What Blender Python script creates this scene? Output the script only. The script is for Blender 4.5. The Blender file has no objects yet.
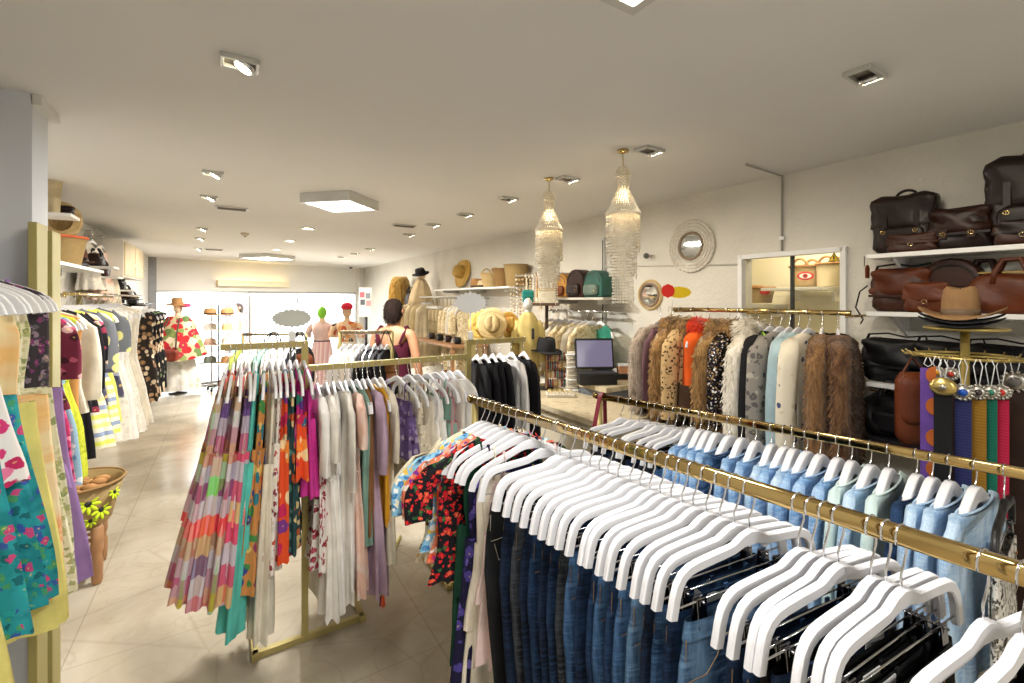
import bpy, bmesh, math, random
from mathutils import Vector, Matrix
random.seed(7)
PI = math.pi
SC = bpy.context.scene
COL = SC.collection
R = math.radians

# ---------------------------------------------------------------- survey of the place
EYE = 1.72                       # height of the tripod
YAW = R(32)                      # the camera looks 32 degrees to the right of the shop's long axis
FOC, CX, CY = 455.0, 512.0, 299.0
_s, _c = math.sin(YAW), math.cos(YAW)

def P(px, py, X=None, Y=None, Z=None, D=None):
    """point of the shop on a known plane (wall, shelf front, ceiling) in the surveyed direction"""
    lx, u = (px - CX) / FOC, (CY - py) / FOC
    r = (_s + _c * lx, _c - _s * lx, u)
    if X is not None: t = X / r[0]
    elif Y is not None: t = Y / r[1]
    elif Z is not None: t = (Z - EYE) / r[2]
    else: t = D
    return Vector((r[0] * t, r[1] * t, EYE + r[2] * t))

def on_line(px, a, b):
    """where a rail a-b (plan) crosses the surveyed direction px"""
    lx = (px - CX) / FOC
    r = (_s + _c * lx, _c - _s * lx)
    dx, dy = b[0] - a[0], b[1] - a[1]
    k = (r[0] * a[1] - r[1] * a[0]) / (r[1] * dx - r[0] * dy)
    return k

# ---------------------------------------------------------------- mesh builder
class MB:
    def __init__(self):
        self.v, self.f, self.m, self.s = [], [], [], []
        self.mi = 0
        self.sm = True
        self.T = Matrix.Identity(4)
    def add(self, verts, faces, smooth=None):
        b = len(self.v)
        T = self.T
        self.v.extend([tuple(T @ Vector(p)) for p in verts])
        s = self.sm if smooth is None else smooth
        for f in faces:
            self.f.append(tuple(b + i for i in f)); self.m.append(self.mi); self.s.append(s)
        return self
    def box(self, c, size, rz=0, rx=0, ry=0):
        x, y, z = size[0] / 2, size[1] / 2, size[2] / 2
        M = Matrix.Translation(c) @ Matrix.Rotation(rz, 4, 'Z') @ Matrix.Rotation(ry, 4, 'Y') @ Matrix.Rotation(rx, 4, 'X')
        vs = [M @ Vector(p) for p in ((-x,-y,-z),(x,-y,-z),(x,y,-z),(-x,y,-z),(-x,-y,z),(x,-y,z),(x,y,z),(-x,y,z))]
        return self.add(vs, [(3,2,1,0),(4,5,6,7),(0,1,5,4),(1,2,6,5),(2,3,7,6),(3,0,4,7)], False)
    def loft(self, rings, cap0=True, cap1=True, closed=True, smooth=True):
        n = len(rings[0]); vs = [p for r in rings for p in r]; fs = []
        for i in range(len(rings) - 1):
            for j in range(n if closed else n - 1):
                k = (j + 1) % n
                fs.append((i*n+j, i*n+k, (i+1)*n+k, (i+1)*n+j))
        if cap0: fs.append(tuple(range(n))[::-1])
        if cap1: fs.append(tuple((len(rings)-1)*n + j for j in range(n)))
        return self.add(vs, fs, smooth)
    def tube(self, pts, r, n=8, cap=True, flat=1.0, closed=False):
        pts = [Vector(p) for p in pts]; N = len(pts); rings = []
        up = Vector((0, 0, 1)); prev = None
        for i, p in enumerate(pts):
            if closed: t = pts[(i+1) % N] - pts[i-1]
            else: t = pts[min(i+1, N-1)] - pts[max(i-1, 0)]
            if t.length < 1e-9: t = Vector((0,0,1))
            t.normalize()
            if prev is None:
                a = t.cross(up)
                if a.length < .05: a = t.cross(Vector((0, 1, 0)))
            else: a = prev - t * prev.dot(t)
            if a.length < 1e-6: a = t.cross(Vector((1, 0, 0)))
            a.normalize(); prev = a; b = t.cross(a)
            rr = r[i] if isinstance(r, (list, tuple)) else r
            rings.append([p + a * (rr * math.cos(2*PI*k/n)) + b * (rr * flat * math.sin(2*PI*k/n)) for k in range(n)])
        if closed:
            rings.append(rings[0]); cap = False
        return self.loft(rings, cap, cap)
    def lathe(self, prof, c=(0,0,0), n=24, cap=True, sx=1, sy=1):
        rings = [[(c[0] + r*sx*math.cos(2*PI*k/n), c[1] + r*sy*math.sin(2*PI*k/n), c[2] + z) for k in range(n)] for r, z in prof]
        return self.loft(rings, cap and prof[0][0] > 1e-4, cap and prof[-1][0] > 1e-4)
    def ball(self, c, r, n=10, m=7):
        if not isinstance(r, (tuple, list)): r = (r, r, r)
        rings = []
        for i in range(m + 1):
            a = -PI/2 + PI * i / m
            q = max(math.cos(a), .02)
            rings.append([(c[0] + r[0]*q*math.cos(2*PI*k/n), c[1] + r[1]*q*math.sin(2*PI*k/n), c[2] + r[2]*math.sin(a)) for k in range(n)])
        return self.loft(rings)
    def prism(self, poly, y0, y1):
        """outline in x-z, thickness along y"""
        n = len(poly)
        vs = [(p[0], y0, p[1]) for p in poly] + [(p[0], y1, p[1]) for p in poly]
        fs = [tuple(range(n)), tuple(range(2*n-1, n-1, -1))]
        fs += [(i, i + n, (i+1) % n + n, (i+1) % n) for i in range(n)]
        return self.add(vs, fs, False)
    def slab(self, pts, z0, z1):
        n = len(pts)
        vs = [(p[0], p[1], z0) for p in pts] + [(p[0], p[1], z1) for p in pts]
        fs = [tuple(range(n))[::-1], tuple(range(n, 2*n))] + [(i, (i+1) % n, (i+1) % n + n, i + n) for i in range(n)]
        return self.add(vs, fs, False)
    def mesh(self, name, mats, bevel=0, seg=2, fix=True):
        me = bpy.data.meshes.new(name)
        me.from_pydata(self.v, [], self.f)
        for m in (mats if isinstance(mats, (list, tuple)) else [mats]): me.materials.append(m)
        for p, m, s in zip(me.polygons, self.m, self.s): p.material_index = m; p.use_smooth = s
        if fix or bevel:
            bm = bmesh.new(); bm.from_mesh(me)
            bmesh.ops.recalc_face_normals(bm, faces=bm.faces)
            if bevel:
                es = [e for e in bm.edges if len(e.link_faces) == 2 and e.calc_face_angle(0) > R(35)]
                bmesh.ops.bevel(bm, geom=es, offset=bevel, segments=seg, affect='EDGES', profile=.6, clamp_overlap=True)
                for f in bm.faces: f.smooth = f.smooth
            bm.to_mesh(me); bm.free()
        me.update()
        return me

def inst(name, me, parent=None, loc=(0,0,0), rot=(0,0,0)):
    o = bpy.data.objects.new(name, me); COL.objects.link(o)
    o.parent = parent; o.location = loc; o.rotation_euler = rot
    return o
def obj(name, mb, mats, parent=None, loc=(0,0,0), rot=(0,0,0), bevel=0, seg=2):
    return inst(name, mb.mesh(name, mats, bevel, seg), parent, loc, rot)
def tag(o, label, cat, group=None, kind=None):
    o['label'] = label; o['category'] = cat
    if group: o['group'] = group
    if kind: o['kind'] = kind
    return o
def thing(name, label, cat, loc=(0,0,0), rz=0, group=None, rx=0, ry=0):
    o = bpy.data.objects.new(name, None); COL.objects.link(o)
    o.empty_display_size = .05
    o.location = loc; o.rotation_euler = (rx, ry, rz)
    return tag(o, label, cat, group)
def struct(name, mb, mats, bevel=0, label=None):
    o = obj(name, mb, mats, bevel=bevel); o['kind'] = 'structure'
    if label: o['label'] = label; o['category'] = name.split('_')[0]
    return o
def dup(root, loc, rz=None, label=None, group=None):
    kids = {}
    def cp(o, par):
        c = o.copy(); COL.objects.link(c); c.parent = par
        for k in o.children: cp(k, c)
        return c
    r = cp(root, None); r.location = loc
    if rz is not None: r.rotation_euler.z = rz
    if label: r['label'] = label
    if group: r['group'] = group
    return r
ORD = ['first','second','third','fourth','fifth','sixth','seventh','eighth','ninth','tenth','eleventh','twelfth','thirteenth','fourteenth','fifteenth','sixteenth','seventeenth','eighteenth','nineteenth','twentieth','twenty-first','twenty-second','twenty-third','twenty-fourth','twenty-fifth','twenty-sixth','twenty-seventh','twenty-eighth','twenty-ninth','thirtieth','thirty-first','thirty-second','thirty-third','thirty-fourth','thirty-fifth','thirty-sixth','thirty-seventh','thirty-eighth','thirty-ninth','fortieth']

# ---------------------------------------------------------------- materials
def lin(c):
    return tuple((x/12.92 if x <= .04045 else ((x+.055)/1.055)**2.4) for x in c[:3]) + (1,)
def rgb(h):
    return lin(tuple(int(h[i:i+2], 16)/255 for i in (0, 2, 4)))
class Mat:
    def __init__(self, name, rough=.6, metal=0, spec=.5):
        self.m = bpy.data.materials.new(name); self.m.use_nodes = True
        self.nt = self.m.node_tree; self.b = self.nt.nodes['Principled BSDF']
        self.b.inputs['Roughness'].default_value = rough; self.b.inputs['Metallic'].default_value = metal
        self.b.inputs['Specular IOR Level'].default_value = spec
        self._c = None
    def n(self, t, **k):
        x = self.nt.nodes.new(t)
        for a, b in k.items(): setattr(x, a, b)
        return x
    def l(self, a, b): self.nt.links.new(a, b)
    def coord(self, scale=(1,1,1), rot=(0,0,0), world=False):
        t = self.n('ShaderNodeTexCoord'); mp = self.n('ShaderNodeMapping')
        if world:
            g = self.n('ShaderNodeNewGeometry'); self.l(g.outputs['Position'], mp.inputs[0])
        else: self.l(t.outputs['Object'], mp.inputs[0])
        mp.inputs['Scale'].default_value = scale; mp.inputs['Rotation'].default_value = rot
        return mp.outputs[0]
    def noise(self, co, scale, detail=3, dist=0):
        x = self.n('ShaderNodeTexNoise'); x.inputs['Scale'].default_value = scale; x.inputs['Detail'].default_value = detail
        x.inputs['Distortion'].default_value = dist; self.l(co, x.inputs['Vector']); return x.outputs['Fac']
    def vor(self, co, scale, out='Distance', feat='F1', rnd=1):
        x = self.n('ShaderNodeTexVoronoi', feature=feat); x.inputs['Scale'].default_value = scale; x.inputs['Randomness'].default_value = rnd
        self.l(co, x.inputs['Vector']); return x.outputs[out]
    def ramp(self, fac, stops, const=False):
        x = self.n('ShaderNodeValToRGB'); e = x.color_ramp.elements
        if const: x.color_ramp.interpolation = 'CONSTANT'
        while len(e) < len(stops): e.new(.5)
        for i, (p, c) in enumerate(stops): e[i].position = p; e[i].color = c
        self.l(fac, x.inputs[0]); return x.outputs[0]
    def mix(self, fac, a, b, mode='MIX'):
        x = self.n('ShaderNodeMix', data_type='RGBA', blend_type=mode)
        for s, v in ((x.inputs[0], fac), (x.inputs[6], a), (x.inputs[7], b)):
            if isinstance(v, (int, float, tuple)): s.default_value = v
            else: self.l(v, s)
        return x.outputs[2]
    def math(self, op, a, b=0.0):
        x = self.n('ShaderNodeMath', operation=op)
        for s, v in ((x.inputs[0], a), (x.inputs[1], b)):
            if isinstance(v, (int, float)): s.default_value = v
            else: self.l(v, s)
        return x.outputs[0]
    def sep(self, co):
        x = self.n('ShaderNodeSeparateXYZ'); self.l(co, x.inputs[0]); return x.outputs
    def col(self, c):
        if isinstance(c, tuple): self.b.inputs['Base Color'].default_value = c
        else: self.l(c, self.b.inputs['Base Color'])
        return self
    def bump(self, fac, strength=.3, dist=.01):
        x = self.n('ShaderNodeBump'); x.inputs['Strength'].default_value = strength; x.inputs['Distance'].default_value = dist
        self.l(fac, x.inputs['Height']); self.l(x.outputs[0], self.b.inputs['Normal']); return self
    def emit(self, c, s):
        self.b.inputs['Emission Color'].default_value = c; self.b.inputs['Emission Strength'].default_value = s; return self

def plain(name, h, rough=.6, metal=0, var=.12, vs=6, bump=0, bs=80, spec=.5, sheen=0):
    m = Mat(name, rough, metal, spec); c = rgb(h)
    if var:
        co = m.coord()
        d = tuple(x*(1-var) for x in c[:3]) + (1,); e = tuple(min(1, x*(1+var)) for x in c[:3]) + (1,)
        m.col(m.ramp(m.noise(co, vs, 4), [(.3, d), (.7, e)]))
        if bump: m.bump(m.noise(co, bs, 2), bump, .004)
    else: m.col(c)
    if sheen: m.b.inputs['Sheen Weight'].default_value = sheen
    return m.m
def fabric(name, h, var=.15, rough=.85, bump=.25):
    return plain(name, h, rough, 0, var, 9, bump, 260, .25)
def floral(name, bg, cols, scale=26, thr=.42, bg2=None, stretch=(1,1,1)):
    """flowers of several colours strewn on a ground"""
    m = Mat(name, .85, 0, .25); co = m.coord(stretch)
    no = m.n('ShaderNodeTexNoise'); no.inputs['Scale'].default_value = scale*1.4; m.l(co, no.inputs['Vector'])
    ad = m.n('ShaderNodeVectorMath', operation='MULTIPLY_ADD'); m.l(no.outputs['Color'], ad.inputs[0])
    ad.inputs[1].default_value = (.03,.03,.03); m.l(co, ad.inputs[2]); co2 = ad.outputs[0]
    d = m.vor(co2, scale); rc = m.vor(co2, scale, 'Color')
    k = m.sep(rc)[0]
    n = len(cols)
    fl = m.ramp(k, [(i/n, rgb(c)) for i, c in enumerate(cols)], True)
    g = rgb(bg)
    if bg2: g = m.ramp(m.noise(co, scale*.35, 3), [(.42, rgb(bg)), (.55, rgb(bg2))])
    mask = m.ramp(d, [(thr-.02, (1,1,1,1)), (thr+.03, (0,0,0,1))])
    c = m.mix(mask, g, fl)
    core = m.ramp(d, [(.10, (1,1,1,1)), (.14, (0,0,0,1))])
    c = m.mix(m.math('MULTIPLY', core, .5), c, rgb('f2d070'))
    m.col(c).bump(m.noise(co, 250, 2), .2, .003)
    return m.m
def bands(name, cols, freq, axis=2, cross=None, wob=.0):
    """woven stripes; cross = (colours, frequency) lays a second set across them"""
    m = Mat(name, .85, 0, .25); co = m.coord(); s = m.sep(co)
    def st(ax, cs, fr):
        v = m.math('MULTIPLY', s[ax], fr)
        if wob: v = m.math('ADD', v, m.math('MULTIPLY', m.noise(co, 9, 2), wob))
        fr_ = m.math('FRACT', m.math('ADD', v, 50.0))
        return m.ramp(fr_, [(i/len(cs), rgb(c)) for i, c in enumerate(cs)], True)
    c = st(axis, cols, freq)
    if cross: c = m.mix(.34, c, st(cross[2] if len(cross) > 2 else 0, cross[0], cross[1]))
    m.col(c).bump(m.noise(co, 260, 2), .2, .003)
    return m.m
def blotch(name, cols, scale=5, dist=1.5, stretch=(1,1,1), rough=.85, bump=.2, bs=200, const=False):
    m = Mat(name, rough, 0, .25); co = m.coord(stretch)
    n = len(cols)
    m.col(m.ramp(m.noise(co, scale, 3, dist), [(.28 + .44*i/max(n-1, 1), rgb(c)) for i, c in enumerate(cols)], const))
    m.bump(m.noise(co, bs, 2), bump, .004)
    return m.m
def metal(name, h, rough=.25, var=.05):
    return plain(name, h, rough, 1, var, 12)
def denim(name, dark, light, fade=.55):
    m = Mat(name, .85, 0, .2); co = m.coord()
    a = m.noise(m.coord((1.4, 1.4, .5)), 9, 4, .6); st = m.noise(m.coord((60, 60, 3)), 5, 2)
    c = m.ramp(a, [(.38, rgb(dark)), (.38 + fade*.55, rgb(light))])
    wk = m.noise(m.coord((2, 2, 16)), 5, 4, .9)
    c = m.mix(m.ramp(wk, [(.46, (0,0,0,1)), (.68, (.75,.75,.75,1))]), c, rgb(light))
    c = m.mix(.25, c, m.ramp(st, [(.35, (.25,.25,.25,1)), (.65, (.9,.9,.9,1))]), 'OVERLAY')
    m.col(c).bump(m.noise(co, 320, 2), .25, .002)
    return m.m
def leather(name, h, rough=.35, var=.35):
    m = Mat(name, rough, 0, .33); co = m.coord(); c = rgb(h)
    d = tuple(x*(1-var) for x in c[:3])+(1,); e = tuple(min(1, x*(1+var)) for x in c[:3])+(1,)
    m.col(m.ramp(m.noise(co, 7, 4), [(.3, d), (.7, e)])).bump(m.vor(co, 160), .12, .002)
    return m.m
def weave(name, h, h2, fr=70):
    m = Mat(name, .75, 0, .3); co = m.coord(); s = m.sep(co)
    w = m.n('ShaderNodeTexWave', wave_type='BANDS', bands_direction='Z'); w.inputs['Scale'].default_value = fr; w.inputs['Distortion'].default_value = 2.5
    w.inputs['Detail Scale'].default_value = 3
    m.l(co, w.inputs['Vector'])
    m.col(m.mix(m.noise(co, 30, 3), m.ramp(w.outputs['Fac'], [(.1, rgb(h2)), (.6, rgb(h))]), rgb(h))).bump(w.outputs['Fac'], .5, .004)
    return m.m
def fur_mat(name, cols, scale=14):
    m = Mat(name, .8, 0, .15); co = m.coord((1, 1, .35)); n = len(cols)
    a = m.noise(co, scale, 3, .8); b = m.noise(m.coord((1,1,.12)), 130, 2)
    c = m.ramp(a, [(.3 + .4*i/max(n-1,1), rgb(c)) for i, c in enumerate(cols)])
    m.col(m.mix(.35, c, m.ramp(b, [(.35, (.2,.2,.2,1)), (.65, (.85,.85,.85,1))]), 'OVERLAY'))
    m.b.inputs['Sheen Weight'].default_value = .15
    m.bump(b, .6, .01)
    return m.m
def glow(name, h, s):
    m = Mat(name); m.col((.8,.8,.8,1)); m.emit(rgb(h), s); return m.m
def glass(name, tint='ffffff', rough=0, thin=.9):
    """clear sheet glass: mostly straight through, with a mirror part at grazing angles"""
    m = Mat(name); nt = m.nt
    tr = m.n('ShaderNodeBsdfTransparent'); tr.inputs[0].default_value = rgb(tint)
    gl = m.n('ShaderNodeBsdfGlossy'); gl.inputs['Roughness'].default_value = rough
    fr = m.n('ShaderNodeFresnel'); fr.inputs['IOR'].default_value = 1.45
    mx = m.n('ShaderNodeMixShader'); m.l(fr.outputs[0], mx.inputs[0]); m.l(tr.outputs[0], mx.inputs[1]); m.l(gl.outputs[0], mx.inputs[2])
    m.l(mx.outputs[0], nt.nodes['Material Output'].inputs['Surface'])
    return m.m

WHITE_PAINT = plain('white gloss paint on wood', 'e2e2e6', .34, var=.02)
CHROME = metal('chrome', 'd8d8da', .12)
BRASS = metal('polished brass', 'c8ad74', .13)
BRASS_DULL = plain('dull gold paint', 'a8985e', .42, .35, .06)
BLACK = plain('black plastic', '121214', .4, var=.1)
BLACKM = plain('black powder coat', '1a1a1c', .45, var=.1)
WHITEM = plain('white lacquer', 'ececea', .35, var=.02)
WOOD = plain('pale turned wood', 'a07650', .55, var=.2, vs=14)
PAPER = plain('white card', 'eceef0', .8, var=.02)
STRAW = weave('natural straw', 'd3b985', 'a88a58', 90)
STRAW_Y = weave('golden straw', 'cfa755', 'a07c38', 80)
STRAW_P = weave('pale straw', 'e6d6b0', 'bda878', 90)
STRAW_T = weave('tan felt straw', 'b88a58', '84582e', 60)
SEAGRASS = weave('woven seagrass', 'ab9262', '7a6440', 55)
# ---------------------------------------------------------------- room shell
XL, XR, YB, ZC = -1.25, 2.95, -3.4, 2.5
F0, F1 = Vector((-1.25, 10.73)), Vector((2.95, 11.94))
FA = math.atan2(F1.y - F0.y, F1.x - F0.x); FL = (F1 - F0).length
FT = Matrix.Translation((F0.x, F0.y, 0)) @ Matrix.Rotation(FA, 4, 'Z')   # shop-front frame: x along the glass, y to the street
def fx(px): return on_line(px, F0, F1) * FL

# polished marble floor: large slabs, cloudy veins, dark hairline joints
m = Mat('polished marble floor', .16, 0, .5)
co = m.coord(world=True)
cl = m.noise(co, 1.1, 5, 1.2)
base = m.ramp(cl, [(.3, rgb('93897a')), (.5, rgb('a79d8b')), (.72, rgb('b8af9f'))])
ve = m.n('ShaderNodeTexNoise'); ve.inputs['Scale'].default_value = 2.3; ve.inputs['Detail'].default_value = 7; ve.inputs['Distortion'].default_value = 1.7
m.l(co, ve.inputs['Vector'])
vein = m.math('ABSOLUTE', m.math('SUBTRACT', ve.outputs['Fac'], .5))
base = m.mix(m.ramp(vein, [(.0, (.2,.2,.2,1)), (.03, (0,0,0,1))]), base, rgb('84775f'))
crk = m.vor(m.coord((1,1,1), world=True), 1.15, 'Distance', 'DISTANCE_TO_EDGE')
base = m.mix(m.ramp(crk, [(.001, (.22,.22,.22,1)), (.008, (0,0,0,1))]), base, rgb('76695a'))
sx, sy, _ = m.sep(m.coord((1/1.55, 1/.78, 1), world=True))
def joint(s, off, w):
    f = m.math('FRACT', m.math('ADD', s, off)); return m.math('LESS_THAN', f, w)
j = m.math('MAXIMUM', joint(sx, .426+50, .0045), joint(sy, .3+50, .006))
base = m.mix(m.math('MULTIPLY', j, .35), base, rgb('6a5f50'))
m.col(base); m.l(m.ramp(cl, [(.3, (.12,.12,.12,1)), (.7, (.24,.24,.24,1))]), m.b.inputs['Roughness'])
FLOOR = m.m
mb = MB(); mb.slab([(XL-.1, YB-.1), (XR+.12, YB-.1), (XR+.12, F1.y+.05), (F1.x, F1.y+.05), (F0.x, F0.y+.05), (XL-.1, F0.y+.02)], -.1, 0)
struct('floor', mb, FLOOR)

CEIL = plain('matt ceiling paint', 'e6e5e2', .9, var=.015, vs=1.5)
mb = MB(); mb.slab([(XL-.1, YB-.1), (XR+.12, YB-.1), (XR+.12, F1.y+.1), (F1.x, F1.y+.1), (F0.x, F0.y+.1), (XL-.1, F0.y+.06)], ZC, ZC+.1)
struct('ceiling', mb, CEIL)

def plaster(name, h):
    m = Mat(name, .9, 0, .2); co = m.coord(world=True); c = rgb(h)
    d = tuple(x*.93 for x in c[:3]) + (1,)
    m.col(m.ramp(m.noise(co, 3, 4), [(.35, d), (.65, c)]))
    m.bump(m.noise(co, 34, 5, .5), .55, .012); return m.m
PLASTER = plaster('rough white plaster', 'dedad0')
WALLP = plain('smooth white wall paint', 'dcdad4', .85, var=.02, vs=2)
HY0, HY1, HZ0, HZ1 = 1.18, 1.785, 1.15, 2.0
mb = MB()
for y0, y1, z0, z1 in ((YB, HY0, 0, ZC), (HY1, F1.y+.1, 0, ZC), (HY0, HY1, 0, HZ0), (HY0, HY1, HZ1, ZC)):
    mb.box((XR+.06, (y0+y1)/2, (z0+z1)/2), (.12, y1-y0, z1-z0))
struct('wall_right', mb, PLASTER)
mb = MB(); mb.box((XL-.05, (YB+F0.y)/2, ZC/2), (.1, F0.y-YB+.1, ZC)); struct('wall_left', mb, WALLP)
mb = MB(); mb.box(((XL+XR)/2, YB-.05, ZC/2), (XR-XL+.4, .1, ZC)); struct('wall_back', mb, WALLP)
# projecting pier on the left, with a small cornice strip under the ceiling on its return
m = Mat('pier paint', .85, 0, .2); m.col(rgb('d6d9df')); PIER = m.m
mb = MB(); mb.box(((XL-.63)/2, 2.52, ZC/2), (-.63-XL, .18, ZC)); struct('wall_pier', mb, PIER)
mb = MB(); mb.box((-.618, 2.54, ZC-.02), (.03, .22, .04)); struct('trim_1', mb, WALLP)

# back room seen through the sliding glass of the right wall
WARMW = plain('cream back room paint', 'e6dfc6', .85, var=.02)
mb = MB(); x0, x1, y0, y1, z0, z1 = 3.07, 3.95, .7, 2.6, .8, 2.45
for c, s in (((x1+.03, (y0+y1)/2, (z0+z1)/2), (.06, y1-y0, z1-z0)), (((x0+x1)/2, y0-.03, (z0+z1)/2), (x1-x0, .06, z1-z0)),
             (((x0+x1)/2, y1+.03, (z0+z1)/2), (x1-x0, .06, z1-z0)), (((x0+x1)/2, (y0+y1)/2, z0-.03), (x1-x0, y1-y0, .06)),
             (((x0+x1)/2, (y0+y1)/2, z1+.03), (x1-x0, y1-y0, .06))): mb.box(c, s)
struct('wall_backroom', mb, WARMW)
GLASS = glass('window glass')
w = thing('window_1', 'white framed sliding glass panel in the right wall above the fur rail', 'window'); w['kind'] = 'structure'
mb = MB()
ym, zm = (HY0+HY1)/2, (HZ0+HZ1)/2
for c, s in (((XR-.005, HY0, zm), (.05, .03, HZ1-HZ0+.03)), ((XR-.005, HY1, zm), (.05, .03, HZ1-HZ0+.03)), ((XR-.005, ym, HZ1), (.05, HY1-HY0, .03)), ((XR-.005, ym, HZ0), (.05, HY1-HY0, .03))): mb.box(c, s)
obj('window_frame', mb, WHITEM, w, bevel=.004)
YS = P(792.5, 280, X=XR+.03).y
mb = MB(); mb.box((XR+.03, YS, zm), (.02, .018, HZ1-HZ0)); obj('meeting_stile', mb, BLACKM, w)
for a, b, x in ((HY0+.01, YS-.005, .045), (YS+.005, HY1-.01, .03)):
    mb = MB(); mb.box((XR+x, (a+b)/2, zm), (.005, b-a, HZ1-HZ0-.02)); obj('pane', mb, GLASS, w)
# warning triangle stuck on the glass
tg = thing('warning_sticker', 'yellow warning triangle sticker with black exclamation mark on the sliding glass', 'sticker')
pc = P(834, 258.5, X=XR+.02)
def tri(r, dz=0): return [(pc.y + r*math.cos(a), pc.z + dz + r*math.sin(a)) for a in (R(90), R(210), R(330))]
def yz_prism(poly, x0, x1):
    mb = MB(); n = len(poly)
    mb.add([(x0, p[0], p[1]) for p in poly] + [(x1, p[0], p[1]) for p in poly], [tuple(range(n)), tuple(range(2*n-1, n-1, -1))] + [(i, i+n, (i+1) % n + n, (i+1) % n) for i in range(n)], False); return mb
obj('border', yz_prism(tri(.037), XR+.0195, XR+.021), plain('sticker black', '1c1a14', .5, var=0), tg)
obj('face', yz_prism(tri(.029), XR+.018, XR+.0195), plain('sticker yellow', 'e8c31a', .5, var=0), tg)
mk = yz_prism([(pc.y-.003, pc.z-.003), (pc.y+.003, pc.z-.003), (pc.y+.004, pc.z+.014), (pc.y-.004, pc.z+.014)], XR+.017, XR+.018)
k = yz_prism([(pc.y-.003, pc.z-.012), (pc.y+.003, pc.z-.012), (pc.y+.003, pc.z-.006), (pc.y-.003, pc.z-.006)], XR+.017, XR+.018)
mk.add(k.v, k.f); obj('exclamation_mark', mk, bpy.data.materials['sticker black'], tg)

# shop front: bulkhead, glazing, street
mb = MB(); mb.T = FT; mb.box((FL/2, .06, (1.885+ZC)/2), (FL+.1, .12, ZC-1.885)); struct('wall_front', mb, WALLP)
mb = MB(); mb.T = FT; mb.box((FL-.09, -.02, ZC/2), (.18, .2, ZC)); struct('wall_front_pier', mb, WALLP)
mb = MB(); mb.T = FT; mb.box((.06, .03, ZC/2), (.12, .1, ZC)); struct('trim_2', mb, plain('grey shutter guide', '8a8a8c', .5))
ALU = metal('grey aluminium', 'b5b6b8', .35)
xs = [.12, fx(212), fx(250), fx(298), fx(357), FL-.18]
w = thing('window_2', 'wide glazed shop front looking onto the bright street', 'window'); w['kind'] = 'structure'
for x in xs:
    mb = MB(); mb.T = FT; mb.box((x, .06, .94), (.035, .05, 1.88)); obj('mullion', mb, ALU, w)
for z in (.03, 1.865):
    mb = MB(); mb.T = FT; mb.box((FL/2-.03, .06, z), (FL-.3, .06, .05)); obj('rail', mb, ALU, w)
for a, b in zip(xs[:-1], xs[1:]):
    mb = MB(); mb.T = FT; mb.box(((a+b)/2, .06, .94), (b-a-.03, .008, 1.8)); obj('pane', mb, GLASS, w)
# warm lit trough lamp on the bulkhead
t = thing('trough_lamp', 'long cream trough lamp glowing upward on the bulkhead over the shop window', 'lamp')
a, b = fx(216), fx(287); z0 = 1.985
mb = MB(); mb.T = FT; mb.prism([(a, z0), (b, z0), (b, z0+.12), (a, z0+.12)], -.14, -.13); mb.box(((a+b)/2, -.07, z0+.005), (b-a, .13, .01))
mb.box((a+.005, -.07, z0+.06), (.01, .13, .12)); mb.box((b-.005, -.07, z0+.06), (.01, .13, .12))
obj('housing', mb, plain('cream enamel', 'e6dcba', .4, var=.02), t)
mb = MB(); mb.T = FT; mb.tube([(a+.05, -.06, z0+.05), (b-.05, -.06, z0+.05)], .013); obj('tube', mb, glow('warm tube', 'ffdf9e', 11), t)

# the street outside
mb = MB(); mb.slab([(-14, 10.0), (-1.35, 10.62), (3.07, 12.0), (16, 12.4), (16, 30), (-14, 30)], -.12, -.02)
struct('street', mb, plain('pale street paving', 'c9c6c0', .8, var=.06, vs=1))
FD = 5.2
b = thing('street_building', 'white building across the street with doorway and dark display window', 'building')
mb = MB(); mb.T = FT; mb.box((2, FD+.4, 3), (22, .6, 6.2)); obj('facade', mb, plain('white render', 'f2f2ee', .9, var=.02), b)
def out_at(px, py): # point on the opposite facade
    q0, q1 = FT @ Vector((0, FD, 0)), FT @ Vector((4, FD, 0))
    k = on_line(px, q0.xy, q1.xy); w_ = q0.lerp(q1, k); d = w_.x*_s + w_.y*_c
    return k*4, EYE + (CY-py)*d/FOC
def front_box(name, p0, p1, dep, mat, parent):
    (xa, za), (xb, zb) = out_at(*p0), out_at(*p1)
    mb = MB(); mb.T = FT; mb.box(((xa+xb)/2, FD+.1-dep/2, (za+zb)/2), (abs(xb-xa), dep, abs(za-zb))); return obj(name, mb, mat, parent, bevel=.01)
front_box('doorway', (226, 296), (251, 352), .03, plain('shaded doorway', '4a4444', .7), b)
front_box('door_frame', (250, 296), (252.5, 352), .08, plain('brown frame', '54463e', .6), b)
front_box('window', (288, 299), (308, 322), .05, plain('dark display glass', '585b63', .15), b)
front_box('display_poster', (293, 303), (300, 311), .07, WHITEM, b)
front_box('shutter', (196, 302), (222, 350), .05, plain('grey green shutter', 'aebdb8', .6), b)
aw = thing('awning', 'green and white striped awning edge across the street', 'awning')
(xa, za), (xb, zb) = out_at(195, 297), out_at(227, 304)
n = 12
for i in range(n):
    mb = MB(); mb.T = FT; x = xa + (xb-xa)*(i+.5)/n
    mb.prism([(x-(xb-xa)/n*.5, za+.05), (x+(xb-xa)/n*.5, za+.05), (x+(xb-xa)/n*.5, zb+.1), (x, zb), (x-(xb-xa)/n*.5, zb+.1)], FD-.5, FD-.47)
    obj('flap', mb, [plain('awning green', '5d8a74', .8), WHITEM][i % 2], aw)
mb = MB(); mb.T = FT
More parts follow.
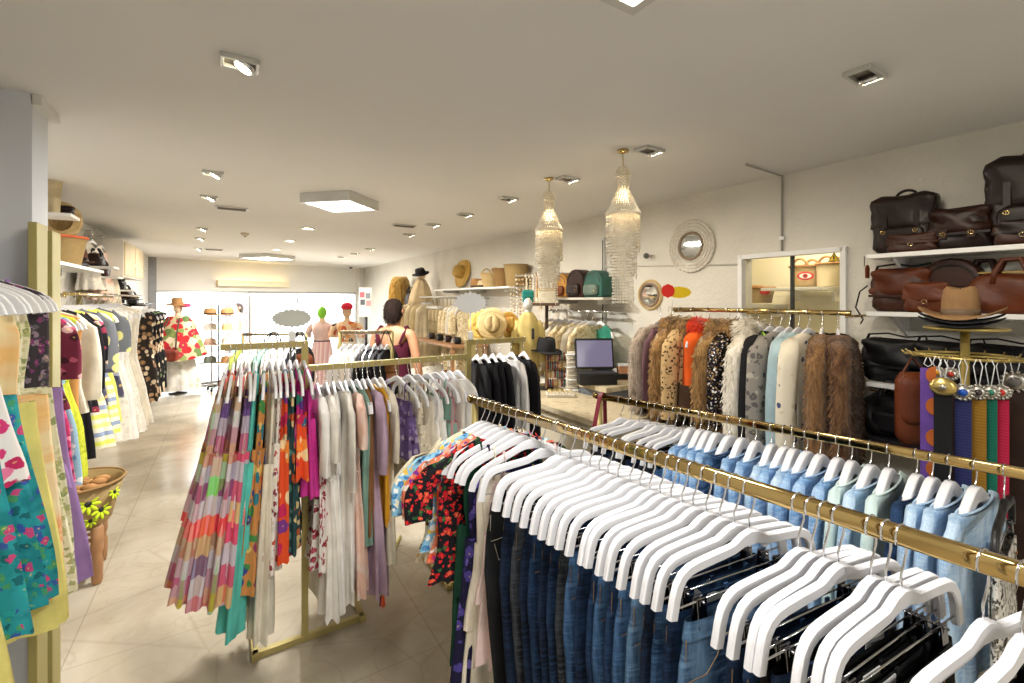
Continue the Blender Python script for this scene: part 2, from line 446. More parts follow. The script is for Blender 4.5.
mb.add([(xa, FD-.48, za+.05), (xb, FD-.48, za+.05), (xb, FD+.1, za+.35), (xa, FD+.1, za+.35), (xa, FD-.48, za+.07), (xb, FD-.48, za+.07), (xb, FD+.1, za+.37), (xa, FD+.1, za+.37)], [(3,2,1,0),(4,5,6,7),(0,1,5,4),(1,2,6,5),(2,3,7,6),(3,0,4,7)], False)
obj('canopy', mb, WHITEM, aw)

# ---------------------------------------------------------------- light fittings
SHADE = plain('grey fitting', 'cfcfcb', .4, metal=.3, var=.02)
PANEL_GLOW = glow('led panel', 'fffaf0', 9)
def panel(c, size, rz, label, power):
    t = thing('ceiling_panel_light', label, 'ceiling light', (c[0], c[1], ZC), rz, 'square ceiling panels')
    mb = MB(); h = size/2; f = .025; d = .07
    for cx, cy, sx_, sy_ in ((0, h-f/2, size, f), (0, -h+f/2, size, f), (h-f/2, 0, f, size-2*f), (-h+f/2, 0, f, size-2*f)): mb.box((cx, cy, -d/2), (sx_, sy_, d))
    obj('frame', mb, SHADE, t)
    mb = MB(); mb.box((0, 0, -d+.008), (size-2*f, size-2*f, .01)); obj('diffuser', mb, PANEL_GLOW, t)
    L = bpy.data.lights.new('panel_lamp', 'AREA'); L.shape = 'SQUARE'; L.size = size-.1; L.energy = power; L.color = (1, .98, .94)
    o = bpy.data.objects.new('panel_lamp', L); COL.objects.link(o); o.parent = t; o.location = (0, 0, -d-.004)
PW = 44
bl = [P(x, y, Z=ZC-.07) for x, y in ((301, 203), (349, 199), (378, 211), (334, 213))]
bc = sum(bl, Vector())/4; dv = (bl[2]-bl[3]); 
panel(bc, (bl[2]-bl[3]).length*.5 + (bl[0]-bl[1]).length*.5, math.atan2(dv.y, dv.x), 'square white panel light set diagonally in the middle of the ceiling', PW*1.7)
ac = P(633, 16, Z=ZC-.07)
panel((ac.x-.3+.0, ac.y-.3), .6, 0, 'square white panel light cut off by the upper edge of the photo', PW*.5)
panel((P(268, 259, Z=ZC-.07)).to_tuple(), .62, R(40), 'square white panel light farthest away, near the shop window', PW*2.4)
panel((.8, -2.3), .6, 0, 'square white panel light added out of view over the back of the shop', PW*.9)  # extra panel added behind the camera, never in view, to light the room

WARM = (1.0, .86, .66)
HALO = glow('halogen glow', 'fff0c8', 40)
def downlight(p, label, twin=False, round_=False, power=8, aim=(0, 0), grp=None, size_=.13):
    t = thing('recessed_spotlight', label, 'spotlight', (p.x, p.y, ZC), 0, grp)
    if round_:
        mb = MB(); mb.lathe([(.062, -.012), (.075, -.010), (.078, .0), (.05, .0), (.048, -.006), (.062, -.012)], n=20, cap=False); obj('ring', mb, WHITEM, t)
        mb = MB(); mb.lathe([(.002, -.003), (.049, -.003), (.049, .02), (.002, .02)], n=16); obj('lamp', mb, HALO, t)
    else:
        w_ = size_; h_ = .07
        mb = MB()
        for cx, cy, a, b_ in ((0, h_/2, w_, .012), (0, -h_/2, w_, .012), (w_/2, 0, .012, h_+.012), (-w_/2, 0, .012, h_+.012)): mb.box((cx, cy, -.008), (a, b_, .016))
        obj('trim_frame', mb, SHADE, t, bevel=.002)
        mb = MB(); mb.box((0, 0, -.002), (w_-.012, h_-.012, .003)); obj('housing', mb, plain('dim reflector', '8c8578', .4), t)
        mb = MB(); mb.lathe([(.015, -.010), (.028, -.026), (.031, -.026), (.033, -.010), (.02, -.004)], c=(0, 0, 0), n=16); q = obj('bezel', mb, CHROME, t, (0.02, 0, 0), (R(aim[0]), R(aim[1]), 0))
        mb = MB(); mb.lathe([(.001, -.027), (.025, -.027), (.027, -.014)], n=16); obj('lamp', mb, HALO, t, (0.02, 0, 0), (R(aim[0]), R(aim[1]), 0))
    L = bpy.data.lights.new('spot_lamp', 'SPOT'); L.energy = power; L.spot_size = R(125); L.spot_blend = .8; L.shadow_soft_size = .04; L.color = WARM
    o = bpy.data.objects.new('spot_lamp', L); COL.objects.link(o); o.parent = t; o.location = (0.02, 0, -.05); o.rotation_euler = (R(aim[0]), R(aim[1]), 0)
SP = 14
for i, (x, y) in enumerate([(240, 67), (213, 175.5), (209, 199), (202, 230), (200, 239.5), (198, 249.6)]):
    p = P(x, y, Z=ZC-.02); p.z = ZC
    downlight(p, '%s recessed rectangular spotlight from the photographer in the row along the left wall' % ORD[i].replace('first', 'first'), power=SP*(.6 if i == 0 else 1.8), aim=(0, 28), grp='left row of recessed spotlights', size_=.10)
for i, (x, y) in enumerate([(865, 79), (650, 153), (568, 181), (508, 200.5), (465, 216), (433, 226), (409, 235.6), (370, 250), (355, 254.6), (342, 258)]):
    p = P(x, y, Z=ZC-.02); p.z = ZC
    downlight(p, '%s recessed spotlight from the photographer in the row along the right wall' % ORD[i], power=SP*(.8 if i < 3 else 1.3), aim=(0, -28), grp='right row of recessed spotlights')
for i, (x, y) in enumerate([(308, 229), (290, 241.4), (277, 250)]):
    p = P(x, y, Z=ZC-.01); p.z = ZC
    downlight(p, ['round white downlight just beyond the diagonal ceiling panel', 'middle round downlight of the three in the centre row', 'round downlight nearest the shop window in the centre row'][i], round_=True, power=SP*1.6)
def vent(px, py, label):
    p = P(px, py, Z=ZC); t = thing('air_grille', label, 'vent', (p.x, p.y, ZC))
    mb = MB(); mb.box((0, 0, -.006), (.24, .09, .012)); obj('frame', mb, SHADE, t, bevel=.003)
    for k in range(4):
        mb = MB(); mb.box((0, -.03+.02*k, -.014), (.21, .008, .008), rx=R(30)); obj('slat', mb, plain('grille grey', '6e6a62', .5), t)
vent(232, 207.5, 'small slatted air grille in the ceiling beside the left spotlights')
vent(214, 249, 'small slatted air grille in the ceiling near the shop window')
vent(404, 225, 'small slatted air grille in the ceiling between the centre and right spotlights')
def dome(p, label, r=.045, mat=None):
    t = thing('ceiling_detector', label, 'detector', p)
    mb = MB(); mb.lathe([(r, 0), (r, -.02), (r*.7, -.035), (.002, -.04)], n=18); obj('body', mb, mat or plain('beige plastic', 'cfc6b2', .5), t)
    mb = MB(); mb.lathe([(r*.25, -.036), (r*.25, -.046), (.002, -.048)], n=12); obj('sensor', mb, BLACK, t)
dome(P(245, 233, Z=ZC), 'small beige round detector on the ceiling near the panel light')
dome(P(351, 267, Z=ZC), 'small black dome camera on the ceiling by the shop front', .04, BLACK)
dome(P(161, 260, Z=ZC), 'small grey sensor high on the bulkhead near the left wall', .05, SHADE)
# ---------------------------------------------------------------- hangers (origin: where the hook rests on the rail)
def arm_body(path, hh, tt, mid=.006):
    """white wooden hanger body swept along its centre line"""
    full = [(-x, z) for x, z in path[::-1]] + list(path[1:])
    N = len(full); rings = []
    for i, (x, z) in enumerate(full):
        a, b = full[max(i-1, 0)], full[min(i+1, N-1)]
        t = Vector((b[0]-a[0], b[1]-a[1])).normalized(); nx, nz = -t.y, t.x
        h = hh + mid*max(0, 1-abs(x)/.045); c = .003
        sec = [(h-c, -tt), (h, -tt+c), (h, tt-c), (h-c, tt), (-h+c, tt), (-h, tt-c), (-h, -tt+c), (-h+c, -tt)]
        rings.append([(x + nx*p, q, z + nz*p) for p, q in sec])
    mb = MB(); mb.loft(rings); return mb
CLIP_PATH = [(0, -.106), (.02, -.108), (.036, -.114), (.052, -.120), (.08, -.123), (.12, -.126), (.16, -.130), (.18, -.134), (.197, -.143), (.209, -.158), (.217, -.18), (.226, -.222)]
PLAIN_PATH = [(0, -.110), (.02, -.112), (.04, -.119), (.065, -.129), (.10, -.143), (.14, -.158), (.175, -.174), (.198, -.190), (.212, -.212), (.219, -.236)]
def crisp(me):
    me.set_sharp_from_angle(angle=R(34)); return me
ME_CLIP = crisp(arm_body(CLIP_PATH, .0115, .0072).mesh('hanger_body', WHITE_PAINT))
BOW_PATH = [(0, -.112), (.018, -.114), (.036, -.122), (.06, -.138), (.09, -.160), (.125, -.187), (.16, -.213), (.19, -.238), (.205, -.255)]
ME_BOW = crisp(arm_body(BOW_PATH, .022, .012, .003).mesh('hanger_body', WHITE_PAINT))
ME_ARM = crisp(arm_body(PLAIN_PATH, .0115, .0062).mesh('hanger_body', WHITE_PAINT))
def hook_mesh(mat, w=.0165, drop=0):
    pts = [(0, 0, -.105), (0, 0, -.088), (.006, 0, -.078), (w*1.02, 0, -.055), (w*1.1, 0, -.035)]
    for k in range(0, 11):
        a = PI*k/10*1.08
        pts.append((w*math.cos(a)*1.08, 0, -.0155 + .0172*math.sin(a)))
    pts.append((-w*1.0, 0, -.03))
    pts[0] = (0, 0, -.105-drop)
    mb = MB(); mb.tube(pts, .0021, 8); return mb.mesh('hook', mat)
ME_HOOK = hook_mesh(CHROME); ME_LONG_HOOK = hook_mesh(CHROME, .0175, .022)
mb = MB(); mb.tube([(-.207, 0, -.205), (.207, 0, -.205)], .002, 6); ME_ROD = mb.mesh('clip_rod', CHROME)
mb = MB()
for s in (-1, 1):
    mb.box((0, s*.007, -.228), (.026, .003, .060), rx=s*R(4))
mb.box((0, 0, -.207), (.014, .016, .012)); mb.tube([(0, -.014, -.204), (0, .014, -.204)], .003, 6)
ME_CLIPS = mb.mesh('clip', metal('smoky chrome', '8a8a8e', .2), .0008, 1)

def hanger(kind, loc, rz, label, group=None, tilt=0, hook=None, body=None, lean=0):
    o = thing('clip_hanger' if kind == 'clip' else 'coat_hanger', label, 'hanger', loc, rz, group, ry=tilt, rx=lean)
    dz = -.022 if kind == 'clip' else 0
    inst('hanger_body', body or (ME_CLIP if kind == 'clip' else ME_ARM), o, (0, 0, dz))
    inst('hook', hook or (ME_LONG_HOOK if kind == 'clip' else ME_HOOK), o)
    if kind == 'clip':
        inst('clip_rod', ME_ROD, o, (0, 0, dz))
        for s in (-1, 1): inst('clip', ME_CLIPS, o, (s*.15, 0, dz))
    return o

# ---------------------------------------------------------------- garments
def lerp(a, b, t): return a + (b-a)*t
def profile(keys, rows):
    out = []
    for i in range(rows + 1):
        z = lerp(keys[0][0], keys[-1][0], i/rows)
        for a, b in zip(keys[:-1], keys[1:]):
            if a[0] >= z >= b[0]:
                t = (a[0]-z)/max(a[0]-b[0], 1e-6); t = t*t*(3-2*t)*.6 + t*.4
                out.append((z,) + tuple(lerp(p, q, t) for p, q in zip(a[1:], b[1:]))); break
    return out
def shoulder(x): return -.091 - .375*abs(x) - max(0, abs(x)-.19)*.8
def shell(mb, keys, rows=20, n=44, seed=0, nf=7, neck=None, drop=.07, p=.75, cap=False, slit=0, yoff=0):
    """hanging cloth: flattened tube with folds. keys = (z, half width, half depth, fold depth)"""
    rg = random.Random(seed); ph = [rg.uniform(0, 6.28) for _ in range(4)]; k2 = nf + rg.choice((2, 3, -2))
    rings = []
    def ring(z, hw, ht, fa, shf=0.0, zf=None):
        out = []
        for j in range(n):
            a = 2*PI*j/n; c, s = math.cos(a), math.sin(a)
            x = hw*math.copysign(abs(c)**.85, c); y = ht*math.copysign(abs(s)**p, s)
            f = fa*(math.sin(nf*a + ph[0] + z*2.2) + .6*math.sin(k2*a + ph[1] - z*3))
            x += f*c*1.4; y += f*(s if abs(s) > .3 else s)*.8 + f*.35*(1 if s > 0 else -1)*abs(s)
            zz = z if zf is None else lerp(zf, shoulder(hw), abs(c)**1.5)
            zz -= fa*.4*math.sin(nf*a + ph[2])*shf
            out.append((x, y + yoff, zz))
        return out
    if neck is not None:
        ht0 = keys[0][2]
        for t in (0, .25, .55, .85, 1):
            hw = lerp(neck, keys[0][1], t)
            rings.append(ring(0, hw, lerp(.012+ht0*.6, ht0, t), keys[0][3]*t*.5, 0, lerp(-.105-drop, keys[0][0], t**1.3)))
    for q in profile(keys, rows)[(1 if neck is not None else 0):]:
        t = (q[0]-keys[0][0])/(keys[-1][0]-keys[0][0])
        rings.append(ring(q[0], q[1], q[2], q[3], t**6))
    mb.loft(rings, False, cap); return rings
def sleeve_mb(side, L, r0=.055, r1=.05, out=.05, seed=0, flat=.42, fold=.004):
    rg = random.Random(seed); pts = []; mb = MB(); n = 14; rings = []; N = 9
    for i in range(N):
        t = i/(N-1)
        cx = side*(.192 + out*math.sin(min(1, t*1.6)*PI/2)); z = -.185 - L*t + .02*(1-t)
        r = lerp(r0, r1, t) if t > .12 else r0*.8
        rings.append([(cx + side*0 + r*math.cos(2*PI*k/n)*(1 if i else .6), r*flat*math.sin(2*PI*k/n) + fold*math.sin(3*2*PI*k/n + t*5 + seed), z - (.03*math.cos(2*PI*k/n)*side if i == 0 else 0)) for k in range(n)])
    mb.loft(rings, True, False); return mb
def straps_mb(ztop_of_bust, xs=.11, w=.006, ht=.02):
    out = []
    for s in (-1, 1):
        mb = MB(); za = shoulder(xs) + .006
        mb.tube([(s*xs*1.05, -ht, ztop_of_bust-.01), (s*xs, -.012, za-.02), (s*xs, 0, za), (s*xs, .012, za-.02), (s*xs*1.05, ht, ztop_of_bust-.01)], w, 6, flat=.35)
        out.append(mb)
    return out
GARN = [0]
def garment(kind, label, cat, mats, loc, rz, L=.9, w=.40, t=.03, hem=None, group=None, name=None, fold=.008, nf=7, sleeve=.0, accent=None, tilt=0, extra=None, lean=0, sout=.04, neckw=.085):
    """kind: shirt, dress, strappy, skirt"""
    GARN[0] += 1; seed = GARN[0]*13
    mat = mats if not isinstance(mats, (list, tuple)) else mats[0]
    mat2 = mats[1] if isinstance(mats, (list, tuple)) and len(mats) > 1 else mat
    o = thing(name or {'shirt': 'hanging_blouse', 'dress': 'hanging_dress', 'strappy': 'hanging_dress', 'skirt': 'hanging_skirt'}[kind], label, cat, loc, rz, group, ry=tilt, rx=lean)
    hw = w/2; hem = hem if hem is not None else hw*1.1
    if kind == 'shirt':
        mb = MB(); shell(mb, [(-.21, .212, t*.5, fold*.2), (-.30, hw*.98, t*.62, fold*.6), (-.21-L*.55, hw*.96, t*.7, fold), (-.10-L, hem, t*.85, fold*1.3)], 18, seed=seed, nf=nf, neck=neckw, drop=.05)
        obj('body', mb, mat, o)
        if sleeve:
            for s in (-1, 1): obj('sleeve', sleeve_mb(s, sleeve, seed=seed, out=sout, flat=t*9 if t < .05 else .5), mat2 if accent == 'sleeve' else mat, o)
        mb = MB(); mb.tube([((neckw+.002)*math.cos(2*PI*k/20), (t*.5)*math.sin(2*PI*k/20), lerp(-.15, shoulder(neckw)+.002, abs(math.cos(2*PI*k/20))**1.5)) for k in range(20)], .004, 6, closed=True)
        obj('neckband', mb, mat2, o)
    elif kind == 'dress':
        wz = -.10 - L*.42
        mb = MB(); shell(mb, [(-.21, .205, t*.5, fold*.2), (-.30, hw*.92, t*.6, fold*.5), (wz, hw*.80, t*.6, fold)], 9, seed=seed, nf=nf, neck=neckw+.005, drop=.07)
        obj('bodice', mb, mat, o)
        mb = MB(); shell(mb, [(wz+.012, hw*.80, t*.62, fold*.8), (lerp(wz, -.1-L, .5), lerp(hw, hem, .5), t*.95, fold*1.5), (-.10-L, hem, t*1.35, fold*2.2)], 14, seed=seed+1, nf=nf+2)
        obj('skirt', mb, mat2, o)
        if sleeve:
            for s in (-1, 1): obj('sleeve', sleeve_mb(s, sleeve, seed=seed), mat, o)
        mb = MB(); mb.tube([((hw*.80+.004)*math.cos(2*PI*k/24), (t*.62+.003)*math.copysign(abs(math.sin(2*PI*k/24))**.75, math.sin(2*PI*k/24)), wz) for k in range(24)], .005, 6, closed=True)
        obj('waistband', mb, mat, o)
    elif kind == 'strappy':
        wz = -.22 - (L-.12)*.3
        mb = MB(); shell(mb, [(-.225, hw*.74, t*.55, fold*.4), (-.30, hw*.80, t*.6, fold*.6), (wz, hw*.74, t*.55, fold)], 8, seed=seed, nf=nf)
        obj('bodice', mb, mat, o)
        tiers = extra or 2; z0 = wz
        for k in range(tiers):
            z1 = lerp(wz, -.10-L, (k+1)/tiers); f0, f1 = k/tiers, (k+1)/tiers
            mb = MB(); shell(mb, [(z0+.012, lerp(hw*.76, hem, f0), lerp(t*.6, t*1.3, f0), fold*.8), (z1, lerp(hw*.8, hem, f1)+.008, lerp(t*.7, t*1.4, f1), fold*1.9)], 9, seed=seed+k, nf=nf+2*k)
            obj('skirt_tier', mb, mat2 if k % 2 else mat, o)
        for s in straps_mb(-.225, .10, .006, t*.45): obj('strap', s, mat, o)
    elif kind == 'skirt':
        mb = MB(); shell(mb, [(-.235, hw*.8, t*.4, fold*.5), (-.27, hw*.8, t*.42, fold*.5)], 2, seed=seed, nf=nf); obj('waistband', mb, mat2, o)
        mb = MB(); shell(mb, [(-.262, hw*.8, t*.45, fold), (-.10-L, hem, t*1.2, fold*2)], 16, seed=seed, nf=nf); obj('body', mb, mat, o)
    return o

# jeans: one mesh set, shared by every pair on the rails
def make_jeans_meshes(L, leg, tag_):
    d = {}
    mb = MB(); shell(mb, [(-.268, .193, .0125, .0006), (-.34, .207, .0145, .001), (-.45, .212, .0155, .0015), (-.505, .206, .014, .002)], 8, n=36, seed=3, nf=5, p=.6); d['seat'] = mb
    legs = []
    for s in (-1, 1):
        mb = MB(); rings = []; n = 20
        for i in range(15):
            t_ = i/14; z = lerp(-.49, -.10-L, t_); hw = lerp(.103, leg, min(1, t_*1.5)); cx = s*lerp(.104, .10, t_)
            hy = .0155 - .002*t_
            rings.append([(cx + hw*math.copysign(abs(math.cos(2*PI*k/n))**.85, math.cos(2*PI*k/n)) + .002*math.sin(9*t_+k), hy*math.copysign(abs(math.sin(2*PI*k/n))**.6, math.sin(2*PI*k/n)) + .003*math.sin(7*t_ + s + k*.9), z + (0 if i else .03)) for k in range(n)])
        mb.loft(rings, False, False); legs.append(mb)
    d['legs'] = legs
    mb = MB(); shell(mb, [(-.236, .190, .0135, 0), (-.275, .197, .015, 0)], 2, n=36, seed=3, p=.6)
    d['waistband'] = mb
    lo = []
    for x, y in ((-.11, -1), (.11, -1), (0, 1), (-.12, 1), (.12, 1)):
        mb = MB(); mb.box((x, y*.0165, -.256), (.012, .004, .050)); lo.append(mb)
    d['loops'] = lo
    pk = []
    for s in (-1, 1):                                          # back pockets: pentagons of denim
        mb = MB(); x = s*.095
        mb.prism([(x-.062, -.325), (x+.062, -.325), (x+.058, -.43), (x, -.455), (x-.058, -.43)], .0165, .0195); pk.append(mb)
    d['back_pockets'] = pk
    se = []
    for s in (-1, 1):                                          # curved front pocket mouths and the seams
        mb = MB(); mb.tube([(s*.105, -.0165, -.276), (s*.118, -.018, -.315), (s*.15, -.0182, -.345), (s*.195, -.0125, -.352)], .0011, 5); se.append(mb)
        mb = MB(); mb.tube([(s*.085, -.0168, -.300), (s*.088, -.018, -.41), (s*.17, -.0175, -.415), (s*.185, -.016, -.36)], .0009, 5); se.append(mb)
    mb = MB(); mb.tube([(.0, -.0165, -.276), (.0, -.0185, -.40), (.03, -.0185, -.375), (.034, -.0165, -.276)], .0009, 5); se.append(mb)
    for s in (-1, 1):
        mb = MB(); mb.tube([(s*(.193 + .012*min(1, q*3)), -.006, lerp(-.27, -.09-L, q)) for q in (0, .1, .25)] + [(s*.198, -.007, -.45), ], .0009, 5); se.append(mb)
    d['seams'] = se
    return d
def bake(d):
    return {k: ([x.mesh(k, FABRIC_SLOT, 0) for x in v] if isinstance(v, list) else v.mesh(k, FABRIC_SLOT, 0)) for k, v in d.items()}
FABRIC_SLOT = plain('cloth', '888888')
STITCH = plain('tan thread', '7c6444', .8)
STITCH_W = plain('pale thread', 'c9c3b4', .8)
_jd = make_jeans_meshes(1.05, .072, 1)
ME_J = {}
def jeans_mesh(mat):
    if mat.name in ME_J: return ME_J[mat.name]
    b = {k: ([x.mesh(k, mat) for x in v] if isinstance(v, list) else v.mesh(k, mat)) for k, v in _jd.items() if k != 'seams'}
    ME_J[mat.name] = b; return b
ME_SEAM = {}
def seam_mesh(mat):
    if mat.name not in ME_SEAM: 
        al = [MB(), MB()]
        for q_, x in enumerate(_jd['seams']): al[0 if q_ in (0, 1, 5) else 1].add(x.v, x.f)
        ME_SEAM[mat.name] = [x.mesh('stitching', mat) for x in al]
    return ME_SEAM[mat.name]
mb = MB(); mb.box((0, 0, 0), (.062, .0015, .045)); ME_CARD = mb.mesh('paper_tag', PAPER)
mb = MB()
for k, w_ in enumerate((.034, .022, .028)): mb.box((0, -.0012, .010-.009*k), (w_, .0008, .003))
ME_PRINT = mb.mesh('tag_print', plain('grey print', '8c8c90', .7))
mb = MB(); mb.lathe([(.001, .004), (.005, .003), (.007, 0), (.001, 0)], n=10); ME_RIVET = mb.mesh('rivet', metal('copper', 'b07a50', .3))
def jeans(mat, label, loc, rz, stitch=STITCH, card=False, group=None, patch=None, tilt=0, rich=True, lean=0):
    loc = Vector(loc) - Vector((0, 0, .022))
    o = thing('hanging_jeans', label, 'jeans', loc, rz, group, ry=tilt, rx=lean)
    b = jeans_mesh(mat)
    inst('seat', b['seat'], o); inst('waistband', b['waistband'], o)
    for l_ in b['legs']: inst('leg', l_, o)
    if rich:
        for l_ in b['loops']: inst('belt_loop', l_, o)
        for l_ in b['back_pockets']: inst('pocket', l_, o)
        for l_ in seam_mesh(stitch): inst('stitching', l_, o)
        for s in (-1, 1): inst('rivet', ME_RIVET, o, (s*.108, -.0175, -.283), (R(90), 0, 0))
    if patch:
        mb = MB(); mb.box((.03, .0165, -.256), (.062, .002, .034)); obj('patch', mb, patch, o)
    if card:
        c = inst('paper_tag', ME_CARD, o, (.085, -.0195, -.262), (0, R(6), 0)); inst('tag_print', ME_PRINT, c)
    return o

# fur: short pointed locks over a coat shell
def tufts(mb, rings, count, ln, seed, w=.0032, down=1.5):
    count = int(count*1.9); ln *= .8
    rg = random.Random(seed); nr = len(rings); n = len(rings[0]); vs, fs = [], []
    for _ in range(count):
        i = rg.randrange(nr-1); j = rg.randrange(n); a, b = Vector(rings[i][j]), Vector(rings[i+1][j]); c = Vector(rings[i][(j+1) % n])
        u, v = rg.random(), rg.random(); p = a + (b-a)*u + (c-a)*v
        nn = (c-a).cross(b-a)
        if nn.length < 1e-9: continue
        nn.normalize()
        ctr = Vector((0, rings[i][0][1], p.z))
        if nn.dot(Vector((p.x*.3, p.y, 0))) < 0: nn = -nn
        d = (nn*rg.uniform(.5, 1) + Vector((rg.uniform(-.4,.4), rg.uniform(-.3,.3), -down))).normalized()
        t = d.cross(nn)
        if t.length < 1e-6: continue
        t.normalize(); l = ln*rg.uniform(.6, 1.25); q = len(vs)
        vs += [p - t*w, p + t*w, p + d*l*.6 + nn*l*.15 + t*w*.5, p + d*l]
        fs += [(q, q+1, q+2), (q, q+2, q+3)]
    mb.add(vs, fs, True)
def fur_coat(label, mats, loc, rz, L=.8, w=.44, t=.10, sleeve=.5, ln=.03, count=2600, collar=None, group=None, cat='coat', hemtrim=None, tuft=True, tilt=0, name='fur_coat', lean=0):
    GARN[0] += 1; seed = GARN[0]*17
    o = thing(name, label, cat, loc, rz, group, ry=tilt, rx=lean); hw = w/2
    mb = MB(); rg = shell(mb, [(-.21, .215, t*.45, .002), (-.32, hw, t*.5, .004), (-.1-L*.6, hw*1.0, t*.52, .006), (-.1-L, hw*1.05, t*.55, .008)], 18, seed=seed, nf=6, neck=.07, drop=.03)
    if tuft: tufts(mb, rg, count, ln, seed)
    obj('body', mb, mats[0], o)
    for s in (-1, 1):
        if sleeve:
            mb = sleeve_mb(s, sleeve, .07, .065, .03, seed, .62); b = len(mb.v)
            if tuft:
                r_ = [mb.v[k:k+14] for k in range(0, b, 14)]; tufts(mb, r_, count//5, ln, seed+s)
            obj('sleeve', mb, mats[0], o)
    if collar:
        mb = MB(); pts = [(.10*math.cos(a), -.035 + .06*math.sin(a) - .02, -.125 - .11*max(0, -math.sin(a))**1.0) for a in [R(-90 + 20*k) for k in range(-5, 15)]]
        pts = [(.105*math.sin(R(a)), -t*.35 - .0 + t*.75*(1-abs(a)/150), -.11 - .13*(abs(a)/150)**2) for a in range(-150, 151, 20)]
        mb.tube(pts, .045, 10); r_ = [mb.v[k:k+10] for k in range(0, len(pts)*10, 10)]
        tufts(mb, r_, 1400, ln*1.15, seed+5, .0034, .7); obj('collar', mb, collar, o)
    if hemtrim:
        mb = MB(); z = -.1-L
        rg2 = shell(mb, [(z+.10, hw*1.03, t*.6, .004), (z-.03, hw*1.05, t*.66, .008)], 5, seed=seed, nf=6); tufts(mb, rg2, 1400, ln*1.2, seed+9); obj('hem_trim', mb, hemtrim, o)
    return o

# ---------------------------------------------------------------- rounded soft boxes, bags, hats, baskets
def soft(mb, c, sx, sy, sz, e=.5, n=28, rows=9, rnd=.25, top=1.0, bulge=.0, wob=0):
    """rounded box: superellipse plan, rounded top and bottom edges; top = scale of the upper end"""
    rings = []
    for i in range(rows + 1):
        t = i/rows; z = -sz/2 + sz*t
        ed = min(t, 1-t)/rnd; k = 1 if ed >= 1 else math.sqrt(max(0, 1-(1-ed)**2))*.5 + .5
        if i in (0, rows): k = .72
        s = lerp(1, top, t) * k; sb = (lerp(1, top, t)*k)*(1 + bulge*math.sin(PI*t))
        rings.append([(c[0] + sx/2*s*math.copysign(abs(math.cos(2*PI*j/n))**e, math.cos(2*PI*j/n)), c[1] + sy/2*sb*math.copysign(abs(math.sin(2*PI*j/n))**e, math.sin(2*PI*j/n)), c[2] + z) for j in range(n)])
    if wob:
        rings = [[(x + wob*sx*.5*math.sin(9*z/sz + 3*x/sx), y + wob*sy*1.6*math.sin(8*x/sx + 5*z/sz), z - wob*sz*max(0, (z-c[2])/sz+.2)*(1+math.sin(7*x/sx + 1.3))) for x, y, z in r] for r in rings]
    mb.loft(rings); return mb
LEA_D = leather('dark brown leather', '1d0f0b', .42); LEA_T = leather('tan leather', '5a2a15', .45); LEA_B = leather('chestnut leather', '381a0c', .45); LEA_K = leather('black leather', '100f12', .5); LEA_M = leather('mahogany leather', '2b120a', .42); LEA_C = leather('cognac leather', '5c2b13', .45)
def buckle(parent, loc, mat=None, s=1):
    mb = MB(); mb.tube([(loc[0]+.009*s*math.cos(R(a)), loc[1], loc[2]+.009*s*math.sin(R(a))) for a in range(0, 360, 30)], .002*s, 6, closed=True); mb.box((loc[0], loc[1], loc[2]), (.003*s, .003, .018*s)); obj('buckle', mb, mat or BRASS, parent)
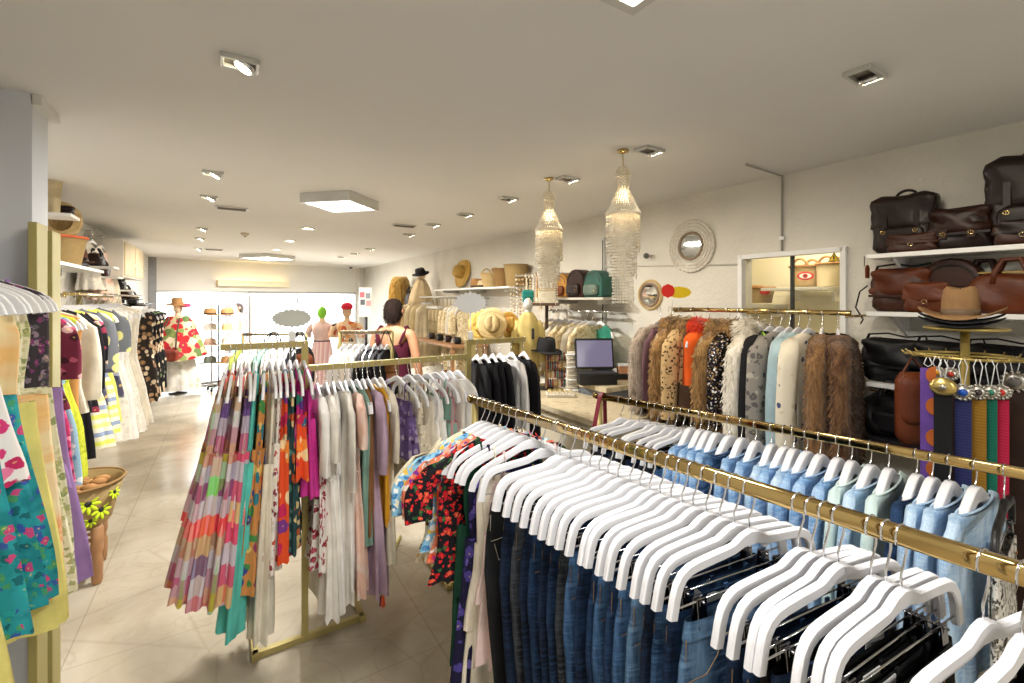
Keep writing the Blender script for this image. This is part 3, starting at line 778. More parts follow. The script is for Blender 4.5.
def bag(kind, label, mat, loc, rz, w, h, d, mat2=None, name=None, strap=True, rx=0, group=None, cat='bag', buckles=1, ry=0):
    """front faces -y, stands on z=0"""
    mat2 = mat2 or mat
    o = thing(name or {'backpack': 'leather_backpack', 'satchel': 'leather_satchel', 'tote': 'leather_tote', 'round': 'round_backpack', 'pouch': 'leather_pouch', 'duffel': 'duffel_bag'}[kind], label, cat, loc, rz, group, rx=rx, ry=ry)
    if kind == 'backpack':
        mb = MB(); soft(mb, (0, 0, h/2), w, d, h, .42, rnd=.14, wob=.05); obj('body', mb, mat, o)
        mb = MB(); soft(mb, (0, -d*.12, h*.70), w*1.02, d*.97, h*.62, .4, rnd=.16, wob=.05); obj('flap', mb, mat, o)
        mb = MB(); soft(mb, (0, -d*.52, h*.24), w*.72, d*.35, h*.40, .4, rnd=.2); obj('front_pocket', mb, mat2, o)
        for s in (-1, 1):
            mb = MB(); mb.box((s*w*.25, -d*.60, h*.5), (.022, .006, h*.42)); obj('closing_strap', mb, mat2, o); buckle(o, (s*w*.25, -d*.72, h*.36))
        mb = MB(); mb.tube([(.04*math.cos(R(a)), d*.2, h*.99+.03*math.sin(R(a))) for a in range(0, 181, 20)], .007, 6); obj('handle', mb, mat, o)
    elif kind in ('satchel', 'pouch'):
        mb = MB(); soft(mb, (0, 0, h/2), w, d, h, .45, rnd=.2, top=.9, wob=.07); obj('body', mb, mat, o)
        mb = MB(); soft(mb, (0, -d*.14, h*.68), w*1.0, d*.95, h*.66, .42, rnd=.2, top=.9, wob=.08); obj('flap', mb, mat2, o)
        if kind == 'satchel':
            mb = MB(); mb.box((0, -d*.60, h*.36), (w*.96, .004, .012)); obj('seam', mb, mat, o)
        for k in range(buckles):
            x = (k-(buckles-1)/2)*w*.42; mb = MB(); mb.box((x, -d*.62, h*.36), (.025, .006, h*.22)); obj('closing_strap', mb, mat2, o); buckle(o, (x, -d*.66, h*.36))
        if strap:
            mb = MB(); mb.tube([(-w*.47, 0, h*.85), (-w*.40, -.01, h*1.06), (-w*.1, -d*.1, h*1.10), (w*.15, -d*.05, h*1.03), (w*.42, 0, h*1.08), (w*.47, 0, h*.85)], .009, 6, flat=.5); obj('shoulder_strap', mb, LEA_K if mat is LEA_B else mat, o)
    elif kind == 'round':
        mb = MB(); pts = []
        poly = [(-w/2, .01)] + [(w/2*math.cos(R(180-a)), h-w/2 + w/2*math.sin(R(180-a))) for a in range(0, 181, 15)] + [(w/2, .01), (w*.42, 0), (-w*.42, 0)]
        mb.prism(poly, -d/2, d/2); obj('body', mb, mat, o, bevel=.02, seg=3)
        mb = MB(); soft(mb, (0, -d*.58, h*.28), w*.74, d*.36, h*.40, .45, rnd=.25); obj('front_pocket', mb, mat2, o)
        mb = MB(); mb.tube([(w*.40*math.cos(R(a)), -d*.505, h*.55 + w*.36*math.sin(R(a))) for a in range(0, 181, 15)], .004, 6); obj('zipper', mb, BLACK, o)
        buckle(o, (w*.28, -d*.77, h*.25))
    elif kind in ('tote', 'duffel'):
        mb = MB(); soft(mb, (0, 0, h/2), w, d, h, .5, rnd=.18, top=.9, bulge=.12, wob=.07); obj('body', mb, mat, o)
        for y in (-1, 1):
            mb = MB(); mb.tube([(-w*.2, y*d*.40, h*.72), (-w*.18, y*d*.38, h*1.0), (-w*.10, y*d*.2, h*1.30), (w*.10, y*d*.2, h*1.30), (w*.18, y*d*.38, h*1.0), (w*.2, y*d*.40, h*.72)], .010, 8); obj('handle', mb, mat2, o)
        mb = MB(); mb.box((0, 0, h*1.0), (w*.8, .012, .008)); obj('zipper', mb, BRASS, o)
        if kind == 'tote':
            mb = MB(); soft(mb, (0, -d*.50, h*.36), w*.55, d*.15, h*.45, .35, rnd=.1); obj('front_pocket', mb, mat2, o)
    return o
def hat(label, mat, loc, rx=0, ry=0, rz=0, r=.10, h=.11, brim=.17, band=None, name='straw_hat', group=None, curl=0, dent=.015, droop=.01):
    o = thing(name, label, 'hat', loc, rz, group, rx=rx, ry=ry)
    mb = MB(); n = 28; rings = []
    for rr, z in ((r, 0), (r*.97, h*.5), (r*.86, h*.9), (r*.7, h), (r*.4, h*.97), (.004, h*.94)):
        rings.append([(rr*.92*math.cos(2*PI*k/n), rr*1.08*math.sin(2*PI*k/n), z - (dent*max(0, 1-abs(math.cos(2*PI*k/n))*1.3) if rr < r*.8 else 0) ) for k in range(n)])
    mb.loft(rings, False, True); obj('crown', mb, mat, o)
    mb = MB(); rings = []
    def bz(rr, a): 
        q = (rr-r)/(brim-r)
        return curl*q*q*(math.cos(a)**2) - droop*q*q*(math.sin(a)**2)
    for rr, dz in ((r*.97, .002), (lerp(r, brim, .35), .002), (lerp(r, brim, .7), .002), (brim, .002), (brim, -.002), (lerp(r, brim, .7), -.003), (lerp(r, brim, .35), -.003), (r*.97, -.003)):
        rings.append([(rr*.95*math.cos(2*PI*k/n), rr*1.05*math.sin(2*PI*k/n), dz + bz(rr, 2*PI*k/n)) for k in range(n)])
    mb.loft(rings, False, False); obj('brim', mb, mat, o)
    if band:
        mb = MB(); mb.loft([[(rr*.92*math.cos(2*PI*k/n), rr*1.08*math.sin(2*PI*k/n), z) for k in range(n)] for rr, z in ((r*1.015, .004), (r*1.02, .014), (r*1.0, .028), (r*.975, .028))], False, False); obj('band', mb, band, o)
    return o
def basket(label, mat, loc, r0=.13, r1=.2, h=.24, handles=True, mat2=None, sy=1, name='woven_basket', rz=0, group=None):
    o = thing(name, label, 'basket', loc, rz, group)
    mb = MB(); mb.lathe([(r0, 0), (r0*1.04, .01), (lerp(r0, r1, .5), h*.5), (r1, h), (r1-.012, h), (lerp(r0, r1, .5)-.012, h*.5), (r0-.01, .015), (.002, .015)], n=32, sy=sy); obj('body', mb, mat, o)
    mb = MB(); mb.tube([(r1*math.cos(R(a)), r1*sy*math.sin(R(a)), h + .004*math.sin(R(a*15))) for a in range(0, 360, 12)], .009, 6, closed=True); obj('rim', mb, mat2 or mat, o)
    if handles:
        for s in (-1, 1):
            mb = MB(); mb.tube([(r1*.5*math.cos(R(a)), s*r1*sy*.86, h-.01 + r1*.6*math.sin(R(a))) for a in range(0, 181, 18)], .009, 6); obj('handle', mb, mat2 or mat, o)
    return o
def rail_tube(name, a, b, r, mat, label, cat='rail', ends=True, parent=None):
    mb = MB(); mb.tube([a, b], r, 14); o = obj(name, mb, mat, parent); return o
# ================================================================ front brass rack (jeans)
def bar_profile(a, b, w, h, n=24):
    """upright oval bar; its crest runs from a to b"""
    a, b = Vector(a), Vector(b); d = (b-a).normalized(); side = Vector((-d.y, d.x, 0)); rings = []
    for p in (a, b):
        rings.append([p + side*(w/2*math.copysign(abs(math.cos(2*PI*k/n))**.4, math.cos(2*PI*k/n))) + Vector((0, 0, -h/2 + h/2*math.copysign(abs(math.sin(2*PI*k/n))**.6, math.sin(2*PI*k/n)))) for k in range(n)])
    mb = MB(); mb.loft(rings); return mb
A0, A1 = Vector((.865, 1.674, 1.32)), Vector((1.041, .016, 1.32))       # far end, near end
B0, B1 = Vector((1.747, 1.877, 1.2)), Vector((2.165, -.05, 1.2))
def brass_rack(label, p0, p1, h=.035, w=.022):
    o = thing('garment_rack', label, 'clothes rack', (0, 0, 0))
    d = (p1-p0).normalized()
    obj('rail', bar_profile(p0 - d*.03, p1 + d*.03, w, h), BRASS, o)
    sd = Vector((-d.y, d.x, 0))
    for p in (p0, p1):
        q = p
        mb = MB(); mb.tube([(q.x, q.y, .05), (q.x, q.y, p.z-h+.004)], .014, 12); obj('post', mb, BRASS_DULL, o)
        mb = MB(); mb.tube([q - sd*.26 + Vector((0,0,.045-q.z)), q + sd*.26 + Vector((0,0,.045-q.z))], .014, 10); obj('foot', mb, BRASS_DULL, o)
        for s in (-1, 1):
            e = q + sd*.25*s; mb = MB(); mb.ball((e.x, e.y, .0165), .0165, 10, 6); obj('caster', mb, BLACK, o)
    for p in (p0,):
        mb = MB(); mb.ball((p.x - d.x*.032, p.y - d.y*.032, p.z-h/2), (.016, .016, h/2), 12, 8); obj('end_cap', mb, BRASS, o)
    mb = MB(); mb.tube([(p0.x, p0.y, .12), (p1.x, p1.y, .12)], .012, 10); obj('lower_bar', mb, BRASS_DULL, o)
    return o
brass_rack('polished brass clothes rack in front carrying the long row of jeans', A0, A1)
brass_rack('brass clothes rack behind the jeans rack, filled with pale denim', B0, B1)
RA = R(-6); RB = math.atan2(B1.x-B0.x, B0.y-B1.y)

DEN = {'black': blotch('washed black denim', ['17181b', '24262a'], 7, bs=320), 'jet': blotch('jet black twill', ['0e0e10', '17171a'], 7, bs=320),
       'navy': denim('dark navy denim', '101a2c', '24395a', .7), 'indigo': denim('indigo denim', '121f36', '28446a', .6),
       'mid': denim('mid blue denim', '1a3050', '4f74a0', .5), 'worn': denim('worn blue denim', '1f3a5e', '6d90b4', .5),
       'grey': denim('charcoal grey denim', '202329', '4b5058', .6), 'light': denim('light blue denim', '6d95c4', 'a9c6e6', .5),
       'pale': denim('pale blue denim', '93b4d8', 'c3d9ee', .5), 'aqua': blotch('pale aqua cotton', ['bfd8d8', 'd5e6e4'], 6), 'snake': floral('snake print cotton', 'd8d4cc', ['3a3835', '55514c', '8c867c', 'e6e2da'], 60, .5)}
LPATCH = plain('white leather patch', 'd9d9da', .6); BPATCH = leather('tan patch', '8a5a34', .5)
ROSES = floral('black cloth with red roses', '15141a', ['d8242c', 'c21a24', 'e0503c', '2d5a34', 'b81a26'], 46, .45)
pxA = [481,486,492,498,505,513,520,530,541,557,560,570,581,590,599,608,618,630,640,650,660,671,682,693,706,720,734,749,798,811,824,838,871,886,901,983,1022]
dsc = {'black': 'washed black', 'jet': 'jet black', 'navy': 'dark navy', 'indigo': 'indigo', 'mid': 'mid blue', 'worn': 'worn light-patched blue', 'grey': 'charcoal grey', 'light': 'light blue', 'pale': 'pale blue', 'aqua': 'pale aqua', 'snake': 'snake print'}
topsA = {
 0: ('shirt', 'beige and brown print top hung at the far tip of the front brass rail', floral('beige brown print', 'e2d5b8', ['8a5a3c', '5f4630', 'c9a878', 'f0e6d0'], 30), dict(L=.50, sleeve=.22, w=.46, sout=.12)),
 1: ('shirt', 'sky blue and yellow floral top near the far end of the front brass rail', floral('sky blue floral', '8cc4e4', ['f3f0dc', 'e8c74c', '3f86c4', 'f6f6f2'], 44, .5), dict(L=.44, sleeve=.2, w=.46, sout=.13)),
 2: ('shirt', 'coral and magenta floral top between blue floral and rose print tops', floral('coral floral', 'ee8460', ['d4348c', 'f4b4a0', '8a3a9c', 'f0e4d8', 'e85038'], 44, .5), dict(L=.47, sleeve=.2, w=.46, sout=.11)),
 3: ('shirt', 'black top covered in red roses on the front brass rail', ROSES, dict(L=.52, sleeve=.2, w=.47, sout=.12)),
 4: ('strappy', 'dark green long dress next to the red rose top', fabric('bottle green cloth', '16402f'), dict(L=.80, w=.42, t=.02, hem=.20)),
 5: ('strappy', 'navy and violet leaf print long dress beside the dark green dress', floral('navy violet print', '1b1838', ['4a3f8c', '2c2860', '6a5cae'], 24, .45), dict(L=.88, w=.42, t=.02, hem=.21)),
 6: ('strappy', 'cream sleeveless top hanging in front of the navy print dress', fabric('cream cotton', 'e4dccb'), dict(L=.92, w=.40, t=.015, hem=.19)),
 7: ('strappy', 'pale pink camisole squeezed between cream top and black jeans', fabric('blush cotton', 'dcc4bf'), dict(L=.72, w=.38, t=.02, hem=.19)),
}
jeA = ['black','navy','navy','grey','navy','indigo','navy','indigo','grey','mid','indigo','indigo','mid','indigo','mid','worn','navy','mid','indigo','worn','navy','indigo','jet','navy','jet','black','jet','jet','navy']
rg = random.Random(5); NA = len(pxA)
for i, px in enumerate(pxA):
    k = on_line(px, A0.xy, A1.xy); p = A0.lerp(A1, k); rz = RA + R(rg.uniform(-2.5, 2.5)); o_ = ORD[NA-1-i]
    if i in topsA:
        kd, lb, mt, kw = topsA[i]; kw = dict(kw); lean = 0
        hanger('plain', p, rz, 'white hanger holding a top, %s from the far end of the front brass rail' % ORD[i], 'white hangers with tops on the front brass rail')
        garment(kd, lb, 'top' if kw['L'] < .8 or i == 6 else 'dress', mt, p, rz, group=None, **{**dict(t=.018), **kw})
    else:
        c = jeA[i-8]
        hanger('clip', p, rz, 'white clip hanger, %s from the near end of the front brass rail' % o_, 'white clip hangers on the front brass rail')
        back = rg.random() < .3
        jeans(DEN[c], '%s jeans, %s from the near end of the front brass rail' % (dsc[c], o_), p, rz + (PI if back else 0), STITCH if c not in ('jet', 'black') else STITCH_W,
              card=(px in (749, 838, 901, 671, 599)), patch=LPATCH if back else None, group='jeans on the front brass rail')

pxB = [621,631,639,650,657,667,675,682.5,690,700,707.5,715.5,728.6,741,755,771,784,793,806,819.5,837,851,870,888,916,931.5,949,975]
jeB = ['grey','navy','grey','black','navy','grey','grey','mid','light','light','light','light','mid','light','light','pale','light','pale','light','light','light','aqua','pale','aqua','indigo','pale','pale','pale']
NB = len(pxB)
for i, px in enumerate(pxB):
    k = on_line(px, B0.xy, B1.xy); p = B0.lerp(B1, k); o_ = ORD[NB-i]; c = jeB[i]
    if i < 8:
        rz = R(-4) + R(rg.uniform(-4, 4))
        hanger('clip', p, rz, 'white clip hanger, %s from the near end of the second brass rail' % o_, 'white clip hangers on the second brass rail')
        jeans(DEN[c], '%s jeans, %s from the near end of the second brass rail' % (dsc[c], o_), p, rz, STITCH_W, rich=(i > 6), group='jeans on the second brass rail')
    else:
        rz = R(lerp(14, 0, (i-8)/19) + rg.uniform(-3, 3))
        hanger('plain', p, rz, 'white bow shaped hanger, %s from the near end of the second brass rail' % o_, 'bow shaped hangers on the second brass rail', body=ME_BOW)
        garment('shirt', '%s %s top, %s from the near end of the second brass rail' % (dsc[c], 'cotton' if c == 'aqua' else 'denim', o_), 'top', DEN[c], p, rz, L=.56, w=.44, t=.036, hem=.22, fold=.006, sleeve=.4, neckw=.15, name='hanging_blouse', group='denim tops on the second brass rail')
# last hanger of the second rail: clear hook with black clips and snake print trousers
p = B0.lerp(B1, on_line(1004, B0.xy, B1.xy)); RB = R(0)
hanger('clip', p, RB+R(6), 'hanger with broad black body at the near end of the second brass rail', body=arm_body(CLIP_PATH, .0125, .0085).mesh('hanger_body', BLACK))
jeans(DEN['snake'], 'snake print trousers at the near end of the second brass rail', p, RB+R(6), STITCH_W)
# maroon belt slung over the far tip of the second rail
q = B0 + (B0-B1).normalized()*.0 + (B1-B0).normalized()*.015
o = thing('leather_belt', 'maroon belt slung over the far tip of the second brass rail', 'belt', q)
d = Vector((math.cos(RB), math.sin(RB), 0)); mb = MB()
pts = [d*-.075 + Vector((0,0,-.26)), d*-.05 + Vector((0,0,-.14)), d*-.018 + Vector((0,0,-.012)), d*-.006 + Vector((0,0,.0035)), d*.006 + Vector((0,0,.0035)), d*.017 + Vector((0,0,-.012)), d*.022 + Vector((0,0,-.16)), d*.02 + Vector((0,0,-.42))]
ax = Vector((-d.y, d.x, 0)); nn = Vector((0, 0, 1))
rings = []
for i, t in enumerate(pts):
    tg_ = (pts[min(i+1, 7)] - pts[max(i-1, 0)]).normalized(); n_ = tg_.cross(ax).normalized()*.0015
    rings.append([t + ax*.014 + n_, t - ax*.014 + n_, t - ax*.014 - n_, t + ax*.014 - n_])
mb.loft(rings, smooth=False); obj('strap', mb, leather('maroon leather', '6e1f2c', .5), o)
buckle(o, tuple(pts[0] + Vector((0, 0, -.01))), CHROME, 1.3)

# ================================================================ middle painted rack
o = thing('garment_rack', 'dull gold painted rack in the middle with three stepped arms of dresses', 'clothes rack', (0, 0, 0))
MY = 2.5
def sq(name, a, b, w=.03, h=.03):
    a, b = Vector(a), Vector(b); mb = MB(); c = (a+b)/2; s = b-a
    mb.box(c, (max(abs(s.x), w), max(abs(s.y), w), max(abs(s.z), h))); return obj(name, mb, BRASS_DULL, o, bevel=.002)
LZ, MZ, RZ_ = 1.51, 1.385, 1.47
sq('post', (.33, MY, 0.03), (.33, MY, LZ)); sq('post', (1.245, MY, .03), (1.245, MY, RZ_))
sq('rail', (-.03, MY, LZ-.015), (.315, MY, LZ-.015)); sq('rail', (.345, MY, MZ-.015), (1.23, MY, MZ-.015)); sq('rail', (1.26, MY, RZ_-.015), (1.66, MY, RZ_-.015))
sq('base_beam', (.10, MY, .015), (.62, MY, .015)); sq('base_beam', (1.1, MY, .015), (1.62, MY, .015)); sq('foot', (.11, MY-.03, .015), (.11, MY+.4, .015)); sq('foot', (.61, MY-.03, .015), (.61, MY+.4, .015)); sq('foot', (1.11, MY-.03, .015), (1.11, MY+.4, .015)); sq('foot', (1.6, MY-.03, .015), (1.6, MY+.4, .015))
def at_mid(px, z):
    k = on_line(px, (0, MY), (2, MY)); return Vector((2*k, MY, z))
NEON = bands('neon and grey check', ['cfc9cf', 'd8894a', 'b76a86', 'c9c2c8', 'c8a068', 'ff4a2c', 'd6cdd2', 'a85c7a'], 1.75, 2, (['d8d2d6', '5a3f86', '5fe03c', 'e6dcd8', 'cf5f86'], 9))
NEON2 = bands('green and lilac check', ['5fe43a', 'd6b08a', 'd2647f', 'cbc3cc', '5a3f86', 'd8b684', 'ff4a2c', 'cfc6cf'], 1.6, 2, (['e2dcde', 'c8a080', 'd8d2d6', '8a6a9c'], 7))
TEAL = fabric('turquoise cotton', '5cc0b4'); PAIS = floral('paisley print', 'c98a4e', ['2e7a8a', 'd8542c', '4a8c4c', 'e8c878', '8c3a5c', '3a4c8c'], 20, .5)
WLACE = floral('white and rust print', 'e8e2da', ['b8523c', 'd8cfc4', '8c3a4c', 'e0d8cc'], 34, .42)
OFL = floral('orange flower print', 'e0522a', ['f08a3a', 'c42a5c', '2e6a8a', 'f0d0a0', '7a3a8c'], 16, .5); MULT = floral('magenta green print', 'd0348c', ['e87ac0', '3a8c7c', 'f0a03c', '5c3a8c'], 14, .48)
MAG = fabric('magenta cloth', 'c83a94'); DKT = floral('dark teal print', '2a4a4c', ['c8643c', '5c8c7c', 'e0c890'], 22)
CREAM = fabric('cream lace', 'ddd5c3', bump=.6); WHITE = fabric('white cotton', 'ebe8e4'); WHITE2 = fabric('off white linen', 'e2ddd4'); PEACH = blotch('white to peach cotton', ['e4dedb', 'e0b6a4', 'e6e0da'], 4)
MAUVE = fabric('mauve cotton', 'b39ab0'); MUST = fabric('mustard cloth', 'd49c2c'); BROWN = fabric('brown cloth', '8a6240'); SAGE = fabric('sage green cloth', '7fa295')
PURP = floral('purple print', '6a5484', ['7e68a0', 'a89ab8', '54406c'], 26); ROSEW = fabric('dusty rose', 'bf8a90')
TEALP = bands('teal patch', ['3f9aa8', '5fb0bc', 'e0d8a0', 'd8608c'], 4)
left = [ # px, kind, material, label, length, extras
 (231, 'strappy', NEON, 'outermost neon checked dress at the free end of the middle rack', .93, dict(hem=.26, t=.032)),
 (237, 'strappy', NEON2, 'green and lilac checked dress, second from the free end of the middle rack', .97, dict(hem=.25, t=.032)),
 (244, 'strappy', NEON, 'neon checked dress beside the turquoise dress, third on the middle rack', .98, dict(hem=.25, t=.032)),
 (251, 'strappy', [NEON2, bands('pink hem check', ['d2647f', 'cbc3cc', 'e05a7c', 'd8b684'], 3)], 'green and pink checked dress touching the turquoise dress', .98, dict(hem=.24, t=.032)),
 (258, 'strappy', TEAL, 'long turquoise tiered dress on the middle rack', 1.14, dict(hem=.24, t=.032, nf=5)),
 (266, 'strappy', [PAIS, PAIS], 'long paisley print dress beside the turquoise dress', .98, dict(hem=.22, t=.032)),
 (272, 'strappy', CREAM, 'cream lace dress reaching almost to the floor under the middle rack', 1.22, dict(hem=.20, t=.032)),
 (278, 'strappy', WLACE, 'narrow white dress with rust print between paisley and orange dresses', .92, dict(hem=.2, t=.032)),
 (284, 'strappy', OFL, 'orange flower print dress on the middle rack', .88, dict(hem=.22, t=.032)),
 (290, 'strappy', DKT, 'dark teal print dress between orange and magenta dresses', .86, dict(hem=.2, t=.032)),
 (296, 'strappy', [MULT, OFL], 'magenta and green print short dress near the rack post', .52, dict(hem=.22, t=.032)),
 (303, 'strappy', MAG, 'plain magenta top pressed against the rack post', .62, dict(hem=.2, t=.032)),
]
n = len(left)
for i, (px, kd, mt, lb, L, kw) in enumerate(left):
    p = at_mid(px, LZ); ln = R(lerp(9.5, -1.0, (i/(n-1))**.8)); rz = PI/2 + R(rg.uniform(-3, 3))
    hanger('plain', p, rz, 'white wooden hanger, %s from the free end of the middle rack' % ORD[i], 'white hangers on the high arm of the middle rack', lean=ln)
    garment(kd, lb, 'dress' if L > .7 else 'top', mt, p, rz, L=L, lean=ln, **kw)
mid = [
 (317, 'dress', [WHITE, floral('white with crimson hem print', 'e0dad4', ['8c2a3c', 'b0485c', 'e4ded8'], 36, .46)], 'white dress with crimson print at its hem beside the rack post', .86, dict(sleeve=.30, hem=.22)),
 (326, 'dress', WHITE2, 'long white gathered dress with short sleeves, first of the white row', 1.06, dict(sleeve=.24, hem=.28, t=.045, nf=9)),
 (333, 'dress', WHITE, 'long white dress, second of the white row on the middle rack', 1.04, dict(hem=.25, t=.03)),
 (339, 'shirt', WHITE2, 'off white long shirt in the middle of the white row', 1.05, dict(sleeve=.4, hem=.22)),
 (345, 'shirt', WHITE, 'white shirt dress just before the peach tinted dress', .98, dict(hem=.22)),
 (351, 'dress', PEACH, 'white dress blending to peach, last of the white row', 1.02, dict(sleeve=.2, hem=.25, t=.03)),
 (357, 'shirt', SAGE, 'sage green top behind the peach tinted dress', .80, dict(hem=.2)),
 (363, 'shirt', BROWN, 'brown top with wide neck between sage and mauve tops', .75, dict(hem=.2)),
 (368, 'dress', MAUVE, 'long mauve dress with short sleeves and tassels', 1.06, dict(sleeve=.34, hem=.22, t=.035)),
 (375, 'shirt', MUST, 'mustard yellow top beside the mauve dress', .72, dict(hem=.2, t=.024)),
 (381, 'shirt', CREAM, 'cream long top beside the mustard top', .92, dict(sleeve=.3, hem=.22)),
 (397, 'strappy', PURP, 'purple print top just right of the shoulder bag', .42, dict(hem=.18)),
 (409, 'strappy', floral('cream crochet', 'ddd2bd', ['b09a78', 'f0e8d8', 'e6dcc8'], 46, .38), 'cream crochet camisole with thin straps on the middle rack', .58, dict(hem=.2)),
 (418, 'strappy', CREAM, 'plain cream camisole next to the crochet one', .58, dict(hem=.2)),
 (428, 'strappy', WHITE, 'white strappy camisole in the centre of the camisole row', .56, dict(hem=.2)),
 (436, 'strappy', SAGE, 'sage strappy camisole in the camisole row', .62, dict(hem=.2)),
 (443, 'strappy', ROSEW, 'dusty rose camisole in the camisole row', .60, dict(hem=.2)),
 (450, 'shirt', WHITE2, 'off white top toward the post end of the camisole row', .66, dict(hem=.2)),
 (458, 'shirt', WHITE, 'white top touching the right post of the middle rack', .66, dict(hem=.2)),
]
for i, (px, kd, mt, lb, L, kw) in enumerate(mid):
    p = at_mid(px, MZ); rz = PI/2 + R(rg.uniform(-4, 4)) + (R(10) if 395 < px < 440 else 0)
    hanger('plain', p, rz, 'white wooden hanger, %s from the left post on the low arm of the middle rack' % ORD[i], 'white hangers on the low arm of the middle rack')
    g = garment(kd, lb, 'dress' if L > 1 else 'top', mt, p, rz, L=L, **{**dict(t=.034, neckw=.115), **kw})
    if px == 368:
        for k in range(3):
            mb = MB(); x = -.2 + .02*k
            mb.tube([(x, -.02, -1.24), (x, -.02, -1.05)], .0012, 5); mb.lathe([(.002, 0), (.007, -.008), (.006, -.016), (.010, -.05), (.002, -.05)], (x, -.02, -1.17 - .01*k), 8); obj('tassel', mb, [fabric('coral tassel', 'e0603c'), fabric('violet tassel', '4a3a6c')][k == 2], g)
dark = [(477, 'black', 'black top, first beyond the right post of the middle rack'), (485, 'print', 'black top with white print, second beyond the right post'), (493, 'black', 'plain black top, third beyond the right post'), (500, 'black', 'black jumper beside the white cardigan on the right arm'), (512, 'white', 'white cardigan among the black tops on the right arm'), (524, 'black', 'long black jacket at the outer end of the right arm')]
BLK = fabric('black jersey', '131318', .1); BPR = floral('black with white print', '16161a', ['e4e2e0', '1a1a1e', '1a1a1e', '16161a'], 9, .4)
for i, (px, c, lb) in enumerate(dark):
    p = at_mid(px, RZ_); rz = PI/2 + R(rg.uniform(-4, 4)) - R(14)
    hanger('plain', p, rz, 'white wooden hanger, %s beyond the right post among the black tops' % ORD[i], 'white hangers among the black tops')
    garment('shirt', lb, 'top', {'black': BLK, 'print': BPR, 'white': WHITE}[c], p, rz, L=.78, t=.034, hem=.2, sleeve=.42, neckw=.125)
# burst-shaped blank price cards on clip stems
def burst_card(label, base, top, rw, rh, spikes=20, mat=PAPER, rz=0):
    o = thing('price_card', label, 'sign', base, rz); h = top.z - base.z; pts = []
    for k in range(spikes*2):
        a = PI*k/spikes; q = 1 if k % 2 == 0 else .84
        pts.append((rw*q*math.cos(a), h + rh*q*math.sin(a)))
    mb = MB(); mb.prism(pts, -.0015, .0015); obj('card', mb, mat, o)
    mb = MB(); mb.tube([(0, .004, .02), (0, .004, h-rh*.5)], .004, 8); obj('stem', mb, WHITEM, o)
    mb = MB(); mb.box((0, 0, .016), (.03, .036, .05)); obj('clamp', mb, WHITEM, o, bevel=.003)
    return o
p = at_mid(472, RZ_+.012); t = P(471, 303, D=2.78)
burst_card('large white starburst price card clipped above the black tops', Vector((p.x-.01, MY, RZ_+.01)), Vector((t.x, MY, t.z)), .105, .068, rz=-YAW)
p = at_mid(292, LZ); t = P(291, 318, D=2.3)
burst_card('large pale grey starburst price card over the colourful dresses', Vector((p.x, MY, LZ+.01)), Vector((p.x, MY, t.z)), .10, .048, mat=plain('pale grey card', 'c9cbc4', .8, var=.02), rz=-R(5))
# white blouse rack behind, with shoulder bag
W0, W1 = P(340, 331, D=3.05), P(392, 331, D=3.05); W0.z = W1.z = 1.51; wr = math.atan2(W1.y-W0.y, W1.x-W0.x)
o = thing('garment_rack', 'brown topped rack of white blouses and black lace behind the middle rack', 'clothes rack')
mb = MB(); mb.tube([W0 + Vector((0,0,-.013)), W1 + Vector((0,0,-.013))], .013, 12); obj('rail', mb, plain('brown bronze', '8d7a58', .4), o)
for q in (W0, W1):
    mb = MB(); mb.tube([(q.x, q.y, .02), (q.x, q.y, 1.50)], .013, 10); obj('post', mb, BRASS_DULL, o)
    s = Vector((-math.sin(wr), math.cos(wr), 0)); mb = MB(); mb.tube([(q.x-s.x*.22, q.y-s.y*.22, .013), (q.x+s.x*.22, q.y+s.y*.22, .013)], .013, 8); obj('foot', mb, BRASS_DULL, o)
BLACE = floral('black lace', '141216', ['2a262c', '0e0c10', '39343a'], 50)
for i in range(8):
    p = W0.lerp(W1, (i+.6)/8.4); p.z = 1.51
    hanger('plain', p, wr+PI/2+R(rg.uniform(-5, 5)), 'white hanger, %s on the brown topped blouse rack' % ORD[i], 'hangers on the blouse rack')
    if i < 4: garment('shirt', '%s white blouse from the free end of the brown topped rack' % ORD[i], 'top', [WHITE, WHITE2, CREAM, WHITE][i], p, wr+PI/2, L=.7, t=.04, sleeve=.35, w=.44)
    else: garment('shirt', '%s black lace top beside the white blouses on the brown topped rack' % ORD[i-4], 'top', [BLACE, BLK][i % 2], p, wr+PI/2, L=.66, t=.04, sleeve=.3, w=.44)
q = P(386, 331, D=2.97)
o = thing('shoulder_bag', 'brown shoulder bag hanging by its long strap in front of the woman', 'bag', (q.x, q.y, 1.18), wr)
mb = MB(); soft(mb, (0, 0, .06), .16, .06, .14, .5); obj('body', mb, leather('caramel leather', '8a5a34', .4), o)
mb = MB(); soft(mb, (0, -.012, .10), .165, .055, .08, .5); obj('flap', mb, leather('caramel flap', '7d4f2c', .4), o)
mb = MB(); mb.tube([(-.06, 0, .11), (-.045, 0, .22), (-.012, 0, .325), (0, 0, .34), (.012, 0, .325), (.05, 0, .22), (.07, 0, .11)], .007, 6, flat=.5); obj('strap', mb, leather('dark strap', '43301f', .45), o)

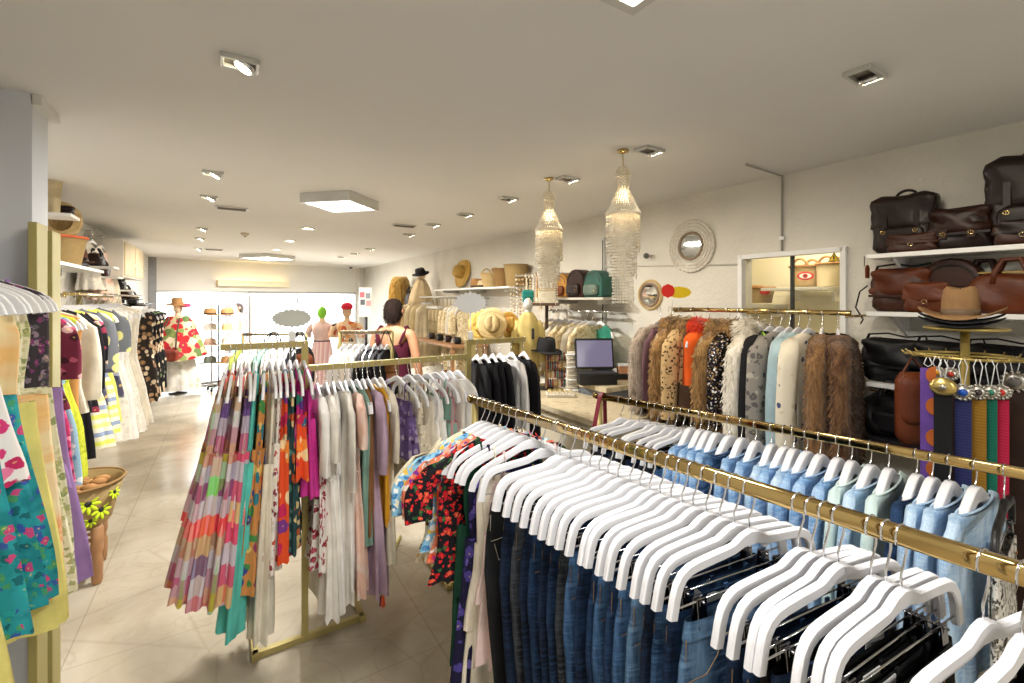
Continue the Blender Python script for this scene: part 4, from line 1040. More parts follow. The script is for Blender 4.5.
# farther rack of pale garments seen above the colourful dresses
V0, V1 = P(243, 333, D=4.1), P(306, 333, D=4.1); V0.z = V1.z = P(270, 333, D=4.1).z; vr = math.atan2(V1.y-V0.y, V1.x-V0.x)
o = thing('garment_rack', 'bronze rack of pale clothes seen above the colourful dresses', 'clothes rack')
mb = MB(); mb.tube([V0 + Vector((0,0,-.013)), V1 + Vector((0,0,-.013))], .013, 12); obj('rail', mb, bpy.data.materials['brown bronze'], o)
for q in (V0, V1):
    mb = MB(); mb.tube([(q.x, q.y, .02), (q.x, q.y, V0.z-.01)], .013, 10); obj('post', mb, BRASS_DULL, o)
    s = Vector((-math.sin(vr), math.cos(vr), 0)); mb = MB(); mb.tube([(q.x-s.x*.22, q.y-s.y*.22, .013), (q.x+s.x*.22, q.y+s.y*.22, .013)], .013, 8); obj('foot', mb, BRASS_DULL, o)
for i in range(8):
    p = V0.lerp(V1, (i+.6)/8.4)
    hanger('plain', p, vr+PI/2+R(rg.uniform(-6, 6)), 'white hanger, %s on the bronze rack of pale clothes' % ORD[i], 'hangers on the bronze rack')
    garment('shirt', '%s top, %s on the bronze rack of pale clothes' % (('lime', 'white', 'cream', 'grey green', 'white', 'cream', 'white', 'black')[i], ORD[i]), 'top', [fabric('lime top', '98a352'), WHITE, CREAM, SAGE, WHITE2, CREAM, WHITE, BLK][i], p, vr+PI/2, L=.75, t=.04, sleeve=.3, w=.42, neckw=.11)
for px, lb, mt in ((276, 'straw handbag with black hoop handles hanging on the bronze rack', STRAW), (302, 'brown handbag hanging at the post end of the bronze rack', LEA_C)):
    k = on_line(px, V0.xy, V1.xy); p = V0.lerp(V1, min(k, .97)); n_ = Vector((math.sin(vr), -math.cos(vr), 0)); p = p + n_*.06
    o = thing('hanging_handbag', lb, 'bag', p, vr)
    mb = MB(); soft(mb, (0, 0, -.28), .24, .10, .20, .5); obj('body', mb, mt, o)
    for yy in (-.03, .03):
        mb = MB(); mb.tube([(-.06, yy, -.2), (-.055, yy, -.05), (-.02, yy*.5+.02, .008), (.02, yy*.5+.02, .008), (.055, yy, -.05), (.06, yy, -.2)], .007, 8); obj('handle', mb, BLACK, o)
# ================================================================ right wall: furs, bags, belts, mirrors
GX = 2.55; G0, G1 = P(676, 307.5, X=GX), P(846, 307.5, X=GX); GZ = 1.665
o = thing('wall_rail', 'brass wall rail carrying fur coats below the sliding glass panel', 'clothes rail', (GX, 0, 0))
mb = MB(); mb.tube([(0, G1.y-.02, GZ-.013), (0, G0.y+.02, GZ-.013)], .013, 14); obj('rail', mb, BRASS, o)
for y in (G0.y+.01, (G0.y+G1.y)/2, G1.y-.0):
    mb = MB(); mb.tube([(0, y, GZ-.013), (XR-GX-.03, y, GZ-.013)], .008, 10); mb.lathe([(.03, 0), (.03, .008), (.012, .012)], (0, 0, 0), 14)
    q = obj('wall_bracket', (lambda m_: m_)(MB().tube([(0, y, GZ-.030), (XR-GX-.003, y, GZ-.030)], .006, 10)), BRASS, o)
def gy(px): return P(px, 320, X=GX).y
FUR = {'greybrown': fur_mat('grey brown fur', ['8c7c6c', 'b8a898', '6c5c4e']), 'fox': fur_mat('fox fur', ['5a3f24', 'b08a58', '7c5a34', 'cdb489']), 'orange': fabric('bright orange suede', 'd8591c'), 'redfur': fur_mat('red orange fur', ['c22c10', 'd83c16', '9c2410']),
       'white': fur_mat('cream white fur', ['d9d0be', 'efe8da', 'c4b8a0']), 'mink': fur_mat('long brown mink', ['2e1c12', '543823', '6e5036', '38241a']), 'mink2': fur_mat('light brown mink', ['5a3e28', '84623f', '4c3322'])}
LEOP = floral('leopard print', 'c9a878', ['3a2a1c', '4a3522', '5c4530', 'b08a58'], 42, .36)
SEQ = Mat('black and gold sequins', .25, .6); _co = SEQ.coord(); SEQ.col(SEQ.ramp(SEQ.sep(SEQ.vor(_co, 120, 'Color'))[0], [(0, rgb('15131a')), (.62, rgb('3a3038')), (.78, rgb('b09060')), (.92, rgb('f0ecec'))], True)).bump(SEQ.vor(_co, 120), .6, .004); SEQ = SEQ.m
furs = [
 (659, 'greybrown', dict(L=.62, t=.10, sleeve=.5), 'grey brown fur jacket at the far end of the brass wall rail'),
 (670, 'top', dict(L=.55), 'dusty mauve shirt between the grey fur and the fox fur'),
 (680, 'fox', dict(L=.62, t=.14, sleeve=.5, collar='fox', ln=.045, hemtrim='fox'), 'bushy fox fur jacket, first of the two fox coloured furs'),
 (693, 'leop', dict(L=.56, t=.10, sleeve=.5, tuft=False, collar='fox', hemtrim='fox'), 'leopard print jacket with fox fur collar'),
 (708, 'orange', dict(L=.54, t=.17, sleeve=0, tuft=False, collar='redfur'), 'bright orange coat with red fur collar and dark brown hem'),
 (728, 'fox', dict(L=.62, t=.13, sleeve=.46, collar='fox', ln=.045), 'fox fur jacket between the orange coat and the sequin jacket'),
 (739, 'seq', dict(L=.58, t=.12, sleeve=.48, tuft=False, collar='fox', hemtrim='fox'), 'black and gold sequin jacket trimmed with fox fur'),
 (757, 'white', dict(L=.72, t=.14, sleeve=.5, ln=.05, collar='white'), 'fluffy cream white fur jacket'),
 (770, 'black', dict(L=.60, t=.09, sleeve=.55, tuft=False), 'plain black jacket beside the cream white fur'),
 (780, 'grey', dict(L=.66, t=.07, sleeve=.5, tuft=False), 'grey and taupe patterned jacket beside the black jacket'),
 (789, 'palej', dict(L=.80, t=.06, sleeve=0, tuft=False), 'long pale blue grey denim coat on the brass wall rail'),
 (798, 'aquaj', dict(L=.74, t=.06, sleeve=.5, tuft=False), 'washed aqua denim jacket beside the pale coat'),
 (808, 'creamj', dict(L=.60, t=.08, sleeve=.5, tuft=False), 'cream embroidered jacket beside the brown mink coats'),
 (822, 'mink2', dict(L=.85, t=.10, sleeve=.6, ln=.03), 'light brown mink coat, partly behind the dark one'),
 (838, 'mink', dict(L=.92, t=.17, sleeve=.66, ln=.035, count=4200), 'long dark brown mink coat at the near end of the brass wall rail'),
]
GM = {'leop': LEOP, 'seq': SEQ, 'orange': FUR['orange'], 'black': fabric('black wool', '141316'), 'grey': floral('grey taupe pattern', '8c867e', ['5c5a58', 'b0a898', '3f4248'], 26), 'palej': fabric('pale blue grey denim', 'b9c6cc'), 'aquaj': fabric('washed aqua denim', '9fb6bd'), 'creamj': floral('cream embroidered cloth', 'd9cfba', ['d9cfba', '3f4a6a', 'cbbf a4'.replace(' ', ''), 'e2d9c6'], 24, .34)}
GH = BRASS
for i, (px, c, kw, lb) in enumerate(furs):
    p = Vector((GX, gy(px), GZ)); rz = R(rg.uniform(-6, 6)) + (R(24) if px > 815 else 0)
    body = None
    hanger('plain', p, rz, 'white hanger, %s from the far end of the brass wall rail' % ORD[i], 'white hangers on the brass wall rail')
    if c == 'top':
        garment('shirt', lb, 'top', fabric('dusty mauve', '6e5058'), p, rz, L=.55, t=.035, sleeve=.45)
        continue
    kw = dict(kw); col = FUR[kw.pop('collar')] if 'collar' in kw else None; ht = FUR[kw.pop('hemtrim')] if 'hemtrim' in kw else None
    g = fur_coat(lb, [FUR.get(c) or GM[c]], p, rz, collar=col, hemtrim=ht, w=.43, **kw)
    if c == 'orange':
        mb = MB(); shell(mb, [(-.46, .240, .100, .003), (-.645, .252, .108, .004)], 4, seed=3, nf=6); obj('hem_band', mb, fabric('dark brown suede', '3f2a1a'), g)
# yellow green garment hanging low between the black jacket and the pale coat
p = Vector((GX-.02, gy(775), GZ)); garment('strappy', 'lime green dress showing below the black jacket', 'dress', fabric('lime cloth', 'a8d44c'), p, 0, L=.98, t=.03, hem=.2)
# red and yellow price card on a stem
q = P(672, 300, X=GX); o = thing('price_card', 'red round and yellow oval price card at the far end of the brass wall rail', 'sign', (GX, G0.y+.03, GZ), -YAW)
c0 = P(681, 287, X=GX)
mb = MB(); n = 24; mb.prism([(.045+.085*math.cos(2*PI*k/n)*(1-.06*(k % 2)), .10+.04*math.sin(2*PI*k/n)*(1-.06*(k % 2))) for k in range(n)], -.0015, .0015); obj('yellow_burst', mb, plain('yellow card', 'e8c818', .7, var=.02), o)
mb = MB(); mb.prism([(-.03+.045*math.cos(2*PI*k/16), .11+.048*math.sin(2*PI*k/16)*(1-.12*(k % 2))) for k in range(16)], -.004, -.002); obj('red_disc', mb, plain('red card', 'd8281c', .7, var=.02), o)
mb = MB(); mb.tube([(0, 0, 0), (0, 0, .08)], .003, 6); obj('stem', mb, WHITEM, o)
# baskets on the shelves of the back room
for i, (px, py, lb, r0, r1, h, md) in enumerate([(761, 303, 'small seagrass basket with red flowers on the low shelf behind the sliding glass', .06, .08, .10, 'red'), (749, 303, 'coral patterned basket at the edge of the sliding glass', .06, .075, .11, 'coral'), (806, 286.5, 'straw basket with a red eye motif behind the sliding glass', .065, .085, .12, 'eye'), (832, 286.5, 'pale straw basket below the warning sticker', .07, .08, .13, None)]):
    X = 3.68; p = P(px, py, X=X)
    b = basket(lb, [SEAGRASS, floral('coral basket', 'd8a078', ['c23c34', 'e8c8a0', 'd8684c'], 20), STRAW, STRAW_P][i], p, r0*1.25, r1*1.25, h*1.25, handles=(i > 1), mat2=STRAW_T, rz=R(90))
    if md == 'eye':
        for rx_, rz_, off, nm, cc in ((.052, .030, .0, 'eye_outline', 'b8202c'), (.038, .019, .004, 'eye_white', 'f0e6d8'), (.016, .016, .008, 'iris', 'b8202c'), (.006, .006, .011, 'pupil', '1a1a1a')):
            mb = MB(); n = 24; dd = .112 + off
            poly = [(rx_*math.cos(2*PI*k/n), .075 + rz_*math.sin(2*PI*k/n)) for k in range(n)]
            mb.T = Matrix.Rotation(R(-157), 4, 'Z')
            mb.prism(poly, -dd, -dd+.05); obj(nm, mb, plain('paint '+nm, cc, .7, var=.02), b)
    if md == 'red':
        for k in range(3):
            mb = MB(); mb.ball((-.075+.03*k, .06, .09), (.028, .028, .024)); obj('flower', mb, plain('red felt', 'c8302c', .8), b)
for px0, px1, py in ((745, 780, 304.5), (784, 843, 287.5)):
    a, b = P(px0, py, X=3.8), P(px1, py, X=3.8); z = P((px0+px1)/2, py, X=3.68).z - .012
    o = thing('wall_shelf', 'white shelf of the back room behind the sliding glass, %s' % ('the lower one' if px0 < 780 else 'the higher one'), 'shelf', (3.70, (a.y+b.y)/2, z))
    mb = MB(); mb.box((0, 0, 0), (.46, abs(a.y-b.y)+.01, .022)); obj('board', mb, WHITEM, o, bevel=.003)
    for s in (-1, 1):
        mb = MB(); mb.box((.16, s*abs(a.y-b.y)*.35, -.05), (.12, .02, .08)); obj('bracket', mb, WHITEM, o)
t = thing('ceiling_lamp', 'warm ceiling lamp of the back room behind the sliding glass', 'lamp', (3.5, 1.6, 2.43))
mb = MB(); mb.lathe([(.12, 0), (.12, -.02), (.10, -.04), (.002, -.045)], n=20); obj('globe', mb, glow('back room lamp', 'ffe8b0', 8), t)
mb = MB(); mb.lathe([(.135, .018), (.135, 0), (.12, 0), (.12, .018)], n=20); obj('rim', mb, WHITEM, t)
L = bpy.data.lights.new('backroom', 'POINT'); L.energy = 14; L.color = (1, .92, .74); L.shadow_soft_size = .1
q = bpy.data.objects.new('backroom_lamp', L); COL.objects.link(q); q.parent = t; q.location = (0, 0, -.1)

# bag shelves
SXf, SXb = 2.72, XR
sh = [(P(866, 254.5, X=SXf).z, 'top'), (P(866, 311.5, X=SXf).z, 'middle'), (P(865, 381.5, X=SXf).z, 'lower')]
SY1, SY0 = P(866, 300, X=SXf).y, -.35
zs = [s[0] for s in sh]
for z, nm in sh:
    o = thing('wall_shelf', 'white %s shelf of the leather bags on the right wall' % nm, 'shelf', (SXb, 0, z))
    mb = MB(); mb.box(((SXf-SXb)/2, (SY0+SY1)/2, -.011), (SXb-SXf, SY1-SY0, .022)); obj('board', mb, WHITEM, o, bevel=.003)
    for y in (SY1-.10, (SY0+SY1)/2):
        mb = MB(); mb.add([(-.005, y-.006, -.14), (-.005, y+.006, -.14), (-.005, y+.006, -.022), (-.005, y-.006, -.022), (SXf-SXb+.03, y+.006, -.022), (SXf-SXb+.03, y-.006, -.022)], [(0,1,2,3), (3,2,4,5), (0,3,5), (1,4,2), (0,5,4,1)], False); obj('bracket', mb, WHITEM, o)
def on_shelf(px, k, x): # x: distance in front of the wall
    return Vector((XR - x, P(px, 300, X=XR-x).y, zs[k] + .001))
RQ = -PI/2    # bags face away from the wall: local -y towards -X
bag('backpack', 'dark brown leather backpack at the far end of the top shelf', LEA_D, on_shelf(905, 0, .10), RQ, .25, .29, .11, LEA_D)
bag('pouch', 'flat brown leather pouch leaning before the dark backpack', LEA_B, on_shelf(911, 0, .205), RQ+R(6), .19, .085, .035, LEA_B, strap=False, rx=R(-8))
bag('satchel', 'dark satchel with brass buckles, tilted in the middle of the top shelf', LEA_D, on_shelf(962, 0, .12), RQ, .22, .19, .12, LEA_M, strap=False, buckles=2, ry=R(0))
bag('backpack', 'tall dark leather bag at the near end of the top shelf', LEA_D, on_shelf(1036, 0, .10), RQ, .28, .38, .12, LEA_D)
bag('pouch', 'low brown leather pouch before the tall dark bag on the top shelf', LEA_B, on_shelf(1024, 0, .215), RQ, .18, .10, .035, LEA_D, strap=False)
bag('satchel', 'chestnut leather messenger bag with black strap on the middle shelf', LEA_B, on_shelf(903, 1, .11), RQ, .25, .215, .11, LEA_T, buckles=0)
bag('round', 'round topped brown leather backpack on the middle shelf', LEA_B, on_shelf(953, 1, .09), RQ, .22, .25, .10, LEA_M)
bag('pouch', 'tan leather clutch leaning in front on the middle shelf', LEA_C, on_shelf(926, 1, .215), RQ, .17, .14, .035, LEA_C, strap=False)
bag('tote', 'dark leather tote with handles behind the tan bag on the middle shelf', LEA_M, on_shelf(985, 1, .075), RQ, .22, .18, .09, LEA_M)
bag('duffel', 'large tan leather bag with handles at the near end of the middle shelf', LEA_C, on_shelf(1013, 1, .16), RQ, .26, .175, .10, LEA_T)
for px, lb, w_ in ((896, 'black leather bag at the far end of the lower shelf', .27), (950, 'black leather bag behind the belt stand on the lower shelf', .26), (1008, 'black leather bag at the near end of the lower shelf', .28)):
    bag('satchel', lb, LEA_K, on_shelf(px, 2, .12), RQ, w_, .22, .13, LEA_K, buckles=0)
# leather tassel tag and looped strap hanging at the shelf end
q = Vector((SXf-.012, SY1-.01, zs[0]-.03)); o = thing('leather_tag', 'tan leather tag hanging from the end of the top shelf', 'tag', q)
mb = MB(); mb.tube([(0, .012, .02), (0, .013, -.03)], .002, 5); obj('cord', mb, LEA_K, o)
mb = MB(); mb.prism([(-.018, -.09), (.018, -.09), (.02, -.04), (.008, -.025), (-.008, -.025), (-.02, -.04)], -.003, .003); obj('leather', mb, LEA_C, o)
o = thing('hanging_strap', 'thin black bag strap looped over the end of the middle shelf', 'strap', (SXf-.012, SY1-.012, zs[1]))
mb = MB(); mb.tube([(0, 0, .13), (-.01, .03, .10), (-.004, .05, .02), (0, .02, -.04), (0, .03, -.06)], .004, 6); obj('strap', mb, LEA_K, o); buckle(o, (0, .03, -.06), CHROME, .6)
# low stand with black bags under the shelves
q = P(884, 440, X=2.68)
o = thing('low_table', 'low dark table under the shelves carrying black bags', 'table', (2.81, .65, 0))
mb = MB(); mb.box((0, 0, q.z-.015), (.25, 1.5, .03)); obj('table_top', mb, BLACKM, o, bevel=.003)
for sx_ in (-1, 1):
    for sy_ in (-1, 1): mb = MB(); mb.box((sx_*.10, sy_*.7, (q.z-.03)/2), (.03, .03, q.z-.03)); obj('leg', mb, BLACKM, o)
for px, w_ in ((884, .26), (940, .26), (1000, .28)):
    pp = Vector((2.80, P(px, 300, X=2.66).y, q.z+.001)); bag('tote', {884: 'black tote on the low table beside the dark mink coat', 940: 'black tote on the low table behind the coloured belts', 1000: 'black tote at the near end of the low table'}[px], LEA_K, pp, RQ, w_, .21, .14, LEA_K)

# gold belt stand with hats on top
BD = 1.85; BRASS_L = plain('pale gold paint', 'c4ad66', .3, .6, .04); bt = P(965, 327, D=BD); bx, by = bt.x, bt.y; ztop = bt.z; zr = P(972, 356, D=BD).z
o = thing('belt_stand', 'gold rotating stand with a ring of hooks carrying belts and hats', 'display stand', (bx, by, 0))
mb = MB(); mb.lathe([(.24, 0), (.24, .02), (.05, .035), (.02, .05)], n=28); obj('base', mb, BRASS_L, o)
mb = MB(); mb.tube([(0, 0, .03), (0, 0, ztop-.01)], .0145, 14); obj('pole', mb, BRASS_L, o)
mb = MB(); mb.lathe([(.125, -.012), (.128, -.008), (.128, -.002), (.123, 0), (.002, 0)], (0, 0, ztop), 32); obj('top_disc', mb, BRASS_L, o)
RR = .155
mb = MB(); mb.tube([(RR*math.cos(R(a)), RR*math.sin(R(a)), zr) for a in range(0, 360, 12)], .006, 8, closed=True); obj('ring', mb, BRASS_L, o)
mb = MB()
for a in range(0, 360, 90): mb.tube([(0, 0, zr), (RR*math.cos(R(a+20)), RR*math.sin(R(a+20)), zr)], .005, 6)
obj('spokes', mb, BRASS_L, o)
view = math.atan2(-by, -bx)   # towards the photographer
for a in range(0, 360, 18):
    mb = MB(); c_, s_ = math.cos(view+R(a)), math.sin(view+R(a)); mb.tube([(RR*c_, RR*s_, zr), ((RR+.035)*c_, (RR+.035)*s_, zr), ((RR+.042)*c_, (RR+.042)*s_, zr+.012)], .003, 6); obj('hook', mb, BRASS_L, o)
FELT_B = blotch('tan felt', ['8a6a48', '9c7a55'], 8); FELT_K = plain('black felt', '17161a', .9)
hz = ztop + .001; hq = P(966, 322, D=BD)
for k, (lb, mt, r, br) in enumerate((('black felt hat at the bottom of the hat stack on the gold stand', FELT_K, .054, .135), ('second black felt hat, just under the tan cowboy hat', FELT_K, .050, .135))):
    hat(lb, mt, (bx-.02, by+.01, hz + .012 + .016*k), rz=view+R(90), r=r, h=.055, brim=br, band=None, name='felt_hat', curl=.028, dent=.0)
hat('tan cowboy hat with dark band on top of the gold belt stand', FELT_B, (bx-.015, by+.01, hz+.046), rz=view+R(84), r=.064, h=.118, brim=.138, band=plain('braided band', '6e5a44', .7), name='cowboy_hat', curl=.035, dent=.025, droop=.015)
SILV = metal('antique silver', 'b8b4ac', .3); GOLD = metal('hammered gold', 'd8bf78', .28)
def belt(px, label, mat, w_, zl, buck=None, off=0, zt=0, stone=None, edge=None, depth=0):
    a = None
    p = P(px, 356, D=BD-.15+depth); q = Vector((p.x, p.y, zr))
    v = q - Vector((bx, by, zr)); v.z = 0
    yaw = -YAW - math.atan((px-CX)/FOC)
    o = thing('hanging_belt', label, 'belt', q, yaw)
    z0 = zr - q.z; zb = -(zr - .42) + off
    mb = MB(); mb.tube([(-.004, 0, .006), (-.012, 0, -.02), (0, 0, -zl)], .0016, 5); mb.tube([(.004, 0, .006), (.012, 0, -.02), (0, 0, -zl)], .0016, 5); obj('cord', mb, PAPER, o)
    mb = MB(); rings = []; 
    for i in range(8):
        z = lerp(-zl-.005, zb, i/7); y = .004*math.sin(i*1.7+px)
        rings.append([(w_/2, y-.002, z), (w_/2, y+.002, z), (-w_/2, y+.002, z), (-w_/2, y-.002, z)])
    mb.loft(rings, smooth=False); obj('strap', mb, mat, o)
    if edge:
        n = 9
        for i in range(n):
            z = lerp(-zl-.03, zb+.05, i/(n-1)); mb = MB(); mb.prism([(w_*.5 - w_*.66*math.cos(R(t_)), z + .034*math.sin(R(t_))) for t_ in range(90, -91, -20)] + [(w_*.5, z-.034), (w_*.5, z+.034)], -.012, -.008); obj('scallop', mb, edge, o)
    if buck:
        kind, r, mt = buck
        mb = MB(); n = 24
        prof = [(r, 0), (r*.96, .006), (r*.6, .012), (.001, .014)]
        M_ = Matrix.Translation((0, -.006, -zl)) @ Matrix.Rotation(R(90), 4, 'X'); mb.T = M_; mb.lathe(prof, n=24, sx=1.15 if kind == 'oval' else 1); obj('buckle', mb, mt, o)
        if kind == 'flower':
            for k in range(14):
                mb = MB(); a_ = 2*PI*k/14; mb.ball((r*1.05*math.cos(a_), -.010, -zl + r*1.05*math.sin(a_)), .0065, 8, 5); obj('bead', mb, SILV, o)
        if stone:
            mb = MB(); mb.ball((0, -.018, -zl), (r*.52, .008, r*.52), 14, 8); obj('stone', mb, plain('stone '+stone, stone, .2, var=.05), o)
        if kind == 'oval':
            mb = MB(); mb.ball((0, -.02, -zl), (r*.35, .006, r*.3), 10, 6); obj('relief', mb, SILV, o)
    return o
def woven(nm, h, h2): return bands(nm, [h, h2, h, h], 90, 2)
belt(928, 'purple belt with an orange scalloped edge on the gold stand', fabric('purple ribbon', '6a4a9c'), .045, .03, None, edge=fabric('orange felt scallop', 'b8622c'), depth=.06)
belt(943, 'black belt with a large gold oval buckle on the gold stand', woven('black elastic', '141416', '1e1e20'), .052, .095, ('oval', .034, GOLD))
belt(937, 'belt with a small amber stone high up beside the gold oval buckle', fabric('dark brown braid', '4a2c1c'), .03, .058, ('flower', .019, SILV), stone='d89a2c', depth=.1)
belt(951, 'belt with a red stone high up between gold oval and blue flower', fabric('brown braid', '4a2c20'), .03, .062, ('flower', .02, SILV), stone='b83a28', depth=.09)
belt(963, 'navy blue woven belt with a blue flower buckle', woven('navy elastic', '262a55', '303668'), .046, .115, ('flower', .026, SILV), stone='1c4fb0')
belt(978, 'mustard woven belt with a dark silver buckle', woven('mustard elastic', '8a6420', '9c7428'), .044, .115, ('flower', .023, SILV), stone='3a3030')
belt(990, 'green woven belt with a green stone buckle', woven('green elastic', '14604e', '1c6e58'), .038, .115, ('flower', .022, SILV), stone='1c7a5c')
belt(1001, 'crimson woven belt with a red stone buckle', woven('crimson elastic', 'a81c3c', 'b8284a'), .042, .115, ('flower', .023, SILV), stone='c8281c')
belt(1015, 'dark brown belt with a large silver filigree buckle', leather('dark belt leather', '33211a', .5), .05, .09, ('flower', .036, SILV), stone='6e6a66', depth=.08)
# rust wallet bag hanging at the far side of the belt stand
q = P(915, 370, D=BD+.05); o = thing('wallet_bag', 'tan leather wallet bag hanging beside the purple belt', 'bag', q, -YAW-math.atan((915-CX)/FOC)+R(35))
mb = MB(); soft(mb, (0, 0, -.16), .14, .05, .30, .4, rnd=.15); obj('body', mb, LEA_C, o)
mb = MB(); soft(mb, (0, -.014, -.12), .135, .05, .20, .4, rnd=.15); obj('flap', mb, LEA_T, o)
mb = MB(); mb.tube([(.03, -.033, -.02), (.03, -.035, -.29)], .004, 6); obj('zipper', mb, metal('pale zip', 'cbb89a', .4), o)
mb = MB(); mb.tube([(-.05, 0, -.02), (0, .02, .05), (.05, 0, -.02)], .005, 6); obj('strap', mb, LEA_C, o)

# round beaded mirrors
MIRROR = metal('mirror glass', 'e8ecee', .02, 0)
def mirror(px, py, label, r, rf, mat, beads=True):
    c = P(px, py, X=XR-.02); o = thing('round_mirror', label, 'mirror', (XR, c.y, c.z))
    B = Matrix.Rotation(R(-90), 4, 'Y')
    mb = MB(); mb.T = B; mb.lathe([(r, .013), (.0005, .013)], n=40, cap=False); obj('mirror_glass', mb, MIRROR, o)
    mb = MB(); mb.T = B; mb.lathe([(r, .006), (r+.004, .022), (r+.018, .024), (r+.022, .004)], n=40, cap=False); obj('inner_ring', mb, plain('bronze ring', '8a7560', .4), o)
    n = 52
    if beads:
        for q in range(4):
            rr = lerp(r+.03, rf, q/3); mb = MB()
            k_ = int(n*(1 + q*.3))
            for k in range(k_): a = 2*PI*(k + .5*q)/k_; mb.ball((-.012-.004*math.sin(k*2.1+q), rr*math.cos(a), rr*math.sin(a)), (.008, .0105, .0105), 6, 4)
            obj('bead_ring', mb, mat, o)
    else:
        mb = MB(); mb.T = B; mb.lathe([(r+.022, .002), (r+.03, .022), (rf-.01, .022), (rf, .002)], n=40, cap=False); obj('straw_rim', mb, mat, o)
    mb = MB(); mb.T = B; mb.lathe([(rf*.97, .009), (.002, .009)], n=36, cap=False); obj('backing', mb, PAPER, o)
    return o
mirror(690, 246, 'large round mirror in a wide cream beaded frame on the right wall', .088, .19, plain('cream shell beads', 'e0d9cb', .5))
mirror(649, 295, 'smaller round mirror with golden straw rim, lower on the right wall', .08, .128, STRAW, beads=False)
# conduits and sensor on the wall
o = thing('wall_conduit', 'thin grey conduit rising from the sliding glass to the ceiling', 'pipe', (XR-.012, 0, 0))
y = P(782, 210, X=XR-.012).y
mb = MB(); mb.tube([(0, y, 2.02), (0, y, ZC-.012), (-.42, y-.02, ZC-.012)], .007, 8); obj('pipe', mb, plain('grey conduit', 'a9a59e', .5), o)
mb = MB(); mb.box((0, y, 2.1), (.018, .03, .02)); obj('clip', mb, WHITEM, o)
o = thing('wall_conduit', 'thin horizontal conduit along the right wall below the mirrors', 'pipe', (XR-.008, 0, 0))
mb = MB(); mb.tube([(0, P(742, 262, X=XR).y+.02, 1.955), (0, 3.1, 2.02)], .005, 8); obj('pipe', mb, plain('cream conduit', 'cfc9bd', .6), o)
mb = MB(); mb.box((0, 3.09, 2.02), (.014, .03, .03)); obj('junction_box', mb, WHITEM, o)
c = P(648, 256, X=XR-.03); o = thing('wall_sensor', 'small grey alarm sensor on the right wall between the mirrors', 'sensor', c)
mb = MB(); mb.tube([(.03, 0, .0), (-.01, 0, 0)], .012, 10); obj('arm', mb, SHADE, o)
mb = MB(); mb.ball((-.02, 0, 0), (.028, .022, .024), 12, 8); obj('head', mb, plain('dark lens', '54504c', .3), o)

# shell chandeliers
SHELLM = Mat('capiz shell', .35, 0, .5); SHELLM.col(SHELLM.ramp(SHELLM.noise(SHELLM.coord(), 40), [(.3, rgb('ded2b8')), (.7, rgb('f2ead8'))])); SHELLM.b.inputs['Subsurface Weight'].default_value = .0; SHELLM = SHELLM.m
def chandelier(px, ptop, label, D):
    c = P(px, ptop, Z=ZC); o = thing('shell_chandelier', label, 'chandelier', (c.x, c.y, ZC))
    mb = MB(); mb.lathe([(.03, 0), (.03, -.012), (.006, -.02)], n=14); obj('ceiling_rose', mb, BRASS, o)
    mb = MB(); mb.tube([(0, 0, -.015), (0, 0, -.10)], .003, 6); obj('cord', mb, BRASS_DULL, o)
    rg_ = random.Random(3)
    # spiralling bead body
    for z0, z1, r0, r1, nm in ((-.09, -.155, .014, .034, 'finial'), (-.155, -.215, .034, .022, 'neck'), (-.215, -.285, .030, .062, 'upper_bell'), (-.285, -.335, .058, .086, 'crown')):
        mb = MB()
        for q in range(6):
            t_ = (q+.5)/6; z = lerp(z0, z1, t_); r = lerp(r0, r1, t_) if nm != 'finial' else .014 + .022*math.sin(PI*min(1, t_*.9))
            k_ = max(8, int(r*2*PI/.012))
            for k in range(k_): a = 2*PI*(k/k_) + q*.4; mb.ball((r*math.cos(a), r*math.sin(a), z), .0068, 6, 4)
        obj(nm, mb, SHELLM, o)
    mb = MB(); mb.tube([(.088*math.cos(R(a)), .088*math.sin(R(a)), -.338) for a in range(0, 360, 15)], .006, 6, closed=True); obj('hoop', mb, SHELLM, o)
    for r, zt, zb, n, nm in ((.086, -.34, -.535, 40, 'outer_strands'), (.070, -.34, -.66, 30, 'middle_strands'), (.055, -.34, -.80, 24, 'inner_strands')):
        mb = MB()
        for k in range(n):
            a = 2*PI*k/n + r*10; x, y_ = r*math.cos(a), r*math.sin(a); z = zt; ze = zb + rg_.uniform(-.008, .008)
            while z > ze:
                w_ = .0065; b_ = rg_.uniform(-.6, .6); c_, s_ = math.cos(a+PI/2+b_)*w_, math.sin(a+PI/2+b_)*w_
                nx, ny = math.cos(a+b_)*.0006, math.sin(a+b_)*.0006
                mb.add([(x-c_+nx, y_-s_+ny, z-.007), (x+nx, y_+ny, z), (x+c_+nx, y_+s_+ny, z-.007), (x+nx, y_+ny, z-.014), (x-c_-nx, y_-s_-ny, z-.007), (x-nx, y_-ny, z), (x+c_-nx, y_+s_-ny, z-.007), (x-nx, y_-ny, z-.014)], [(0,1,2,3), (7,6,5,4)], False)
                z -= .0155
        obj(nm, mb, SHELLM, o)['kind'] = 'stuff'
    mb = MB(); mb.ball((0, 0, -.30), .022, 12, 8); obj('bulb', mb, glow('chandelier bulb', 'ffe4b0', 6), o)
    L = bpy.data.lights.new('chandelier_bulb', 'POINT'); L.energy = 1.6; L.color = (1, .88, .68); L.shadow_soft_size = .03
    q = bpy.data.objects.new('chandelier_bulb', L); COL.objects.link(q); q.parent = o; q.location = (0, 0, -.25)
    return o
chandelier(623, 150, 'nearer and larger looking shell chandelier with three tiers of strands', 2.4)
chandelier(549, 178, 'farther shell chandelier, hanging beyond the first one', 3.0)
# ================================================================ left wall
UPG = plain('olive gold upright', 'a3985c', .5, .2, .05)
